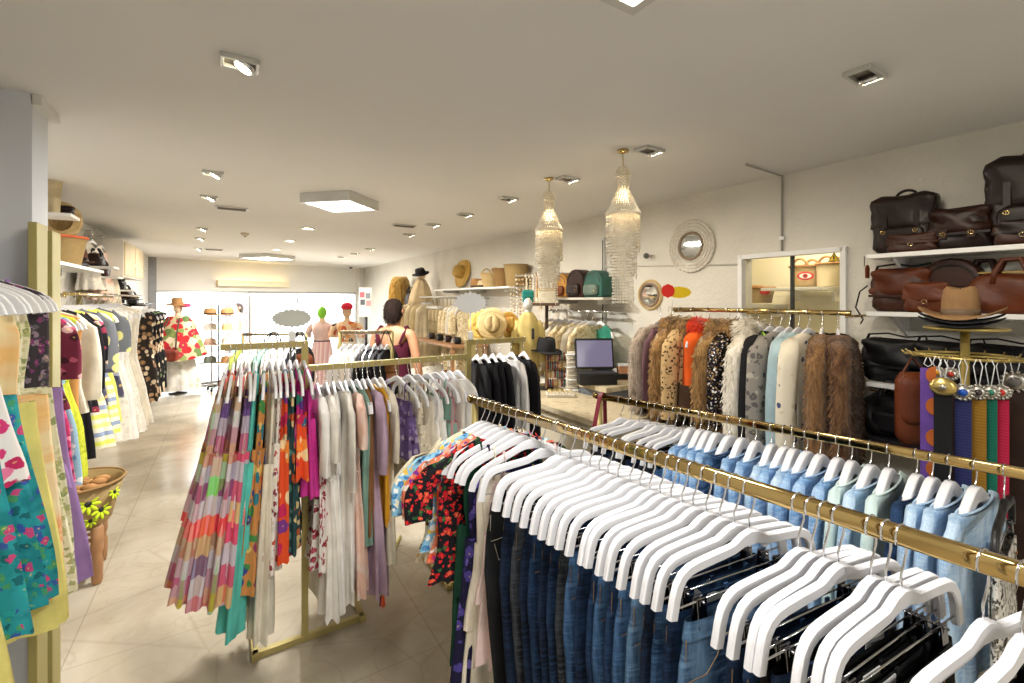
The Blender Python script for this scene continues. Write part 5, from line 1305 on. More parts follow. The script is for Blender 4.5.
# front bay on the near side of the pier: uprights, rail, dresses
o = thing('garment_stand', 'olive gold frame standing before the left pier', 'clothes rack', (-.6, 2.376, 0))
for y, h, w_ in ((0, 2.0, .115), (.165, 1.99, .105)):
    mb = MB(); mb.box((0, y, h/2), (.025, w_, h)); obj('upright', mb, UPG, o, bevel=.003)
mb = MB(); mb.box((0, .08, .02), (.03, .36, .04)); obj('foot', mb, UPG, o)
LX, LZ2 = -.745, 1.91
o = thing('wall_rail', 'brass rail of the front bay carrying the dresses beside the left pier', 'clothes rail', (LX, 0, 0))
mb = MB(); mb.tube([(0, 1.2, LZ2-.013), (0, 2.42, LZ2-.013)], .012, 12); obj('rail', mb, BRASS, o)
for y in (1.25, 2.40):
    mb = MB(); mb.tube([(0, y, LZ2-.03), (XL-LX+.002, y, LZ2-.03)], .008, 8); obj('arm', mb, BRASS, o)
TBL = floral('teal floral cloth', '1f7f88', ['c2487c', '2aa0a0', '3a5ca8', '4a9c6c', '1c6870'], 40, .45, bg2='2b98a0')
TIE = blotch('yellow and apricot tie dye', ['e8d88c', 'e6b878', 'e9dcb4', 'e2a070', 'ece0a8'], 3.2, .6, (.5, .5, 1.6))
YEL = fabric('pale yellow cloth', 'ddd27c'); PKW = floral('pink and white floral', 'ece6e2', ['d83c78', 'e87ca0', 'f2ece8', 'c22c60'], 26, .5)
CRG = floral('cream green floral', 'd8d4b4', ['a8ac78', 'c8c098', 'e6e0c8', '8c9868'], 42, .5); BWH = floral('white with black marks', 'e8e6e4', ['2a2a2e', 'e8e6e4', '4a4a50'], 22, .34)
DKM = floral('dark print', '3a363c', ['7a3c6c', '5c5862', '8c7a8c'], 44); LIL = fabric('lilac cloth', '9a7ab0')
fb = [ # Y, kind, mat, L, label, extras
 (1.56, 'strappy', BWH, 1.0, 'white dress with black marks at the near end of the left rail', dict(hem=.24)),
 (1.64, 'strappy', YEL, 1.08, 'pale yellow dress under the teal floral one on the left rail', dict(hem=.26)),
 (1.72, 'strappy', TBL, .98, 'teal floral dress at the near end of the left rail', dict(hem=.29)),
 (1.79, 'strappy', PKW, .60, 'pink and white floral ruffled top on the left rail', dict(hem=.25)),
 (1.86, 'strappy', TBL, .98, 'second teal floral dress, behind the pink floral top', dict(hem=.29, t=.04)),
 (1.94, 'strappy', YEL, 1.1, 'pale yellow tiered dress before the tie dyed one', dict(hem=.29, extra=3, t=.034)),
 (2.00, 'strappy', TIE, 1.06, 'yellow and apricot tie dyed tiered dress on the left rail', dict(hem=.29, extra=3, t=.04, w=.48)),
 (2.07, 'strappy', CRG, 1.08, 'cream and green floral long dress on the left rail', dict(hem=.28, w=.47, t=.036)),
 (2.14, 'strappy', CRG, 1.06, 'second cream and green floral dress, nearer the pier', dict(hem=.28, w=.46)),
 (2.20, 'shirt', DKM, .98, 'dark violet print tunic next to the olive gold frame', dict(hem=.26, w=.42)),
 (2.26, 'strappy', LIL, 1.12, 'lilac long dress just before the olive gold frame', dict(hem=.29, w=.44, t=.036)),
]
for i, (y, kd, mt, L, lb, kw) in enumerate(fb):
    p = Vector((LX, y, LZ2)); rz = R(rg.uniform(-5, 5))
    hanger('plain', p, rz, 'white hanger, %s from the near end of the left front rail' % ORD[i], 'white hangers on the left front rail')
    garment(kd, lb, 'top' if L < .7 else 'dress', mt, p, rz, L=L, **{**dict(t=.03), **kw})

# second bay along the left wall
MX, MZ2 = -.96, 1.77
o = thing('wall_rail', 'brass rail along the left wall behind the pier', 'clothes rail', (MX, 0, 0))
mb = MB(); mb.tube([(0, 2.9, MZ2-.013), (0, 7.6, MZ2-.013)], .012, 12); obj('rail', mb, BRASS, o)
for y in (3.0, 4.35, 5.9, 7.5):
    mb = MB(); mb.tube([(0, y, MZ2-.03), (XL-MX+.002, y, MZ2-.03)], .008, 8); obj('arm', mb, BRASS, o)
for y in (4.62, 6.05):
    o = thing('wall_upright', 'olive gold wall upright %s' % ('beside the shelf of baskets' if y < 5 else 'beside the wall cabinet'), 'upright', (XL, y, 0))
    mb = MB(); mb.box((.02, 0, 1.0), (.04, .09, 2.0)); obj('post', mb, UPG, o, bevel=.003); mb = MB(); mb.box((.045, 0, 1.2), (.01, .03, 1.5)); obj('slotted_strip', mb, SHADE, o)
PKF = floral('raspberry fringe', 'a8305c', ['7a2848', 'c85080', '5c1c34', 'd88098'], 30, .5); LBL = floral('light blue speckle', '8cb0c4', ['d8dce0', '5c88a8', 'b8a8c8'], 24)
CHA = blotch('chartreuse crochet', ['a8b030', 'c2c83c', '8c9428'], 14, bump=.6, bs=60); YST = bands('cream green blue stripe', ['e2dfc4', 'd8e068', 'e2dfc4', '8c9cb8', 'e6e2cc', 'dede88'], 5.5)
GYD = floral('grey violet floral', '6c7078', ['3c3c58', '9a9cb0', 'd8d490', '4a4860'], 12, .5); LEM = fabric('lemon cloth', 'd8dc74'); WLC = floral('white lace', 'e6e1d8', ['efebe4', 'd8d2c6', 'e2dcd2'], 30)
MAR = floral('maroon print', '6a2438', ['a85068', '3c1420', 'c8a0a0'], 20); TAN2 = fabric('camel cloth', 'b8844c')
bb = [
 (3.34, 'shirt', MAR, .55, 'maroon print top, first behind the olive gold frame', dict(sleeve=.3)),
 (3.44, 'dress', PKF, .98, 'raspberry fringed dress behind the olive gold frame', dict(hem=.22, t=.04)),
 (3.53, 'dress', LBL, 1.02, 'light blue speckled dress beside the raspberry one', dict(hem=.22)),
 (3.63, 'dress', CHA, 1.02, 'chartreuse crochet dress above the basket', dict(hem=.22, t=.035)),
 (3.73, 'shirt', TAN2, 1.0, 'camel long cardigan behind the chartreuse dress', dict(hem=.22)),
 (3.83, 'shirt', CREAM, .66, 'cream jacket on the left wall rail', dict(sleeve=.5)),
 (3.92, 'shirt', BLK, .98, 'black long tunic beside the cream jacket', dict(hem=.22, sleeve=.45)),
 (4.04, 'shirt', floral('black floral', '1c1a20', ['c85070', '8a3048', 'd8c0b0'], 20), .70, 'black floral top beside the black tunic', dict(sleeve=.3)),
 (4.18, 'dress', YST, .98, 'cream dress with lime and blue stripes on the left wall rail', dict(hem=.26, t=.04)),
 (4.34, 'shirt', GYD, .72, 'grey violet floral blouse above the striped dress', dict(sleeve=.4, t=.04)),
 (4.50, 'dress', YST, .96, 'second striped cream dress, beyond the grey violet blouse', dict(hem=.25, t=.035)),
 (4.70, 'dress', LEM, .92, 'lemon yellow dress on the left wall rail', dict(hem=.22)),
 (4.86, 'shirt', GYD, .76, 'second grey violet floral blouse beside the lemon dress', dict(sleeve=.3)),
 (5.05, 'dress', WLC, 1.15, 'white lace dress, first of the long white row by the left wall', dict(hem=.26, t=.05)),
 (5.30, 'dress', WHITE, 1.2, 'plain white dress, second of the long white row by the left wall', dict(hem=.27, t=.05)),
 (5.55, 'dress', WLC, 1.22, 'white lace dress, third of the long white row by the left wall', dict(hem=.28, t=.05)),
 (5.80, 'dress', CREAM, 1.2, 'cream lace dress, fourth of the long white row by the left wall', dict(hem=.28, t=.05)),
 (6.05, 'dress', WLC, 1.25, 'white lace dress, last of the long white row by the left wall', dict(hem=.28, t=.05)),
]
for i, (y, kd, mt, L, lb, kw) in enumerate(bb):
    p = Vector((MX, y, MZ2)); rz = R(rg.uniform(-7, 7))
    hanger('plain', p, rz, 'white hanger, %s from the pier on the left wall rail' % ORD[i], 'white hangers on the left wall rail')
    garment(kd, lb, 'top' if L < .8 else 'dress', mt, p, rz, L=L, **{**dict(t=.028), **kw})
# black floral garments at the far end
BFL = floral('black cream floral', '17161a', ['d8c8a8', 'a8a090', '6c7c5c', 'c8a88c'], 9, .44)
for i, y in enumerate((8.2, 8.6, 9.0, 9.4)):
    p = Vector((MX-.1, y, 1.66)); 
    hanger('plain', p, 0, 'hanger, %s on the black rail near the shop window' % ORD[i], 'hangers by the shop window')
    garment('dress', '%s dress, %s on the black rail near the shop window' % (('tan floral', 'black and cream floral', 'black and cream floral', 'black and cream floral')[i], ORD[i]), 'dress', [floral('tan black floral', '2a2422', ['b89878', 'd8c8b0', '8c6c50'], 14), BFL, BFL, BFL][i], p, 0, L=1.3, t=.05, w=.36, hem=.2)
o = thing('wall_rail', 'black rail of floral dresses at the far end of the left wall', 'clothes rail', (MX-.1, 0, 0))
mb = MB(); mb.tube([(0, 8.0, 1.648), (0, 9.7, 1.648)], .012, 10); obj('rail', mb, BLACKM, o)
for y in (8.05, 9.65): mb = MB(); mb.tube([(0, y, 1.648), (XL-MX+.1+.002, y, 1.648)], .008, 8); obj('arm', mb, BLACKM, o)

# shelf with baskets above the second bay
def lw(px, py, X=-.98): return P(px, py, X=X)
zsh = 1.955
o = thing('wall_shelf', 'white shelf of baskets high on the left wall behind the pier', 'shelf', (XL, 0, zsh))
mb = MB(); mb.box((.19, 4.05, -.011), (.38, 1.9, .022)); obj('board', mb, WHITEM, o, bevel=.003)
for y in (3.3, 4.5): mb = MB(); mb.box((.12, y, -.05), (.24, .02, .06)); obj('bracket', mb, WHITEM, o)
y1 = lw(69, 262).y; basket('woven basket with orange rim trim on the left wall shelf', SEAGRASS, (-1.03, y1, zsh+.001), .11, .15, .21, mat2=plain('coral trim', 'd8643c', .8), handles=False)
hat('broad golden straw hat standing upright on the basket of the left wall shelf', STRAW, (-1.02, y1-.04, zsh+.33), rx=R(-82), rz=R(16), r=.075, h=.09, brim=.128, band=plain('brown ribbon', '5a3420', .7))
q = lw(80, 245); 
hat('brown felt hat on the left wall shelf beyond the basket', plain('brown felt', '6a4434', .9), (-1.02, y1+.36, zsh+.062), r=.08, h=.11, brim=.12, name='felt_hat', band=BLACK)
hat('grey felt hat under the brown one on the left wall shelf', plain('grey felt', '8a8a90', .9), (-1.02, y1+.36, zsh+.004), r=.085, h=.055, brim=.15, name='felt_hat', band=BLACK, dent=0)
# tall woven lamp shade hanging near the pier
c = P(53, 168, X=-.98)
o = thing('woven_vase', 'tall tapering woven vase standing by the pier on a small shelf', 'vase', (c.x, c.y, 0))
z1, z0 = P(53, 168, X=-.98).z, P(53, 214, X=-.98).z
mb = MB(); mb.lathe([(.03, z0), (.034, z0+.01), (.038, z0+(z1-z0)*.4), (.052, z0+(z1-z0)*.8), (.062, z1-.02), (.055, z1-.02), (.03, z0+.03)], n=24); obj('body', mb, STRAW_P, o)
mb = MB(); mb.tube([(.062*math.cos(R(a)), .062*math.sin(R(a)), z1-.01) for a in range(0, 360, 15)], .010, 8, closed=True); obj('rim', mb, plain('dark brown binding', '4a3a30', .8), o)
s = thing('wall_shelf', 'small bracket shelf beside the pier under the woven vase', 'shelf', (XL, c.y, z0-.002))
mb = MB(); mb.box((.19, 0, -.01), (.38, .22, .02)); obj('board', mb, WHITEM, s); mb = MB(); mb.box((.1, 0, -.05), (.2, .02, .06)); obj('bracket', mb, WHITEM, s)
o = thing('leather_pouch', 'small dark brown pouch at the foot of the woven vase', 'pouch', (-.93, c.y+.06, z0))
mb = MB(); soft(mb, (0, 0, .035), .08, .06, .07, .6); obj('body', mb, LEA_M, o); mb = MB(); soft(mb, (.005, -.01, .05), .082, .055, .035, .5); obj('flap', mb, LEA_D, o)
# hanging ornament and white lace dresses on hooks high on the wall
def high_dress(px, ytop, ybot, label, mat, hem=.22, X=-1.12):
    a, b = P(px, ytop, X=X), P(px, ybot, X=X); L = a.z-b.z
    p = Vector((X, a.y, a.z)); hanger('plain', p, R(80), 'white hanger of the %s' % label, None)
    garment('dress', label, 'dress', mat, p, R(80), L=L-.1, t=.05, w=.36, hem=hem, sleeve=0)
    o = thing('wall_hook', 'hook holding the %s' % label, 'hook', (XL, a.y, a.z))
    mb = MB(); mb.tube([(0, 0, -.004), (X-XL, 0, -.004), (X-XL+.02, 0, .012)], .004, 6); obj('arm', mb, CHROME, o); mb = MB(); mb.lathe([(.02, 0), (.02, .004), (.002, .005)], n=12); obj('plate', mb, CHROME, o, (0, 0, -.004), (0, R(90), 0))
high_dress(92, 230, 290, 'short white lace dress shown high on the left wall', WLC)
high_dress(101, 236, 300, 'short blush lace dress shown high on the left wall', PEACH)
high_dress(109, 247, 306, 'short cream dress shown high on the left wall', CREAM)
a = P(89, 215, X=-1.05); o = thing('wall_ornament', 'brown leaf shaped woven ornament high on the left wall', 'ornament', (XL, a.y, a.z))
mb = MB(); mb.T = Matrix.Rotation(R(90), 4, 'Z'); n = 18
mb.prism([(.055*math.sin(2*PI*k/n)*(1-.35*math.cos(2*PI*k/n)), -.16 + .16*math.cos(2*PI*k/n)) for k in range(n)], -.03, -.015); obj('leaf', mb, STRAW_T, o)
mb = MB(); mb.tube([(.02, 0, -.3), (.025, 0, .01)], .004, 6); obj('stem', mb, WOOD, o)
# dark handbags on brackets further along
for i, (px, py) in enumerate(((107, 262), (112, 272), (128, 285), (134, 294), (140, 300))):
    q = P(px, py+5, X=-1.0); o = thing('shelf_bracket', 'bracket shelf, %s of the descending row on the left wall' % ORD[i], 'shelf', (XL, q.y, q.z))
    mb = MB(); mb.box((.16, 0, -.008), (.32, .26, .016)); obj('board', mb, WHITEM if i < 3 else BLACKM, o); mb = MB(); mb.box((.08, 0, -.035), (.16, .015, .04)); obj('bracket', mb, WHITEM if i < 3 else BLACKM, o)
    bag('tote', '%s small handbag, %s of the descending row on the left wall' % (('dark brown', 'brown', 'black', 'brown', 'black')[i], ORD[i]), [LEA_M, LEA_B, LEA_K, LEA_B, LEA_K][i], (-1.08, q.y, q.z+.001), R(90), .20, .13, .10, LEA_K)
# wall cabinet
o = thing('wall_cabinet', 'cream wall cabinet under the ceiling on the left wall', 'cabinet', (XL, 6.35, 1.96))
mb = MB(); mb.box((.15, .65, .2), (.30, 1.3, .40)); obj('body', mb, plain('white cabinet', 'e4e0d8', .5, var=.02), o, bevel=.003)
for k in range(2):
    mb = MB(); mb.box((.307, .33+.64*k, .2), (.014, .60, .36)); d_ = obj('door', mb, plain('cream door', 'dcc9a0', .5, var=.02), o, bevel=.003)
    mb = MB(); mb.tube([(.315, .33+.64*k+.2, .10), (.33, .33+.64*k+.2, .11), (.33, .33+.64*k+.2, .17), (.315, .33+.64*k+.2, .18)], .004, 6); obj('handle', mb, CHROME, d_)

# stool with flower basket
sx0, sy0 = -.84, 3.80
o = thing('wooden_stool', 'low turned wood stool with rungs under the flower basket', 'stool', (sx0, sy0, 0), R(6))
for a in (-1, 1):
    for b in (-1, 1):
        mb = MB(); mb.lathe([(.020, 0), (.026, .02), (.030, .14), (.022, .17), (.030, .21), (.030, .34), (.02, .35)], (a*.155, b*.155, 0), 14); obj('leg', mb, WOOD, o)
for z in (.10, .19, .27):
    for b in (-1, 1):
        mb = MB(); mb.tube([(-.15, b*.155, z), (.15, b*.155, z)], .012, 8); obj('rung', mb, WOOD, o)
    for a in (-1, 1):
        mb = MB(); mb.tube([(a*.155, -.15, z+.02), (a*.155, .15, z+.02)], .012, 8); obj('rung', mb, WOOD, o)
mb = MB(); mb.box((0, 0, .335), (.30, .30, .02)); obj('seat', mb, SEAGRASS, o, bevel=.006)
bk = basket('seagrass basket painted with neon green daisies on the low stool', SEAGRASS, (sx0+.05, sy0-.03, .352), .165, .235, .25, handles=False, mat2=plain('stitched rim', '8a6a3c', .8))
mb = MB(); mb.lathe([(.19, .17), (.12, .18), (.05, .20), (.001, .20)], n=24); 
for k in range(26):
    a = k*2.4; r_ = .02+.155*(k/26)**.5; mb.ball((r_*math.cos(a), r_*math.sin(a), .20 + .02*math.sin(k*1.7)), (.045, .030, .024), 8, 5)
obj('straw_lining', mb, STRAW_T, bk)
NG = plain('neon green felt', 'c3dc1e', .8, var=.04)
def daisy(ang, z, r, nm):
    rr = lerp(.165, .235, z/.25) + .004; f = Matrix.Rotation(ang, 4, 'Z') @ Matrix.Translation((rr, 0, z)) @ Matrix.Rotation(R(90-14), 4, 'Y')
    mb = MB()
    for k in range(9):
        a = 2*PI*k/9; mb.T = f @ Matrix.Rotation(a, 4, 'Z') @ Matrix.Translation((r*.62, 0, 0)); mb.ball((0, 0, 0), (r*.42, r*.17, .005), 8, 5)
    d_ = obj('daisy', mb, NG, bk)
    mb = MB(); mb.T = f; mb.ball((0, 0, .003), (r*.26, r*.26, .006), 10, 5); obj('daisy_centre', mb, BLACK, d_)
va = math.atan2(-sy0, -sx0)
daisy(va+R(14), .165, .062, 'a'); daisy(va+R(34), .10, .058, 'b'); daisy(va+R(52), .18, .045, 'c'); daisy(va+R(20), .05, .04, 'd')

# ================================================================ window display
SKINM = plain('mannequin beige', 'd8b898', .5, var=.03)
def dress_form(label, loc, rz, top, skirt, h=1.62, head=None, belt_=None, skirt_hem=.28, skirt_len=.78, name='mannequin', arms=False):
    o = thing(name, label, 'mannequin', loc, rz)
    mb = MB(); mb.lathe([(.15, 0), (.15, .012), (.02, .03), (.012, .05), (.012, h*.55)], n=20); obj('stand', mb, CHROME, o)
    s = h/1.62
    mb = MB(); n = 24; rings = []
    for z, rx_, ry_ in ((.86, .05, .04), (.88, .155, .11), (.95, .165, .115), (1.06, .125, .09), (1.16, .135, .095), (1.25, .155, .115), (1.33, .165, .09), (1.38, .12, .065), (1.41, .055, .05), (1.46, .048, .048), (1.47, .03, .03)):
        rings.append([(rx_*s*math.cos(2*PI*k/n), ry_*s*math.sin(2*PI*k/n), z*s) for k in range(n)])
    mb.loft(rings); obj('torso', mb, SKINM, o)
    if top:
        mb = MB(); rings = []
        for z, rx_, ry_ in ((1.03, .14, .105), (1.10, .135, .10), (1.18, .15, .11), (1.26, .17, .125), (1.34, .18, .10), (1.39, .13, .075)):
            rings.append([((rx_+.004*math.sin(7*2*PI*k/n))*s*math.cos(2*PI*k/n), (ry_+.004)*s*math.sin(2*PI*k/n), z*s) for k in range(n)])
        mb.loft(rings, False, False); obj('bodice', mb, top, o)
        for sd in (-1, 1):
            mb = MB(); mb.tube([(sd*.15*s, 0, 1.345*s), (sd*.21*s, 0, 1.30*s), (sd*.24*s, .01, 1.2*s), (sd*.245*s, .02, 1.12*s)], [.05, .055, .06, .065], 12, flat=.9, cap=False); obj('sleeve', mb, top, o)
    if skirt:
        mb = MB(); n = 40; rings = []
        for i in range(10):
            t_ = i/9; r_ = lerp(.14, skirt_hem, t_**.8); rings.append([((r_ + .02*t_*math.sin(11*2*PI*k/n))*math.cos(2*PI*k/n), (r_*.8 + .02*t_*math.sin(11*2*PI*k/n))*math.sin(2*PI*k/n), (1.06*s - skirt_len*t_)) for k in range(n)])
        mb.loft(rings, False, False); obj('skirt', mb, skirt, o)
    if belt_:
        mb = MB(); n = 24; mb.loft([[((.145)*s*math.cos(2*PI*k/n), .11*s*math.sin(2*PI*k/n), z*s) for k in range(n)] for z in (1.03, 1.08)], False, False); obj('belt', mb, belt_, o)
    if head:
        mb = MB(); mb.ball((0, 0, 1.56*s), (.075, .09, .11), 16, 10); mb.tube([(0, 0, 1.42*s), (0, 0, 1.5*s)], .045, 12); obj('head', mb, SKINM if head == 'skin' else head, o)
    return o
w0 = P(178, 393, Z=0)
FLW = floral('red green rose shawl', 'c4b08c', ['b8242a', '7c8c4c', 'b8242a', '5c7040', 'a02838', 'd8c8a8'], 9, .62)
o = dress_form('mannequin in a red and green floral shawl with a gauzy white skirt', (w0.x, w0.y, 0), R(-20), FLW, floral('gauzy white skirt', 'd4d0c8', ['e2ded6', 'b8bca8', 'c8c4bc'], 10), h=1.62, head='skin', skirt_hem=.36, skirt_len=.98)
mb = MB(); n = 44; rings = []
for i in range(8):
    t_ = i/7; rx_ = lerp(.17, .46, t_**.8); ry_ = lerp(.13, .36, t_); rings.append([((rx_ + .02*t_*math.sin(9*2*PI*k/n))*math.cos(2*PI*k/n), (ry_+.02*t_*math.sin(9*2*PI*k/n))*math.sin(2*PI*k/n), 1.41 - .70*t_ - .10*t_*abs(math.sin(2*PI*k/n))) for k in range(n)])
mb.loft(rings, False, False); obj('shawl', mb, FLW, o)
hat('straw hat on the mannequin in the floral shawl', STRAW_T, (w0.x-.01, w0.y, 1.63), r=.10, h=.12, brim=.19, rx=R(8))
fl = thing('fabric_flower', 'pink fabric flower beside the straw hat of the floral mannequin', 'flower', (w0.x+.16*math.cos(YAW), w0.y-.16*math.sin(YAW), 1.60))
for k in range(7):
    mb = MB(); a = k*2.4; mb.ball((.035*math.cos(a), .03*math.sin(a), .04*math.sin(a*1.3)), (.035, .03, .035), 8, 6); obj('petal', mb, fabric('pink petal', 'd84468'), fl)
o = thing('handbag', 'red brown bag with long straps worn in front of the floral shawl', 'bag', (w0.x+.30*_s*-1+.02, w0.y-.42, .64), -YAW)
mb = MB(); soft(mb, (0, 0, .10), .44, .12, .2, .5); obj('body', mb, leather('brick red leather', '7d3022', .5), o)
for s in (-1, 1):
    mb = MB(); mb.tube([(s*.17, 0, .19), (s*.14, .06, .45), (s*.09, .20, .74)], .012, 6); obj('strap', mb, leather('dark green strap', '3c3a2c', .5), o)
# rolling hat rack just inside the glazing
h0 = P(226, 392, D=8.6); h0.z = 0
o = thing('hat_stand', 'black wheeled stand holding straw hats in front of the shop window', 'hat stand', (h0.x, h0.y, 0), -YAW)
zt = P(0, 304, D=8.3).z
for x in (-.14,):
    mb = MB(); mb.tube([(x, 0, .08), (x, 0, 1.62)], .013, 10); obj('post', mb, BLACKM, o)
    for dx, dy in ((.2, 0), (-.2, 0), (0, .2), (0, -.2)):
        mb = MB(); mb.tube([(x, 0, .09), (x+dx, dy, .066)], .013, 8); obj('foot', mb, BLACKM, o)
        mb = MB(); mb.ball((x+dx, dy, .0305), (.022, .022, .03), 10, 6); obj('caster', mb, BLACK, o)
zhat = [P(0, y, D=8.6).z for y in (315, 330, 345, 363)]
for z in zhat: mb = MB(); mb.tube([(-.36, 0, z), (.10, 0, z)], .008, 8); obj('crossbar', mb, BLACKM, o)
PKS = weave('pinkish straw', 'd8b8a4', 'a8887c', 70); GRS = weave('grey green straw', '8c9080', '5c6458', 70); WHS = weave('bleached straw', 'e8e2d8', 'c4bcae', 80)
HM = [[STRAW_T, WHS, PKS, GRS], [STRAW_T, STRAW, WHS, STRAW_T]]
hn = [['tan', 'bleached', 'pinkish', 'grey green'], ['tan', 'golden', 'white', 'brown']]
for cidx, x in enumerate((-.30, .02)):
    for k, z in enumerate(zhat):
        q = Vector((h0.x + x*math.cos(YAW), h0.y - x*math.sin(YAW), z + .011))
        hat('%s straw hat, %s from the top, %s column of the window hat stand' % (hn[cidx][k], ORD[k], ('first', 'second')[cidx]), HM[cidx][k], q, r=.10, h=.12, brim=.185, rz=rg.uniform(0, 3), band=LEA_M if k == 0 else None, group='hats on the window stand')
# mannequins toward the middle of the window
m0 = P(322, 395, D=7.6); m0.z = 0
dress_form('mannequin in a pale pink dress with black belt and green head', (m0.x, m0.y, 0), -YAW+R(180), fabric('pale pink cloth', 'd8bcb8'), bands('pink fine stripe', ['dcb8bc', 'e8d4d2', 'd4a8b0'], 16, 0), h=1.55, head=plain('green head', '7cc832', .5), belt_=BLACK, skirt_hem=.25)
m1 = P(347, 395, D=7.4); m1.z = 0
dress_form('mannequin with a floral top and a crimson cap', (m1.x, m1.y, 0), -YAW+R(180), floral('tan floral top', 'd8b898', ['2a2a2a', 'b85c3c', 'e8dcc8', 'c88c5c'], 9, .5), fabric('pale skirt', 'd8d0c4'), h=1.58, head='skin')
o = thing('cap', 'crimson cap on the mannequin with the floral top', 'hat', (m1.x, m1.y, 1.575), -YAW)
mb = MB(); mb.ball((0, 0, .02), (.095, .11, .075), 16, 8); obj('crown', mb, plain('crimson cloth', 'cc1f3f', .8), o)
mb = MB(); mb.lathe([(.12, -.012), (.13, -.006), (.09, .0)], n=20, sx=1, sy=1.2); obj('brim', mb, bpy.data.materials['crimson cloth'], o)
# brochure stand at the far right of the window
b0 = P(366, 395, D=8.6); b0.z = 0
o = thing('display_stand', 'black stand with a white printed board near the right end of the window', 'stand', (b0.x, b0.y, 0), -YAW)
mb = MB(); mb.tube([(0, 0, .02), (0, 0, 1.5)], .03, 10); obj('post', mb, BLACKM, o); mb = MB(); mb.lathe([(.2, 0), (.2, .02), (.03, .03)], n=24); obj('base', mb, BLACKM, o)
mb = MB(); mb.box((0, -.03, 1.66), (.24, .02, .55)); obj('board', mb, PAPER, o)
for k, (x, z, c_) in enumerate(((-.06, 1.80, 'c86c7c'), (.05, 1.78, '8c98a4'), (-.05, 1.66, '5c6470'), (.06, 1.64, 'd8a0a8'))):
    mb = MB(); mb.box((x, -.042, z), (.085, .004, .10)); obj('picture', mb, plain('print %d' % k, c_, .6), o)
# person in yellow out on the street
# ================================================================ counter and its things
STONE = blotch('beige stone worktop', ['b8a98c', 'c8bb9e', 'a8987a'], 12, bump=.05, rough=.3)
CREAMP = plain('cream counter front', 'cfc5ae', .5, var=.03); GREYP = plain('grey counter panel', '6c7076', .4, var=.04)
CA, CB = .95, 1.035
o = thing('shop_counter', 'stone topped counter running away behind the brass racks', 'counter', (2.21, 2.72, 0))
mb = MB(); mb.box((0, 0, CA-.02), (.50, 1.34, .04)); obj('worktop', mb, STONE, o, bevel=.004)
mb = MB(); mb.box((.01, 0, (CA-.04)/2), (.44, 1.28, CA-.04)); obj('body', mb, CREAMP, o, bevel=.003)
mb = MB(); mb.box((-.222, 0, .05), (.02, 1.28, .1)); obj('plinth', mb, GREYP, o)
o = thing('cash_counter', 'higher counter against the right wall carrying the till laptop', 'counter', (2.70, 2.80, 0))
mb = MB(); mb.box((0, 0, CB-.02), (.47, .44, .04)); obj('worktop', mb, STONE, o, bevel=.004)
mb = MB(); mb.box((.0, 0.01, (CB-.04)/2), (.45, .40, CB-.04)); obj('body', mb, GREYP, o, bevel=.003)
for k in range(2): mb = MB(); mb.box((-.0, -.195, .70-.28*k), (.38, .012, .24)); d_ = obj('drawer', mb, GREYP, o, bevel=.003); mb = MB(); mb.tube([(-.05, -.215, .70-.28*k), (.05, -.215, .70-.28*k)], .005, 6); obj('handle', mb, CHROME, d_)
# laptop
q = P(579, 381, Z=CB); lp = thing('laptop', 'black laptop with lit lilac screen on the higher counter', 'laptop', (2.55, 2.80, CB+.001), -YAW+R(4))
mb = MB(); mb.box((0, -.06, .04), (.30, .13, .08)); obj('cash_drawer', mb, BLACK, lp, bevel=.006)
mb = MB(); mb.box((0, -.06, .09), (.30, .13, .018)); kb = obj('keyboard', mb, plain('charcoal keys', '2a2a30', .5), lp, bevel=.004)
mb = MB(); mb.box((0, .02, .235), (.32, .014, .25), rx=R(-10)); obj('lid', mb, BLACK, lp, bevel=.005)
SCR = Mat('lit screen', .2); _k = SCR.sep(SCR.coord())[2]; SCR.col((.02,.02,.03,1)); SCR.b.inputs['Emission Color'].default_value = rgb('8c84a0'); SCR.b.inputs['Emission Strength'].default_value = .55; SCR = SCR.m
mb = MB(); mb.box((0, .011, .236), (.292, .003, .215), rx=R(-10)); obj('screen', mb, SCR, lp)
def small(name, label, cat, px, py, Z, build, D=None, rz=-YAW):
    p = P(px, py, Z=Z) if D is None else P(px, py, D=D); p.z = Z + .001
    o = thing(name, label, cat, p, rz); build(o); return o
def b_printer(o):
    mb = MB(); soft(mb, (0, 0, .055), .20, .16, .11, .35, rnd=.2); obj('body', mb, plain('dark grey plastic', '3a3a3e', .5), o); mb = MB(); mb.box((0, -.03, .113), (.12, .05, .012)); obj('paper_slot', mb, BLACK, o); mb = MB(); mb.box((0, -.05, .13), (.08, .002, .05), rx=R(20)); obj('receipt', mb, PAPER, o)
small('receipt_printer', 'dark grey receipt printer beside the laptop', 'printer', 604, 378, CB, b_printer)
def b_tray(o):
    mb = MB(); soft(mb, (0, 0, .03), .22, .14, .06, .4, rnd=.2); obj('body', mb, BLACK, o)
    for k in range(4): mb = MB(); mb.box((-.07+.045*k, 0, .075), (.03, .09, .04), rz=R(8*k)); obj('card', mb, [PAPER, plain('kraft', 'b08c60', .8), PAPER, SHADE][k], o)
small('desk_tray', 'black desk tray with upright cards at the wall end of the counter', 'tray', 622, 379, CB, b_tray)
def b_glasses(o):
    mb = MB(); mb.box((0, 0, .03), (.12, .07, .06)); obj('box', mb, LEA_K, o, bevel=.01)
    for s in (-1, 1): mb = MB(); mb.tube([(s*.03+.024*math.cos(R(a)), -.03, .075+.018*math.sin(R(a))) for a in range(0, 360, 30)], .003, 6, closed=True); obj('lens_rim', mb, BLACK, o)
small('glasses_case', 'dark case with spectacles on the counter near the wall', 'case', 647, 381, CB, b_glasses)
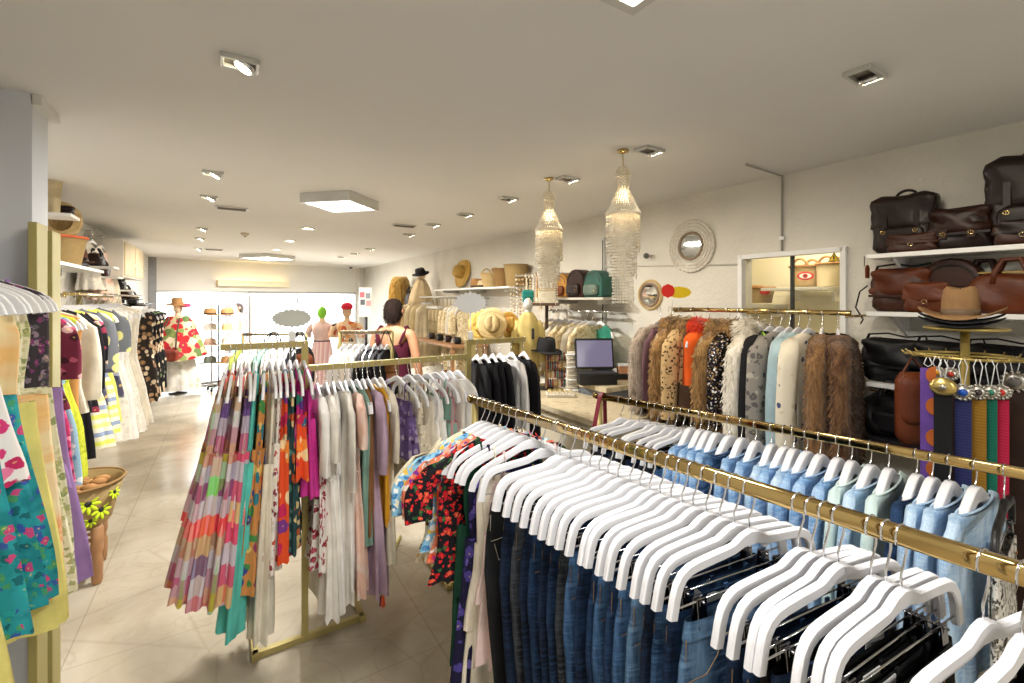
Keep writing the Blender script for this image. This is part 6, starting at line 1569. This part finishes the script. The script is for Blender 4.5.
def b_box(o):
    mb = MB(); mb.box((0, 0, .06), (.10, .08, .12)); obj('body', mb, plain('terracotta box', 'c08a64', .7), o, bevel=.003); mb = MB(); mb.box((0, 0, .125), (.105, .085, .015)); obj('lid', mb, PAPER, o)
small('gift_box', 'small terracotta box standing against the wall on the counter', 'box', 632, 372, CB, b_box); bpy.data.objects['gift_box'].location = (2.86, 2.78, CB+.001)
# jewellery stands
VEL = blotch('cream textured velvet', ['d8d0c0', 'b8b0a0', 'e6dfd2'], 60)
def b_tower(h):
    def f(o):
        mb = MB(); soft(mb, (0, 0, h/2), .10, .07, h, .4, rnd=.06); obj('column', mb, VEL, o); mb = MB(); soft(mb, (0, 0, .01), .13, .10, .02, .4); obj('base', mb, WHITEM, o)
        for k in range(9):
            mb = MB(); z = h*.1 + h*.82*k/8; mb.tube([(.056*math.cos(R(a)), .041*math.sin(R(a)), z + .004*math.sin(R(a*2+k*40))) for a in range(0, 360, 20)], .005, 6, closed=True); obj('bracelet', mb, [VEL, SILV, PAPER][k % 3], o)
    return f
small('jewellery_stand', 'tall cream bracelet column nearest the brass racks on the counter', 'stand', 572, 391, CA, b_tower(.33))
small('jewellery_stand', 'second cream bracelet column, behind the bracelet rolls', 'stand', 541, 378, CA, b_tower(.29))
def b_rolls(o):
    for s in (-1, 1): mb = MB(); mb.box((s*.085, 0, .15), (.012, .10, .30)); obj('side', mb, WOOD, o, bevel=.003)
    cols = ['7a3c30', 'c8a878', '8c2c34', '3c4a6c', 'b08c3c', '4a7c6c', 'a85c3c', 'd8c8a8']
    for k in range(4):
        z = .05 + .075*k; mb = MB(); mb.tube([(-.08, 0, z), (.08, 0, z)], .026, 12); r_ = obj('roll', mb, VEL, o)
        for j in range(8):
            mb = MB(); x = -.068+.0195*j; mb.tube([(x, .030*math.cos(R(a)), z+.030*math.sin(R(a))) for a in range(0, 360, 30)], .0075, 6, closed=True); obj('bracelet', mb, plain('beads '+cols[(j+k) % 8], cols[(j*3+k) % 8], .35), r_)
small('bracelet_rack', 'wooden rack with four rolls of coloured bracelets on the counter', 'rack', 556, 389, CA, b_rolls)
def b_gtray(o):
    mb = MB(); mb.box((0, 0, .012), (.22, .14, .024)); obj('tray', mb, VEL, o, bevel=.004)
    for k in range(10): mb = MB(); x, y = -.08+.04*(k % 5), -.03+.06*(k//5); mb.tube([(x+.014*math.cos(R(a)), y, .036+.014*math.sin(R(a))) for a in range(0, 360, 30)], .003, 6, closed=True); obj('ring', mb, GOLD, o)
small('ring_tray', 'tray of gold rings at the front of the bracelet rack', 'tray', 560, 396, CA, b_gtray)
q = P(546, 392, D=3.9)
o = thing('hat_stand', 'slim black stand holding a black hat on the counter', 'hat stand', (q.x, q.y, CA), 0)
zt = P(546, 349, D=3.9).z
mb = MB(); mb.lathe([(.07, 0), (.07, .01), (.01, .016)], n=18); obj('base', mb, BLACKM, o); mb = MB(); mb.tube([(0, 0, .01), (0, 0, zt-CA+.02)], .008, 8); obj('pole', mb, BLACKM, o)
mb = MB(); mb.ball((0, 0, zt-CA+.03), (.06, .06, .03), 12, 6); obj('knob', mb, BLACKM, o)
hat('black round hat on the slim stand above the bracelet rack', FELT_K, (q.x, q.y, zt-.01), r=.085, h=.11, brim=.14, name='felt_hat', rx=R(6))
# hat table on the far side of the dark tops
zh = P(495, 338, D=3.95).z; q = P(497, 338, D=3.95)
o = thing('display_shelf', 'olive gold shelf of straw hats beyond the black tops', 'shelf', (q.x, q.y, 0), -YAW)
mb = MB(); mb.box((0, 0, zh-.012), (.46, .36, .024)); obj('board', mb, BRASS_DULL, o, bevel=.002)
for sx_ in (-1, 1):
    for sy_ in (-1, 1): mb = MB(); mb.box((sx_*.21, sy_*.16, (zh-.024)/2), (.028, .028, zh-.024)); obj('leg', mb, BRASS_DULL, o)
fw = Vector((_s, _c, 0)); rt = Vector((_c, -_s, 0))
def rel(a, b, z): return q + rt*a + fw*b + Vector((0, 0, z - q.z))
hat('large pale straw hat with dark band facing out on the olive gold shelf', STRAW, rel(-.04, -.05, zh+.125), rx=R(84), rz=-YAW, r=.072, h=.095, brim=.135, band=plain('dark ribbon', '4a3826', .7))
hat('golden straw hat half hidden left of the pale straw hat', STRAW_Y, rel(-.15, .05, zh+.125), rx=R(80), rz=-YAW-R(25), r=.072, h=.09, brim=.125)
hat('golden straw hat half hidden right of the pale straw hat', STRAW_Y, rel(.11, .06, zh+.11), rx=R(80), rz=-YAW+R(35), r=.065, h=.09, brim=.115, band=plain('orange ribbon', 'c8642c', .7))
# shelf unit with yellow bust
q = P(541, 303, D=4.2); zu = q.z
o = thing('display_shelf', 'small brown shelf unit over the yellow bust', 'shelf', (q.x, q.y, 0), -YAW)
mb = MB(); mb.box((0, 0, zu-.012), (.32, .28, .024)); obj('board', mb, plain('dark oak', '5a4430', .5), o, bevel=.002); mb = MB(); mb.box((.06, .10, (zu-.024)/2), (.03, .03, zu-.024)); obj('post', mb, plain('dark oak post', '4a3828', .5), o)
mb = MB(); mb.box((.0, .05, .02), (.3, .26, .04)); obj('foot', mb, bpy.data.materials['dark oak'], o)
bag('pouch', 'small teal bag on top of the brown shelf unit', leather('teal leather', '1c7c74', .5), (q.x-.12*_c, q.y+.12*_s, zu+.001), -YAW, .11, .12, .05, strap=False)
o = thing('paper_box', 'cream box on top of the brown shelf unit', 'box', (q.x+.05*_c, q.y-.05*_s, zu+.001), -YAW)
mb = MB(); mb.box((0, 0, .055), (.15, .12, .11)); obj('body', mb, plain('cream board', 'e6dcc0', .7), o, bevel=.003); mb = MB(); mb.box((0, 0, .122), (.155, .125, .026)); obj('lid', mb, plain('honey board', 'cdb27c', .7), o, bevel=.003)
YBU = fabric('yellow knit', 'c4b070')
p0 = P(528, 349, D=3.95)
o = thing('display_bust', 'bust wearing a pale yellow knit below the brown shelf unit', 'mannequin', (p0.x, p0.y, 0), -YAW)
zz = P(528, 310, D=3.95).z
mb = MB(); mb.tube([(0, 0, .02), (0, 0, 1.0)], .02, 10); mb.lathe([(.12, 0), (.12, .02), (.02, .03)], n=20); obj('stand', mb, WOOD, o)
mb = MB(); n = 28; mb.loft([[(a*math.cos(2*PI*k/n) , b*math.sin(2*PI*k/n) + .004*math.sin(6*2*PI*k/n), z) for k in range(n)] for z, a, b in ((zz-.62, .11, .08), (zz-.45, .09, .07), (zz-.25, .10, .075), (zz-.13, .105, .07), (zz-.06, .07, .05), (zz-.02, .04, .04))], True, True); obj('knit', mb, YBU, o)
for s in (-1, 1): mb = MB(); mb.tube([(s*.08, 0, zz-.10), (s*.115, 0, zz-.2), (s*.12, -.02, zz-.45)], [.035, .037, .035], 12); obj('sleeve', mb, YBU, o)
mb = MB(); mb.tube([(0, 0, zz-.04), (0, 0, zz+.02)], .03, 12); mb.ball((0, 0, zz+.045), (.042, .05, .058), 14, 8); obj('head', mb, SHADE, o)
mb = MB(); mb.box((.04, -.078, zz-.2), (.022, .008, .09), rx=R(-4)); obj('dark_brooch', mb, BLACK, o)

# ================================================================ right wall beyond the counter
WX = 2.68
def wy(px, X=None): return P(px, 300, X=X or WX).y
o = thing('wall_upright', 'grey slotted wall upright between the mirrors and the lace tops', 'upright', (XR, 3.10, 0))
mb = MB(); mb.box((-.015, 0, 1.66), (.03, .03, 1.25)); obj('post', mb, SHADE, o); mb = MB(); mb.box((-.032, 0, 1.66), (.004, .008, 1.2)); obj('slots', mb, BLACKM, o)
z = P(575, 297.5, X=WX).z
o = thing('wall_shelf', 'grey shelf of three backpacks on the right wall above the lace tops', 'shelf', (XR, 0, z))
y0, y1 = wy(603), wy(549); mb = MB(); mb.box((-.15, (y0+y1)/2, -.011), (.30, y1-y0+.06, .022)); obj('board', mb, plain('grey shelf', 'c2bdb2', .5), o, bevel=.003)
for y in (y0+.1, y1-.1): mb = MB(); mb.box((-.12, y, -.04), (.24, .015, .04)); obj('bracket', mb, SHADE, o)
bag('round', 'honey yellow backpack on the grey shelf of three backpacks', leather('honey leather', 'b07c30', .45), (XR-.16, wy(556), z+.001), RQ, .22, .23, .14, LEA_C)
bag('round', 'dark brown backpack in the middle of the grey shelf', LEA_M, (XR-.16, wy(571), z+.001), RQ, .24, .26, .15, LEA_D)
bag('round', 'dark green backpack near the upright on the grey shelf', leather('green leather', '2c5a50', .45), (XR-.16, wy(589), z+.001), RQ, .24, .24, .15, leather('grey green leather', '5c6c62', .5))
zr2 = P(575, 310, X=WX).z
WX2 = WX; WX = 2.76
o = thing('wall_rail', 'chrome rail of lace tops under the grey shelf', 'clothes rail', (WX, 0, zr2))
mb = MB(); mb.tube([(0, y0-.02, -.012), (0, y1+.1, -.012)], .012, 12); obj('rail', mb, CHROME, o)
for y in (y0, y1+.05): mb = MB(); mb.tube([(0, y, -.03), (XR-WX+.002, y, -.03)], .008, 8); obj('arm', mb, CHROME, o)
LACE = floral('ecru lace', 'd9c9a4', ['c2ae84', 'e9dcbc', 'b89c70', 'e2d2ac'], 40, .5)
for i, px in enumerate((551, 558, 565, 572, 579, 586, 592)):
    p = Vector((WX, wy(px), zr2)); hanger('plain', p, R(rg.uniform(-5, 5)), 'cream hanger, %s from the far end of the lace rail' % ORD[i], 'hangers on the lace rail')
    garment('shirt', 'ecru lace top, %s from the far end of the lace rail' % ORD[i], 'top', [LACE, CREAM][i in (2, 5)], p, R(rg.uniform(-5, 5)), L=.52, t=.045, sleeve=.36, hem=.22, fold=.014)
p = Vector((WX+.04, wy(597), zr2)); hanger('plain', p, R(75), 'hanger of the sea green dress at the upright end of the lace rail'); garment('dress', 'sea green dress at the upright end of the lace rail', 'dress', fabric('sea green cloth', '2f7a66'), p, R(75), L=.75, t=.03, w=.42, hem=.12)
WX = WX2
# bead strands on a bar
bz = P(530, 275, X=2.72).z; y0, y1 = wy(556, 2.72), wy(511, 2.72)
o = thing('wall_rail', 'thin bar carrying long bead necklaces on the right wall', 'rail', (2.72, 0, bz))
mb = MB(); mb.tube([(0, y0-.1, 0), (0, y1+.1, 0)], .008, 8); obj('bar', mb, SHADE, o)
for y in (y0, y1): mb = MB(); mb.tube([(0, y, 0), (XR-2.72+.002, y, 0)], .006, 8); obj('arm', mb, SHADE, o)
BEAD = [plain('bead %d' % k, c, .4) for k, c in enumerate(('e6dcc4', 'd8c49c', 'efe8dc', 'c8a878', 'd8b8a0'))]
for i in range(14):
    y = lerp(y1, y0, i/13); yo = y; L = (.50 if i < 5 else .26) + .04*math.sin(i*2.3)
    o = thing('hanging_necklace', '%s bead necklace from the far end of the thin bar' % ORD[i], 'necklace', (2.72, yo, bz), 0, 'long bead necklaces')
    mb = MB()
    for k in range(30):
        t_ = k/29; a = -PI + 2*PI*t_; mb.ball((.0105*math.cos(a)*1.2 if abs(t_-.5) > .45 else .016*math.sin(2*PI*t_), .018*math.sin(2*PI*t_), .010 - L*math.sin(PI*t_)), .0115, 6, 4)
    obj('strand', mb, BEAD[i % 5], o)['kind'] = 'stuff'
    mb = MB(); mb.lathe([(.002, 0), (.012, -.01), (.016, -.06), (.002, -.06)], (0, 0, -L+.005), 8); obj('tassel', mb, BEAD[(i+2) % 5], o)
# long upper shelf with baskets and hats
zs2 = P(490, 287, X=WX).z
ya, yb = wy(511), wy(436)
o = thing('wall_shelf', 'long white shelf of baskets and hats on the right wall', 'shelf', (XR, 0, zs2))
mb = MB(); mb.box((-.15, (ya+yb)/2, -.011), (.30, yb-ya, .022)); obj('board', mb, WHITEM, o, bevel=.003)
for y in (ya+.2, (ya+yb)/2, yb-.2): mb = MB(); mb.box((-.12, y, -.04), (.24, .015, .04)); obj('bracket', mb, SHADE, o)
for px, r0, r1, h, lb, mt in ((508, .11, .14, .24, 'tallest seagrass basket at the near end of the long white shelf', SEAGRASS), (495, .10, .13, .21, 'middle woven basket on the long white shelf', weave('brown weave', '9c7a4c', '6a4c2c', 60)), (483, .09, .13, .17, 'lower straw basket with handles on the long white shelf', STRAW)):
    basket(lb, mt, (XR-.16, wy(px), zs2+.001), r0, r1, h, handles=(px == 483), sy=1)
hat('pale straw hat lying below the baskets on the long white shelf', STRAW_P, (XR-.17, wy(476.5), zs2+.004), r=.085, h=.09, brim=.14, band=LEA_M)
hat('brown banded hat beyond the baskets on the long white shelf', STRAW_T, (XR-.17, wy(470), zs2+.004), r=.09, h=.12, brim=.13, band=BLACK)
c = P(460, 272, X=XR-.06)
o = thing('wall_peg', 'peg holding the straw hat on the right wall', 'peg', (XR, c.y, c.z+.03)); mb = MB(); mb.tube([(.0, 0, 0), (-.05, 0, .005)], .006, 8); obj('peg', mb, CHROME, o); mb = MB(); mb.lathe([(.018, 0), (.018, .005), (.001, .006)], n=12); obj('plate', mb, CHROME, o, (-.001, 0, 0), (0, R(-90), 0))
hat('golden straw hat hung flat on the right wall', STRAW_Y, (XR-.03, c.y, c.z), ry=R(-80), r=.11, h=.12, brim=.24, band=None)
# rail of macrame bags and lace below the long shelf
zr3 = P(450, 296, X=2.62).z
o = thing('wall_rail', 'rail of macrame and lace pieces under the long white shelf', 'clothes rail', (2.62, 0, zr3))
ya3, yb3 = wy(474, 2.62), wy(410, 2.62)
mb = MB(); mb.tube([(0, ya3, -.012), (0, yb3, -.012)], .012, 10); obj('rail', mb, SHADE, o)
for y in (ya3+.2, (ya3+yb3)/2, yb3-.2): mb = MB(); mb.tube([(0, y, -.03), (XR-2.62+.002, y, -.03)], .008, 8); obj('arm', mb, SHADE, o)
MAC = weave('ecru macrame', 'd9c8a0', 'a88f62', 45)
for i, (px, L) in enumerate(((434, .46), (437.5, .5), (441, .48), (445, .54), (449, .5), (453, .46))):
    y = wy(px, 2.62); o = thing('hanging_macrame_bag', 'fringed macrame bag, %s from the far end of the macrame row' % ORD[i], 'bag', (2.62, y, zr3), R(rg.uniform(-20, 20)))
    mb = MB(); mb.tube([(-.05, 0, -.2), (-.03, 0, -.05), (0, 0, .006), (.03, 0, -.05), (.05, 0, -.2)], .006, 6); obj('strap', mb, MAC, o)
    mb = MB(); soft(mb, (0, 0, -.28), .18, .06, .18, .5, rnd=.2); obj('body', mb, MAC, o)
    mb = MB(); rg2 = random.Random(i)
    for k in range(26): x = -.085+.17*k/25; mb.tube([(x, 0, -.35), (x+rg2.uniform(-.01, .01), rg2.uniform(-.015, .015), -.2-L*rg2.uniform(.75, 1))], .0035, 5)
    obj('fringe', mb, MAC, o)['kind'] = 'stuff'
for i, (px, L, mt) in enumerate(((458, .8, LACE), (462, .85, LACE), (466, .8, CREAM), (470, .85, LACE))):
    p = Vector((2.62, wy(px, 2.62), zr3)); hanger('plain', p, R(5), 'hanger, %s beyond the macrame row on its rail' % ORD[i], 'hangers beside the macrame row')
    garment('dress', 'ecru lace dress, %s beyond the macrame row' % ORD[i], 'dress', mt, p, R(rg.uniform(-6, 6)), L=L, t=.05, sleeve=.3, hem=.24)
for i, (px, L) in enumerate(((412, 1.0), (418, .95), (424, 1.0), (429, .95))):
    p = Vector((2.62, wy(px, 2.62), zr3-.05)); p.z = zr3; hanger('plain', p, R(12), 'hanger of the sand knit, %s from the far end of the macrame rail' % ORD[i], 'hangers of the sand knits')
    garment('shirt', 'sand coloured long knit, %s from the far end of the macrame rail' % ORD[i], 'knitwear', [fabric('sand knit', 'd2bf98', bump=.5), fabric('oat knit', 'dccdac', bump=.5)][i % 2], p, R(rg.uniform(-5, 5)) + R(20), L=L, t=.07, sleeve=.6, hem=.26, fold=.012)
# far white shelf with raffia, black bag and draped bust
zf = P(420, 306, X=2.6).z
yf0, yf1 = wy(440, 2.6), wy(388, 2.6)
o = thing('wall_shelf', 'white shelf behind the woman carrying raffia and a draped bust', 'shelf', (XR, 0, zf))
mb = MB(); mb.box((-.2, (yf0+yf1)/2, -.015), (.40, yf1-yf0, .03)); obj('board', mb, WHITEM, o, bevel=.003)
for y in (yf0+.2, yf1-.2): mb = MB(); mb.box((-.15, y, -.06), (.3, .02, .06)); obj('bracket', mb, SHADE, o)
RAF = fur_mat('golden raffia', ['c89a48', 'e2c076', 'b08438'], 20)
c = wy(399, 2.68); o = thing('raffia_hanging', 'bundle of golden raffia standing on the white shelf behind the woman', 'raffia', (2.70, c, zf+.001))
mb = MB(); n = 20; rr_ = [[(a*math.cos(2*PI*k/n), a*1.1*math.sin(2*PI*k/n), zz_) for k in range(n)] for zz_, a in ((.52, .12), (.40, .16), (.2, .17), (0.03, .18))]
mb.loft(rr_); obj('core', mb, RAF, o)
mb = MB(); tufts(mb, rr_, 900, .16, 4, .006, 4.0); obj('strands', mb, RAF, o)['kind'] = 'stuff'
bag('tote', 'black bag between the raffia and the draped bust', LEA_K, (2.72, wy(408.5, 2.68), zf+.001), RQ, .26, .24, .14, LEA_K)
c = wy(420, 2.68); o = thing('draped_bust', 'bust draped in a beige cape on the white shelf', 'mannequin', (2.70, c, zf+.001))
mb = MB(); n = 30; mb.loft([[((a+.012*math.sin(7*2*PI*k/n))*math.cos(2*PI*k/n), (a+.012*math.sin(7*2*PI*k/n))*math.sin(2*PI*k/n), zz_) for k in range(n)] for zz_, a in ((.0, .21), (.15, .18), (.30, .13), (.40, .08), (.44, .05))], True, True); obj('cape', mb, fabric('beige cape', 'cdb894'), o)
mb = MB(); mb.ball((0, 0, .51), (.07, .08, .09), 14, 8); obj('head', mb, SKINM, o)
hat('dark round hat on the draped bust of the white shelf', FELT_K, (2.69, c, zf+.53), r=.09, h=.09, brim=.15, name='felt_hat', rx=R(10), ry=R(-18))
for i, px in enumerate((384, 390)):
    hat('dark felt hat, %s from the shop front on the white shelf' % ORD[i], FELT_K, (2.72, min(wy(px, 2.7), yf1-.2), zf+.003 + .0*i), r=.10, h=.12, brim=.16, name='felt_hat', band=LEA_M) if i == 1 else None
# low table of folded scarves under the macrame
o = thing('display_table', 'low wooden table of small dark accessories below the macrame row', 'table', (2.5, 5.6, 0))
zt_ = P(440, 339, X=2.5).z
mb = MB(); mb.box((0, 0, zt_-.015), (.5, 1.3, .03)); obj('table_top', mb, WOOD, o, bevel=.003)
for a in (-1, 1):
    for b_ in (-1, 1): mb = MB(); mb.box((a*.22, b_*.6, (zt_-.03)/2), (.04, .04, zt_-.03)); obj('leg', mb, WOOD, o)
for i in range(4):
    o = thing('belt_bag', 'dark belt bag, %s on the low wooden table' % ORD[i], 'bag', (2.42, 5.15+.28*i, zt_+.001), R(70))
    mb = MB(); soft(mb, (0, 0, .04), .2, .09, .08, .5); obj('body', mb, [LEA_K, LEA_M][i % 2], o); mb = MB(); mb.tube([(-.1, 0, .05), (0, .07, .03), (.1, 0, .05)], .008, 6, flat=.4); obj('strap', mb, LEA_K, o)

# ================================================================ people
SKIN = plain('skin', 'c08a68', .55, var=.05); HAIRD = blotch('dark brown hair', ['120a06', '26170f', '0c0705'], 30, stretch=(1, 1, .3), bs=120, bump=.5)
def person(label, loc, rz, H, skin, joints, hair, clothes):
    """one skinned surface grown over a jointed skeleton; local +y is where the person faces"""
    o = thing('person', label, 'person', loc, rz)
    vs, es, rad = [], [], []
    def chain(pts, start=None):
        prev = start
        for (x, y, z, a, b) in pts:
            vs.append((x*H, y*H, z*H)); rad.append((a*H, b*H)); i = len(vs)-1
            if prev is not None: es.append((prev, i))
            prev = i
        return prev
    pel = chain([(0, 0, .53, .085, .062)])
    waist = chain([(0, .005, .60, .070, .052), (0, .008, .66, .074, .055), (0, 0, .73, .082, .060), (0, -.005, .79, .070, .050)], pel)
    neck = chain([(0, -.004, .835, .034, .034), (0, .004, .868, .033, .035)], waist)
    chain([(0, .010, .900, .045, .056), (0, .012, .940, .050, .062), (0, .010, .975, .038, .046), (0, .008, .992, .016, .02)], neck)
    for s, J in ((-1, joints['L']), (1, joints['R'])):
        sh = chain([(s*.105, -.004, .805, .036, .034), (s*.118, 0, .775, .034, .032)], waist)
        el = chain([(J[0][0], J[0][1], J[0][2], .025, .025), (lerp(J[0][0], J[1][0], .35), lerp(J[0][1], J[1][1], .35), lerp(J[0][2], J[1][2], .35), .0245, .023), (J[1][0], J[1][1], J[1][2], .0145, .017)], sh)
        d = (Vector(J[1])-Vector(J[0])).normalized(); up = Vector((0, 1, 0)) if abs(d.z) > .6 else Vector((0, 0, 1)); sd = d.cross(up).normalized()
        w_ = Vector(J[1]); palm = w_ + d*.028
        pi_ = chain([(palm.x, palm.y, palm.z, .020, .012)], el)
        for k, ln in enumerate((.040, .046, .043, .034)):
            off = up*(.017 - .0115*k); b0 = palm + d*.024 + off
            curl = sd*(-.006*s)
            f1, f2 = b0 + d*ln*.55 + curl*.4, b0 + d*ln*.95 + curl*1.6
            chain([(b0.x, b0.y, b0.z, .0058, .0058), (f1.x, f1.y, f1.z, .0052, .0052), (f2.x, f2.y, f2.z, .0044, .0044)], pi_)
        t0 = w_ + d*.018 + up*.020; t1 = t0 + d*.022 + up*.012; chain([(t0.x, t0.y, t0.z, .0072, .0072), (t1.x, t1.y, t1.z, .0056, .0056)], pi_)
    for s in (-1, 1):
        chain([(s*.050, 0, .49, .058, .060), (s*.054, .004, .40, .050, .052), (s*.055, .010, .285, .034, .036), (s*.056, -.008, .22, .033, .036), (s*.057, -.006, .12, .022, .024), (s*.058, -.010, .045, .019, .021), (s*.062, .03, .018, .021, .015), (s*.066, .075, .012, .018, .010)], pel)
    me = bpy.data.meshes.new('body'); me.from_pydata(vs, es, []); me.materials.append(skin)
    b = inst('body', me, o); sk = b.modifiers.new('skin', 'SKIN'); sk.use_smooth_shade = True
    for i, r in enumerate(rad): me.skin_vertices[0].data[i].radius = r; me.skin_vertices[0].data[i].use_root = (i == 0)
    ss = b.modifiers.new('smooth', 'SUBSURF'); ss.levels = 2; ss.render_levels = 2
    # face and ears
    mb = MB(); mb.loft([[(.012*H*q*math.cos(a), (.066 + d_)*H, (.932 + zz_)*H + .004*q*H*math.sin(a)) for a in [2*PI*k/8 for k in range(8)]] for q, d_, zz_ in ((.4, .004, .016), (.8, .012, .0), (1, .010, -.010), (.7, .0, -.014))]); obj('nose', mb, skin, o)
    for s in (-1, 1):
        mb = MB(); mb.ball((s*.021*H, .062*H, .946*H), (.0085*H, .006*H, .005*H), 10, 6); e_ = obj('eye', mb, PAPER, o); mb = MB(); mb.ball((s*.021*H, .0675*H, .946*H), (.0035*H, .002*H, .0035*H), 8, 5); obj('iris', mb, LEA_D, e_)
        mb = MB(); mb.ball((s*.053*H, .006*H, .935*H), (.006*H, .013*H, .019*H), 10, 6); obj('ear', mb, skin, o)
    mb = MB(); mb.ball((0, .064*H, .905*H), (.016*H, .006*H, .005*H), 10, 6); obj('mouth', mb, plain('lips', 'a85a50', .5), o)
    hair(o, H); clothes(o, H)
    return o
def ringset(o, name, mat, H, keys, n=32, fold=0, nf=8, caps=False):
    mb = MB(); mb.loft([[(cx*H + (a + fold*t*math.sin(nf*2*PI*k/n))*H*math.cos(2*PI*k/n), cy*H + (b + fold*t*math.sin(nf*2*PI*k/n))*H*math.sin(2*PI*k/n), (z + dz*math.sin(2*PI*k/n))*H) for k in range(n)] for cx, cy, z, a, b, dz, t in keys], caps, caps)
    return obj(name, mb, mat, o)
def hair_bob(o, H):
    mb = MB(); n = 24; keys = ((.865, .030, .026, -.026), (.88, .046, .042, -.020), (.91, .054, .058, -.010), (.945, .055, .066, -.004), (.975, .048, .057, -.002), (.998, .032, .038, -.002), (1.006, .008, .01, -.002))
    rr_ = [[((a+.003*math.sin(5*2*PI*k/n+z*60))*H*math.cos(2*PI*k/n), (cy + (b*(1 if math.sin(2*PI*k/n) < 0.3 else .82))*math.sin(2*PI*k/n))*H, z*H) for k in range(n)] for z, a, b, cy in keys]
    mb.loft(rr_); tufts(mb, rr_, 420, .03, 8, .004, 1.6); obj('hair', mb, HAIRD, o)
MARO = fabric('maroon jersey', '4a1226'); DKT2 = fabric('dark trousers', '1e1e26')
def cl_woman(o, H):
    ringset(o, 'tank_top', MARO, H, ((0, .002, .55, .105, .080, 0, 0), (0, .004, .62, .094, .073, 0, 0), (0, .002, .70, .104, .080, 0, 0), (0, .0, .745, .106, .076, .02, 0), (0, .0, .765, .103, .072, .03, 0)))
    for s in (-1, 1):
        mb = MB(); mb.tube([(s*.068*H, -.060*H, .745*H), (s*.082*H, -.045*H, .80*H), (s*.078*H, -.002*H, .842*H), (s*.080*H, .050*H, .80*H), (s*.07*H, .074*H, .775*H)], .015*H, 8, flat=.35); obj('shoulder_strap', mb, MARO, o)
    for s in (-1, 1): ringset(o, 'trouser_leg', DKT2, H, ((s*.048, 0, .55, .066, .082, 0, 0), (s*.052, 0, .47, .068, .072, 0, 0), (s*.055, .006, .30, .047, .050, 0, 0), (s*.057, -.006, .10, .036, .038, 0, 0), (s*.058, -.006, .045, .036, .040, 0, 0)))
w0 = P(394, 400, D=4.6)
person('woman seen from behind in a maroon sleeveless top with dark gathered hair', (w0.x, w0.y, 0), -YAW-R(14), 1.715, SKIN, {'L': ((-.150, .01, .63), (-.135, .10, .55)), 'R': ((.150, .0, .63), (.152, .05, .49))}, hair_bob, cl_woman)
YT = fabric('yellow shirt', 'd8e05c'); BLU = fabric('pale blue jeans', '6c94c8')
def cl_street(o, H):
    ringset(o, 'shirt', YT, H, ((0, .0, .50, .115, .090, 0, 0), (0, .004, .62, .100, .080, 0, 0), (0, .002, .72, .110, .086, 0, 0), (0, -.002, .80, .105, .066, 0, 0), (0, -.002, .838, .05, .045, 0, 0)))
    for s in (-1, 1): ringset(o, 'trouser_leg', BLU, H, ((s*.048, 0, .55, .066, .082, 0, 0), (s*.052, 0, .47, .068, .072, 0, 0), (s*.055, .006, .30, .050, .052, 0, 0), (s*.058, -.006, .045, .040, .042, 0, 0)))
p0 = P(238, 380, D=11.6)
person('person in a bright yellow shirt standing out on the street', (p0.x, p0.y, -.02), R(120), 1.62, SKIN, {'L': ((-.150, .0, .63), (-.15, .06, .50)), 'R': ((.150, .0, .63), (.145, .09, .52))}, hair_bob, cl_street)
# ---------------------------------------------------------------- daylight, camera, colour management
w = bpy.data.worlds.new('sky'); SC.world = w; w.use_nodes = True
bg = w.node_tree.nodes['Background']; bg.inputs[0].default_value = (.93, .97, 1, 1); bg.inputs[1].default_value = 16
cam = bpy.data.cameras.new('camera'); cam.sensor_width = 36; cam.lens = FOC/1024*36; cam.clip_start = .02
cam.shift_y = -(341.5-CY)/1024
co = bpy.data.objects.new('camera', cam); COL.objects.link(co); co.location = (0, 0, EYE); co.rotation_euler = (PI/2, 0, -YAW)
SC.camera = co
vs = SC.view_settings; vs.view_transform = 'Standard'; vs.look = 'None'; vs.gamma = 1; vs.use_curve_mapping = False; vs.exposure = .32
SC.cycles.max_bounces = 8; SC.cycles.diffuse_bounces = 4; SC.cycles.glossy_bounces = 3; SC.cycles.transparent_max_bounces = 12
SC.cycles.sample_clamp_indirect = 6; SC.cycles.caustics_reflective = False; SC.cycles.caustics_refractive = False
for o in bpy.data.objects:
    if o.type == 'MESH' and not o.data.materials: print('NOMAT', o.name)
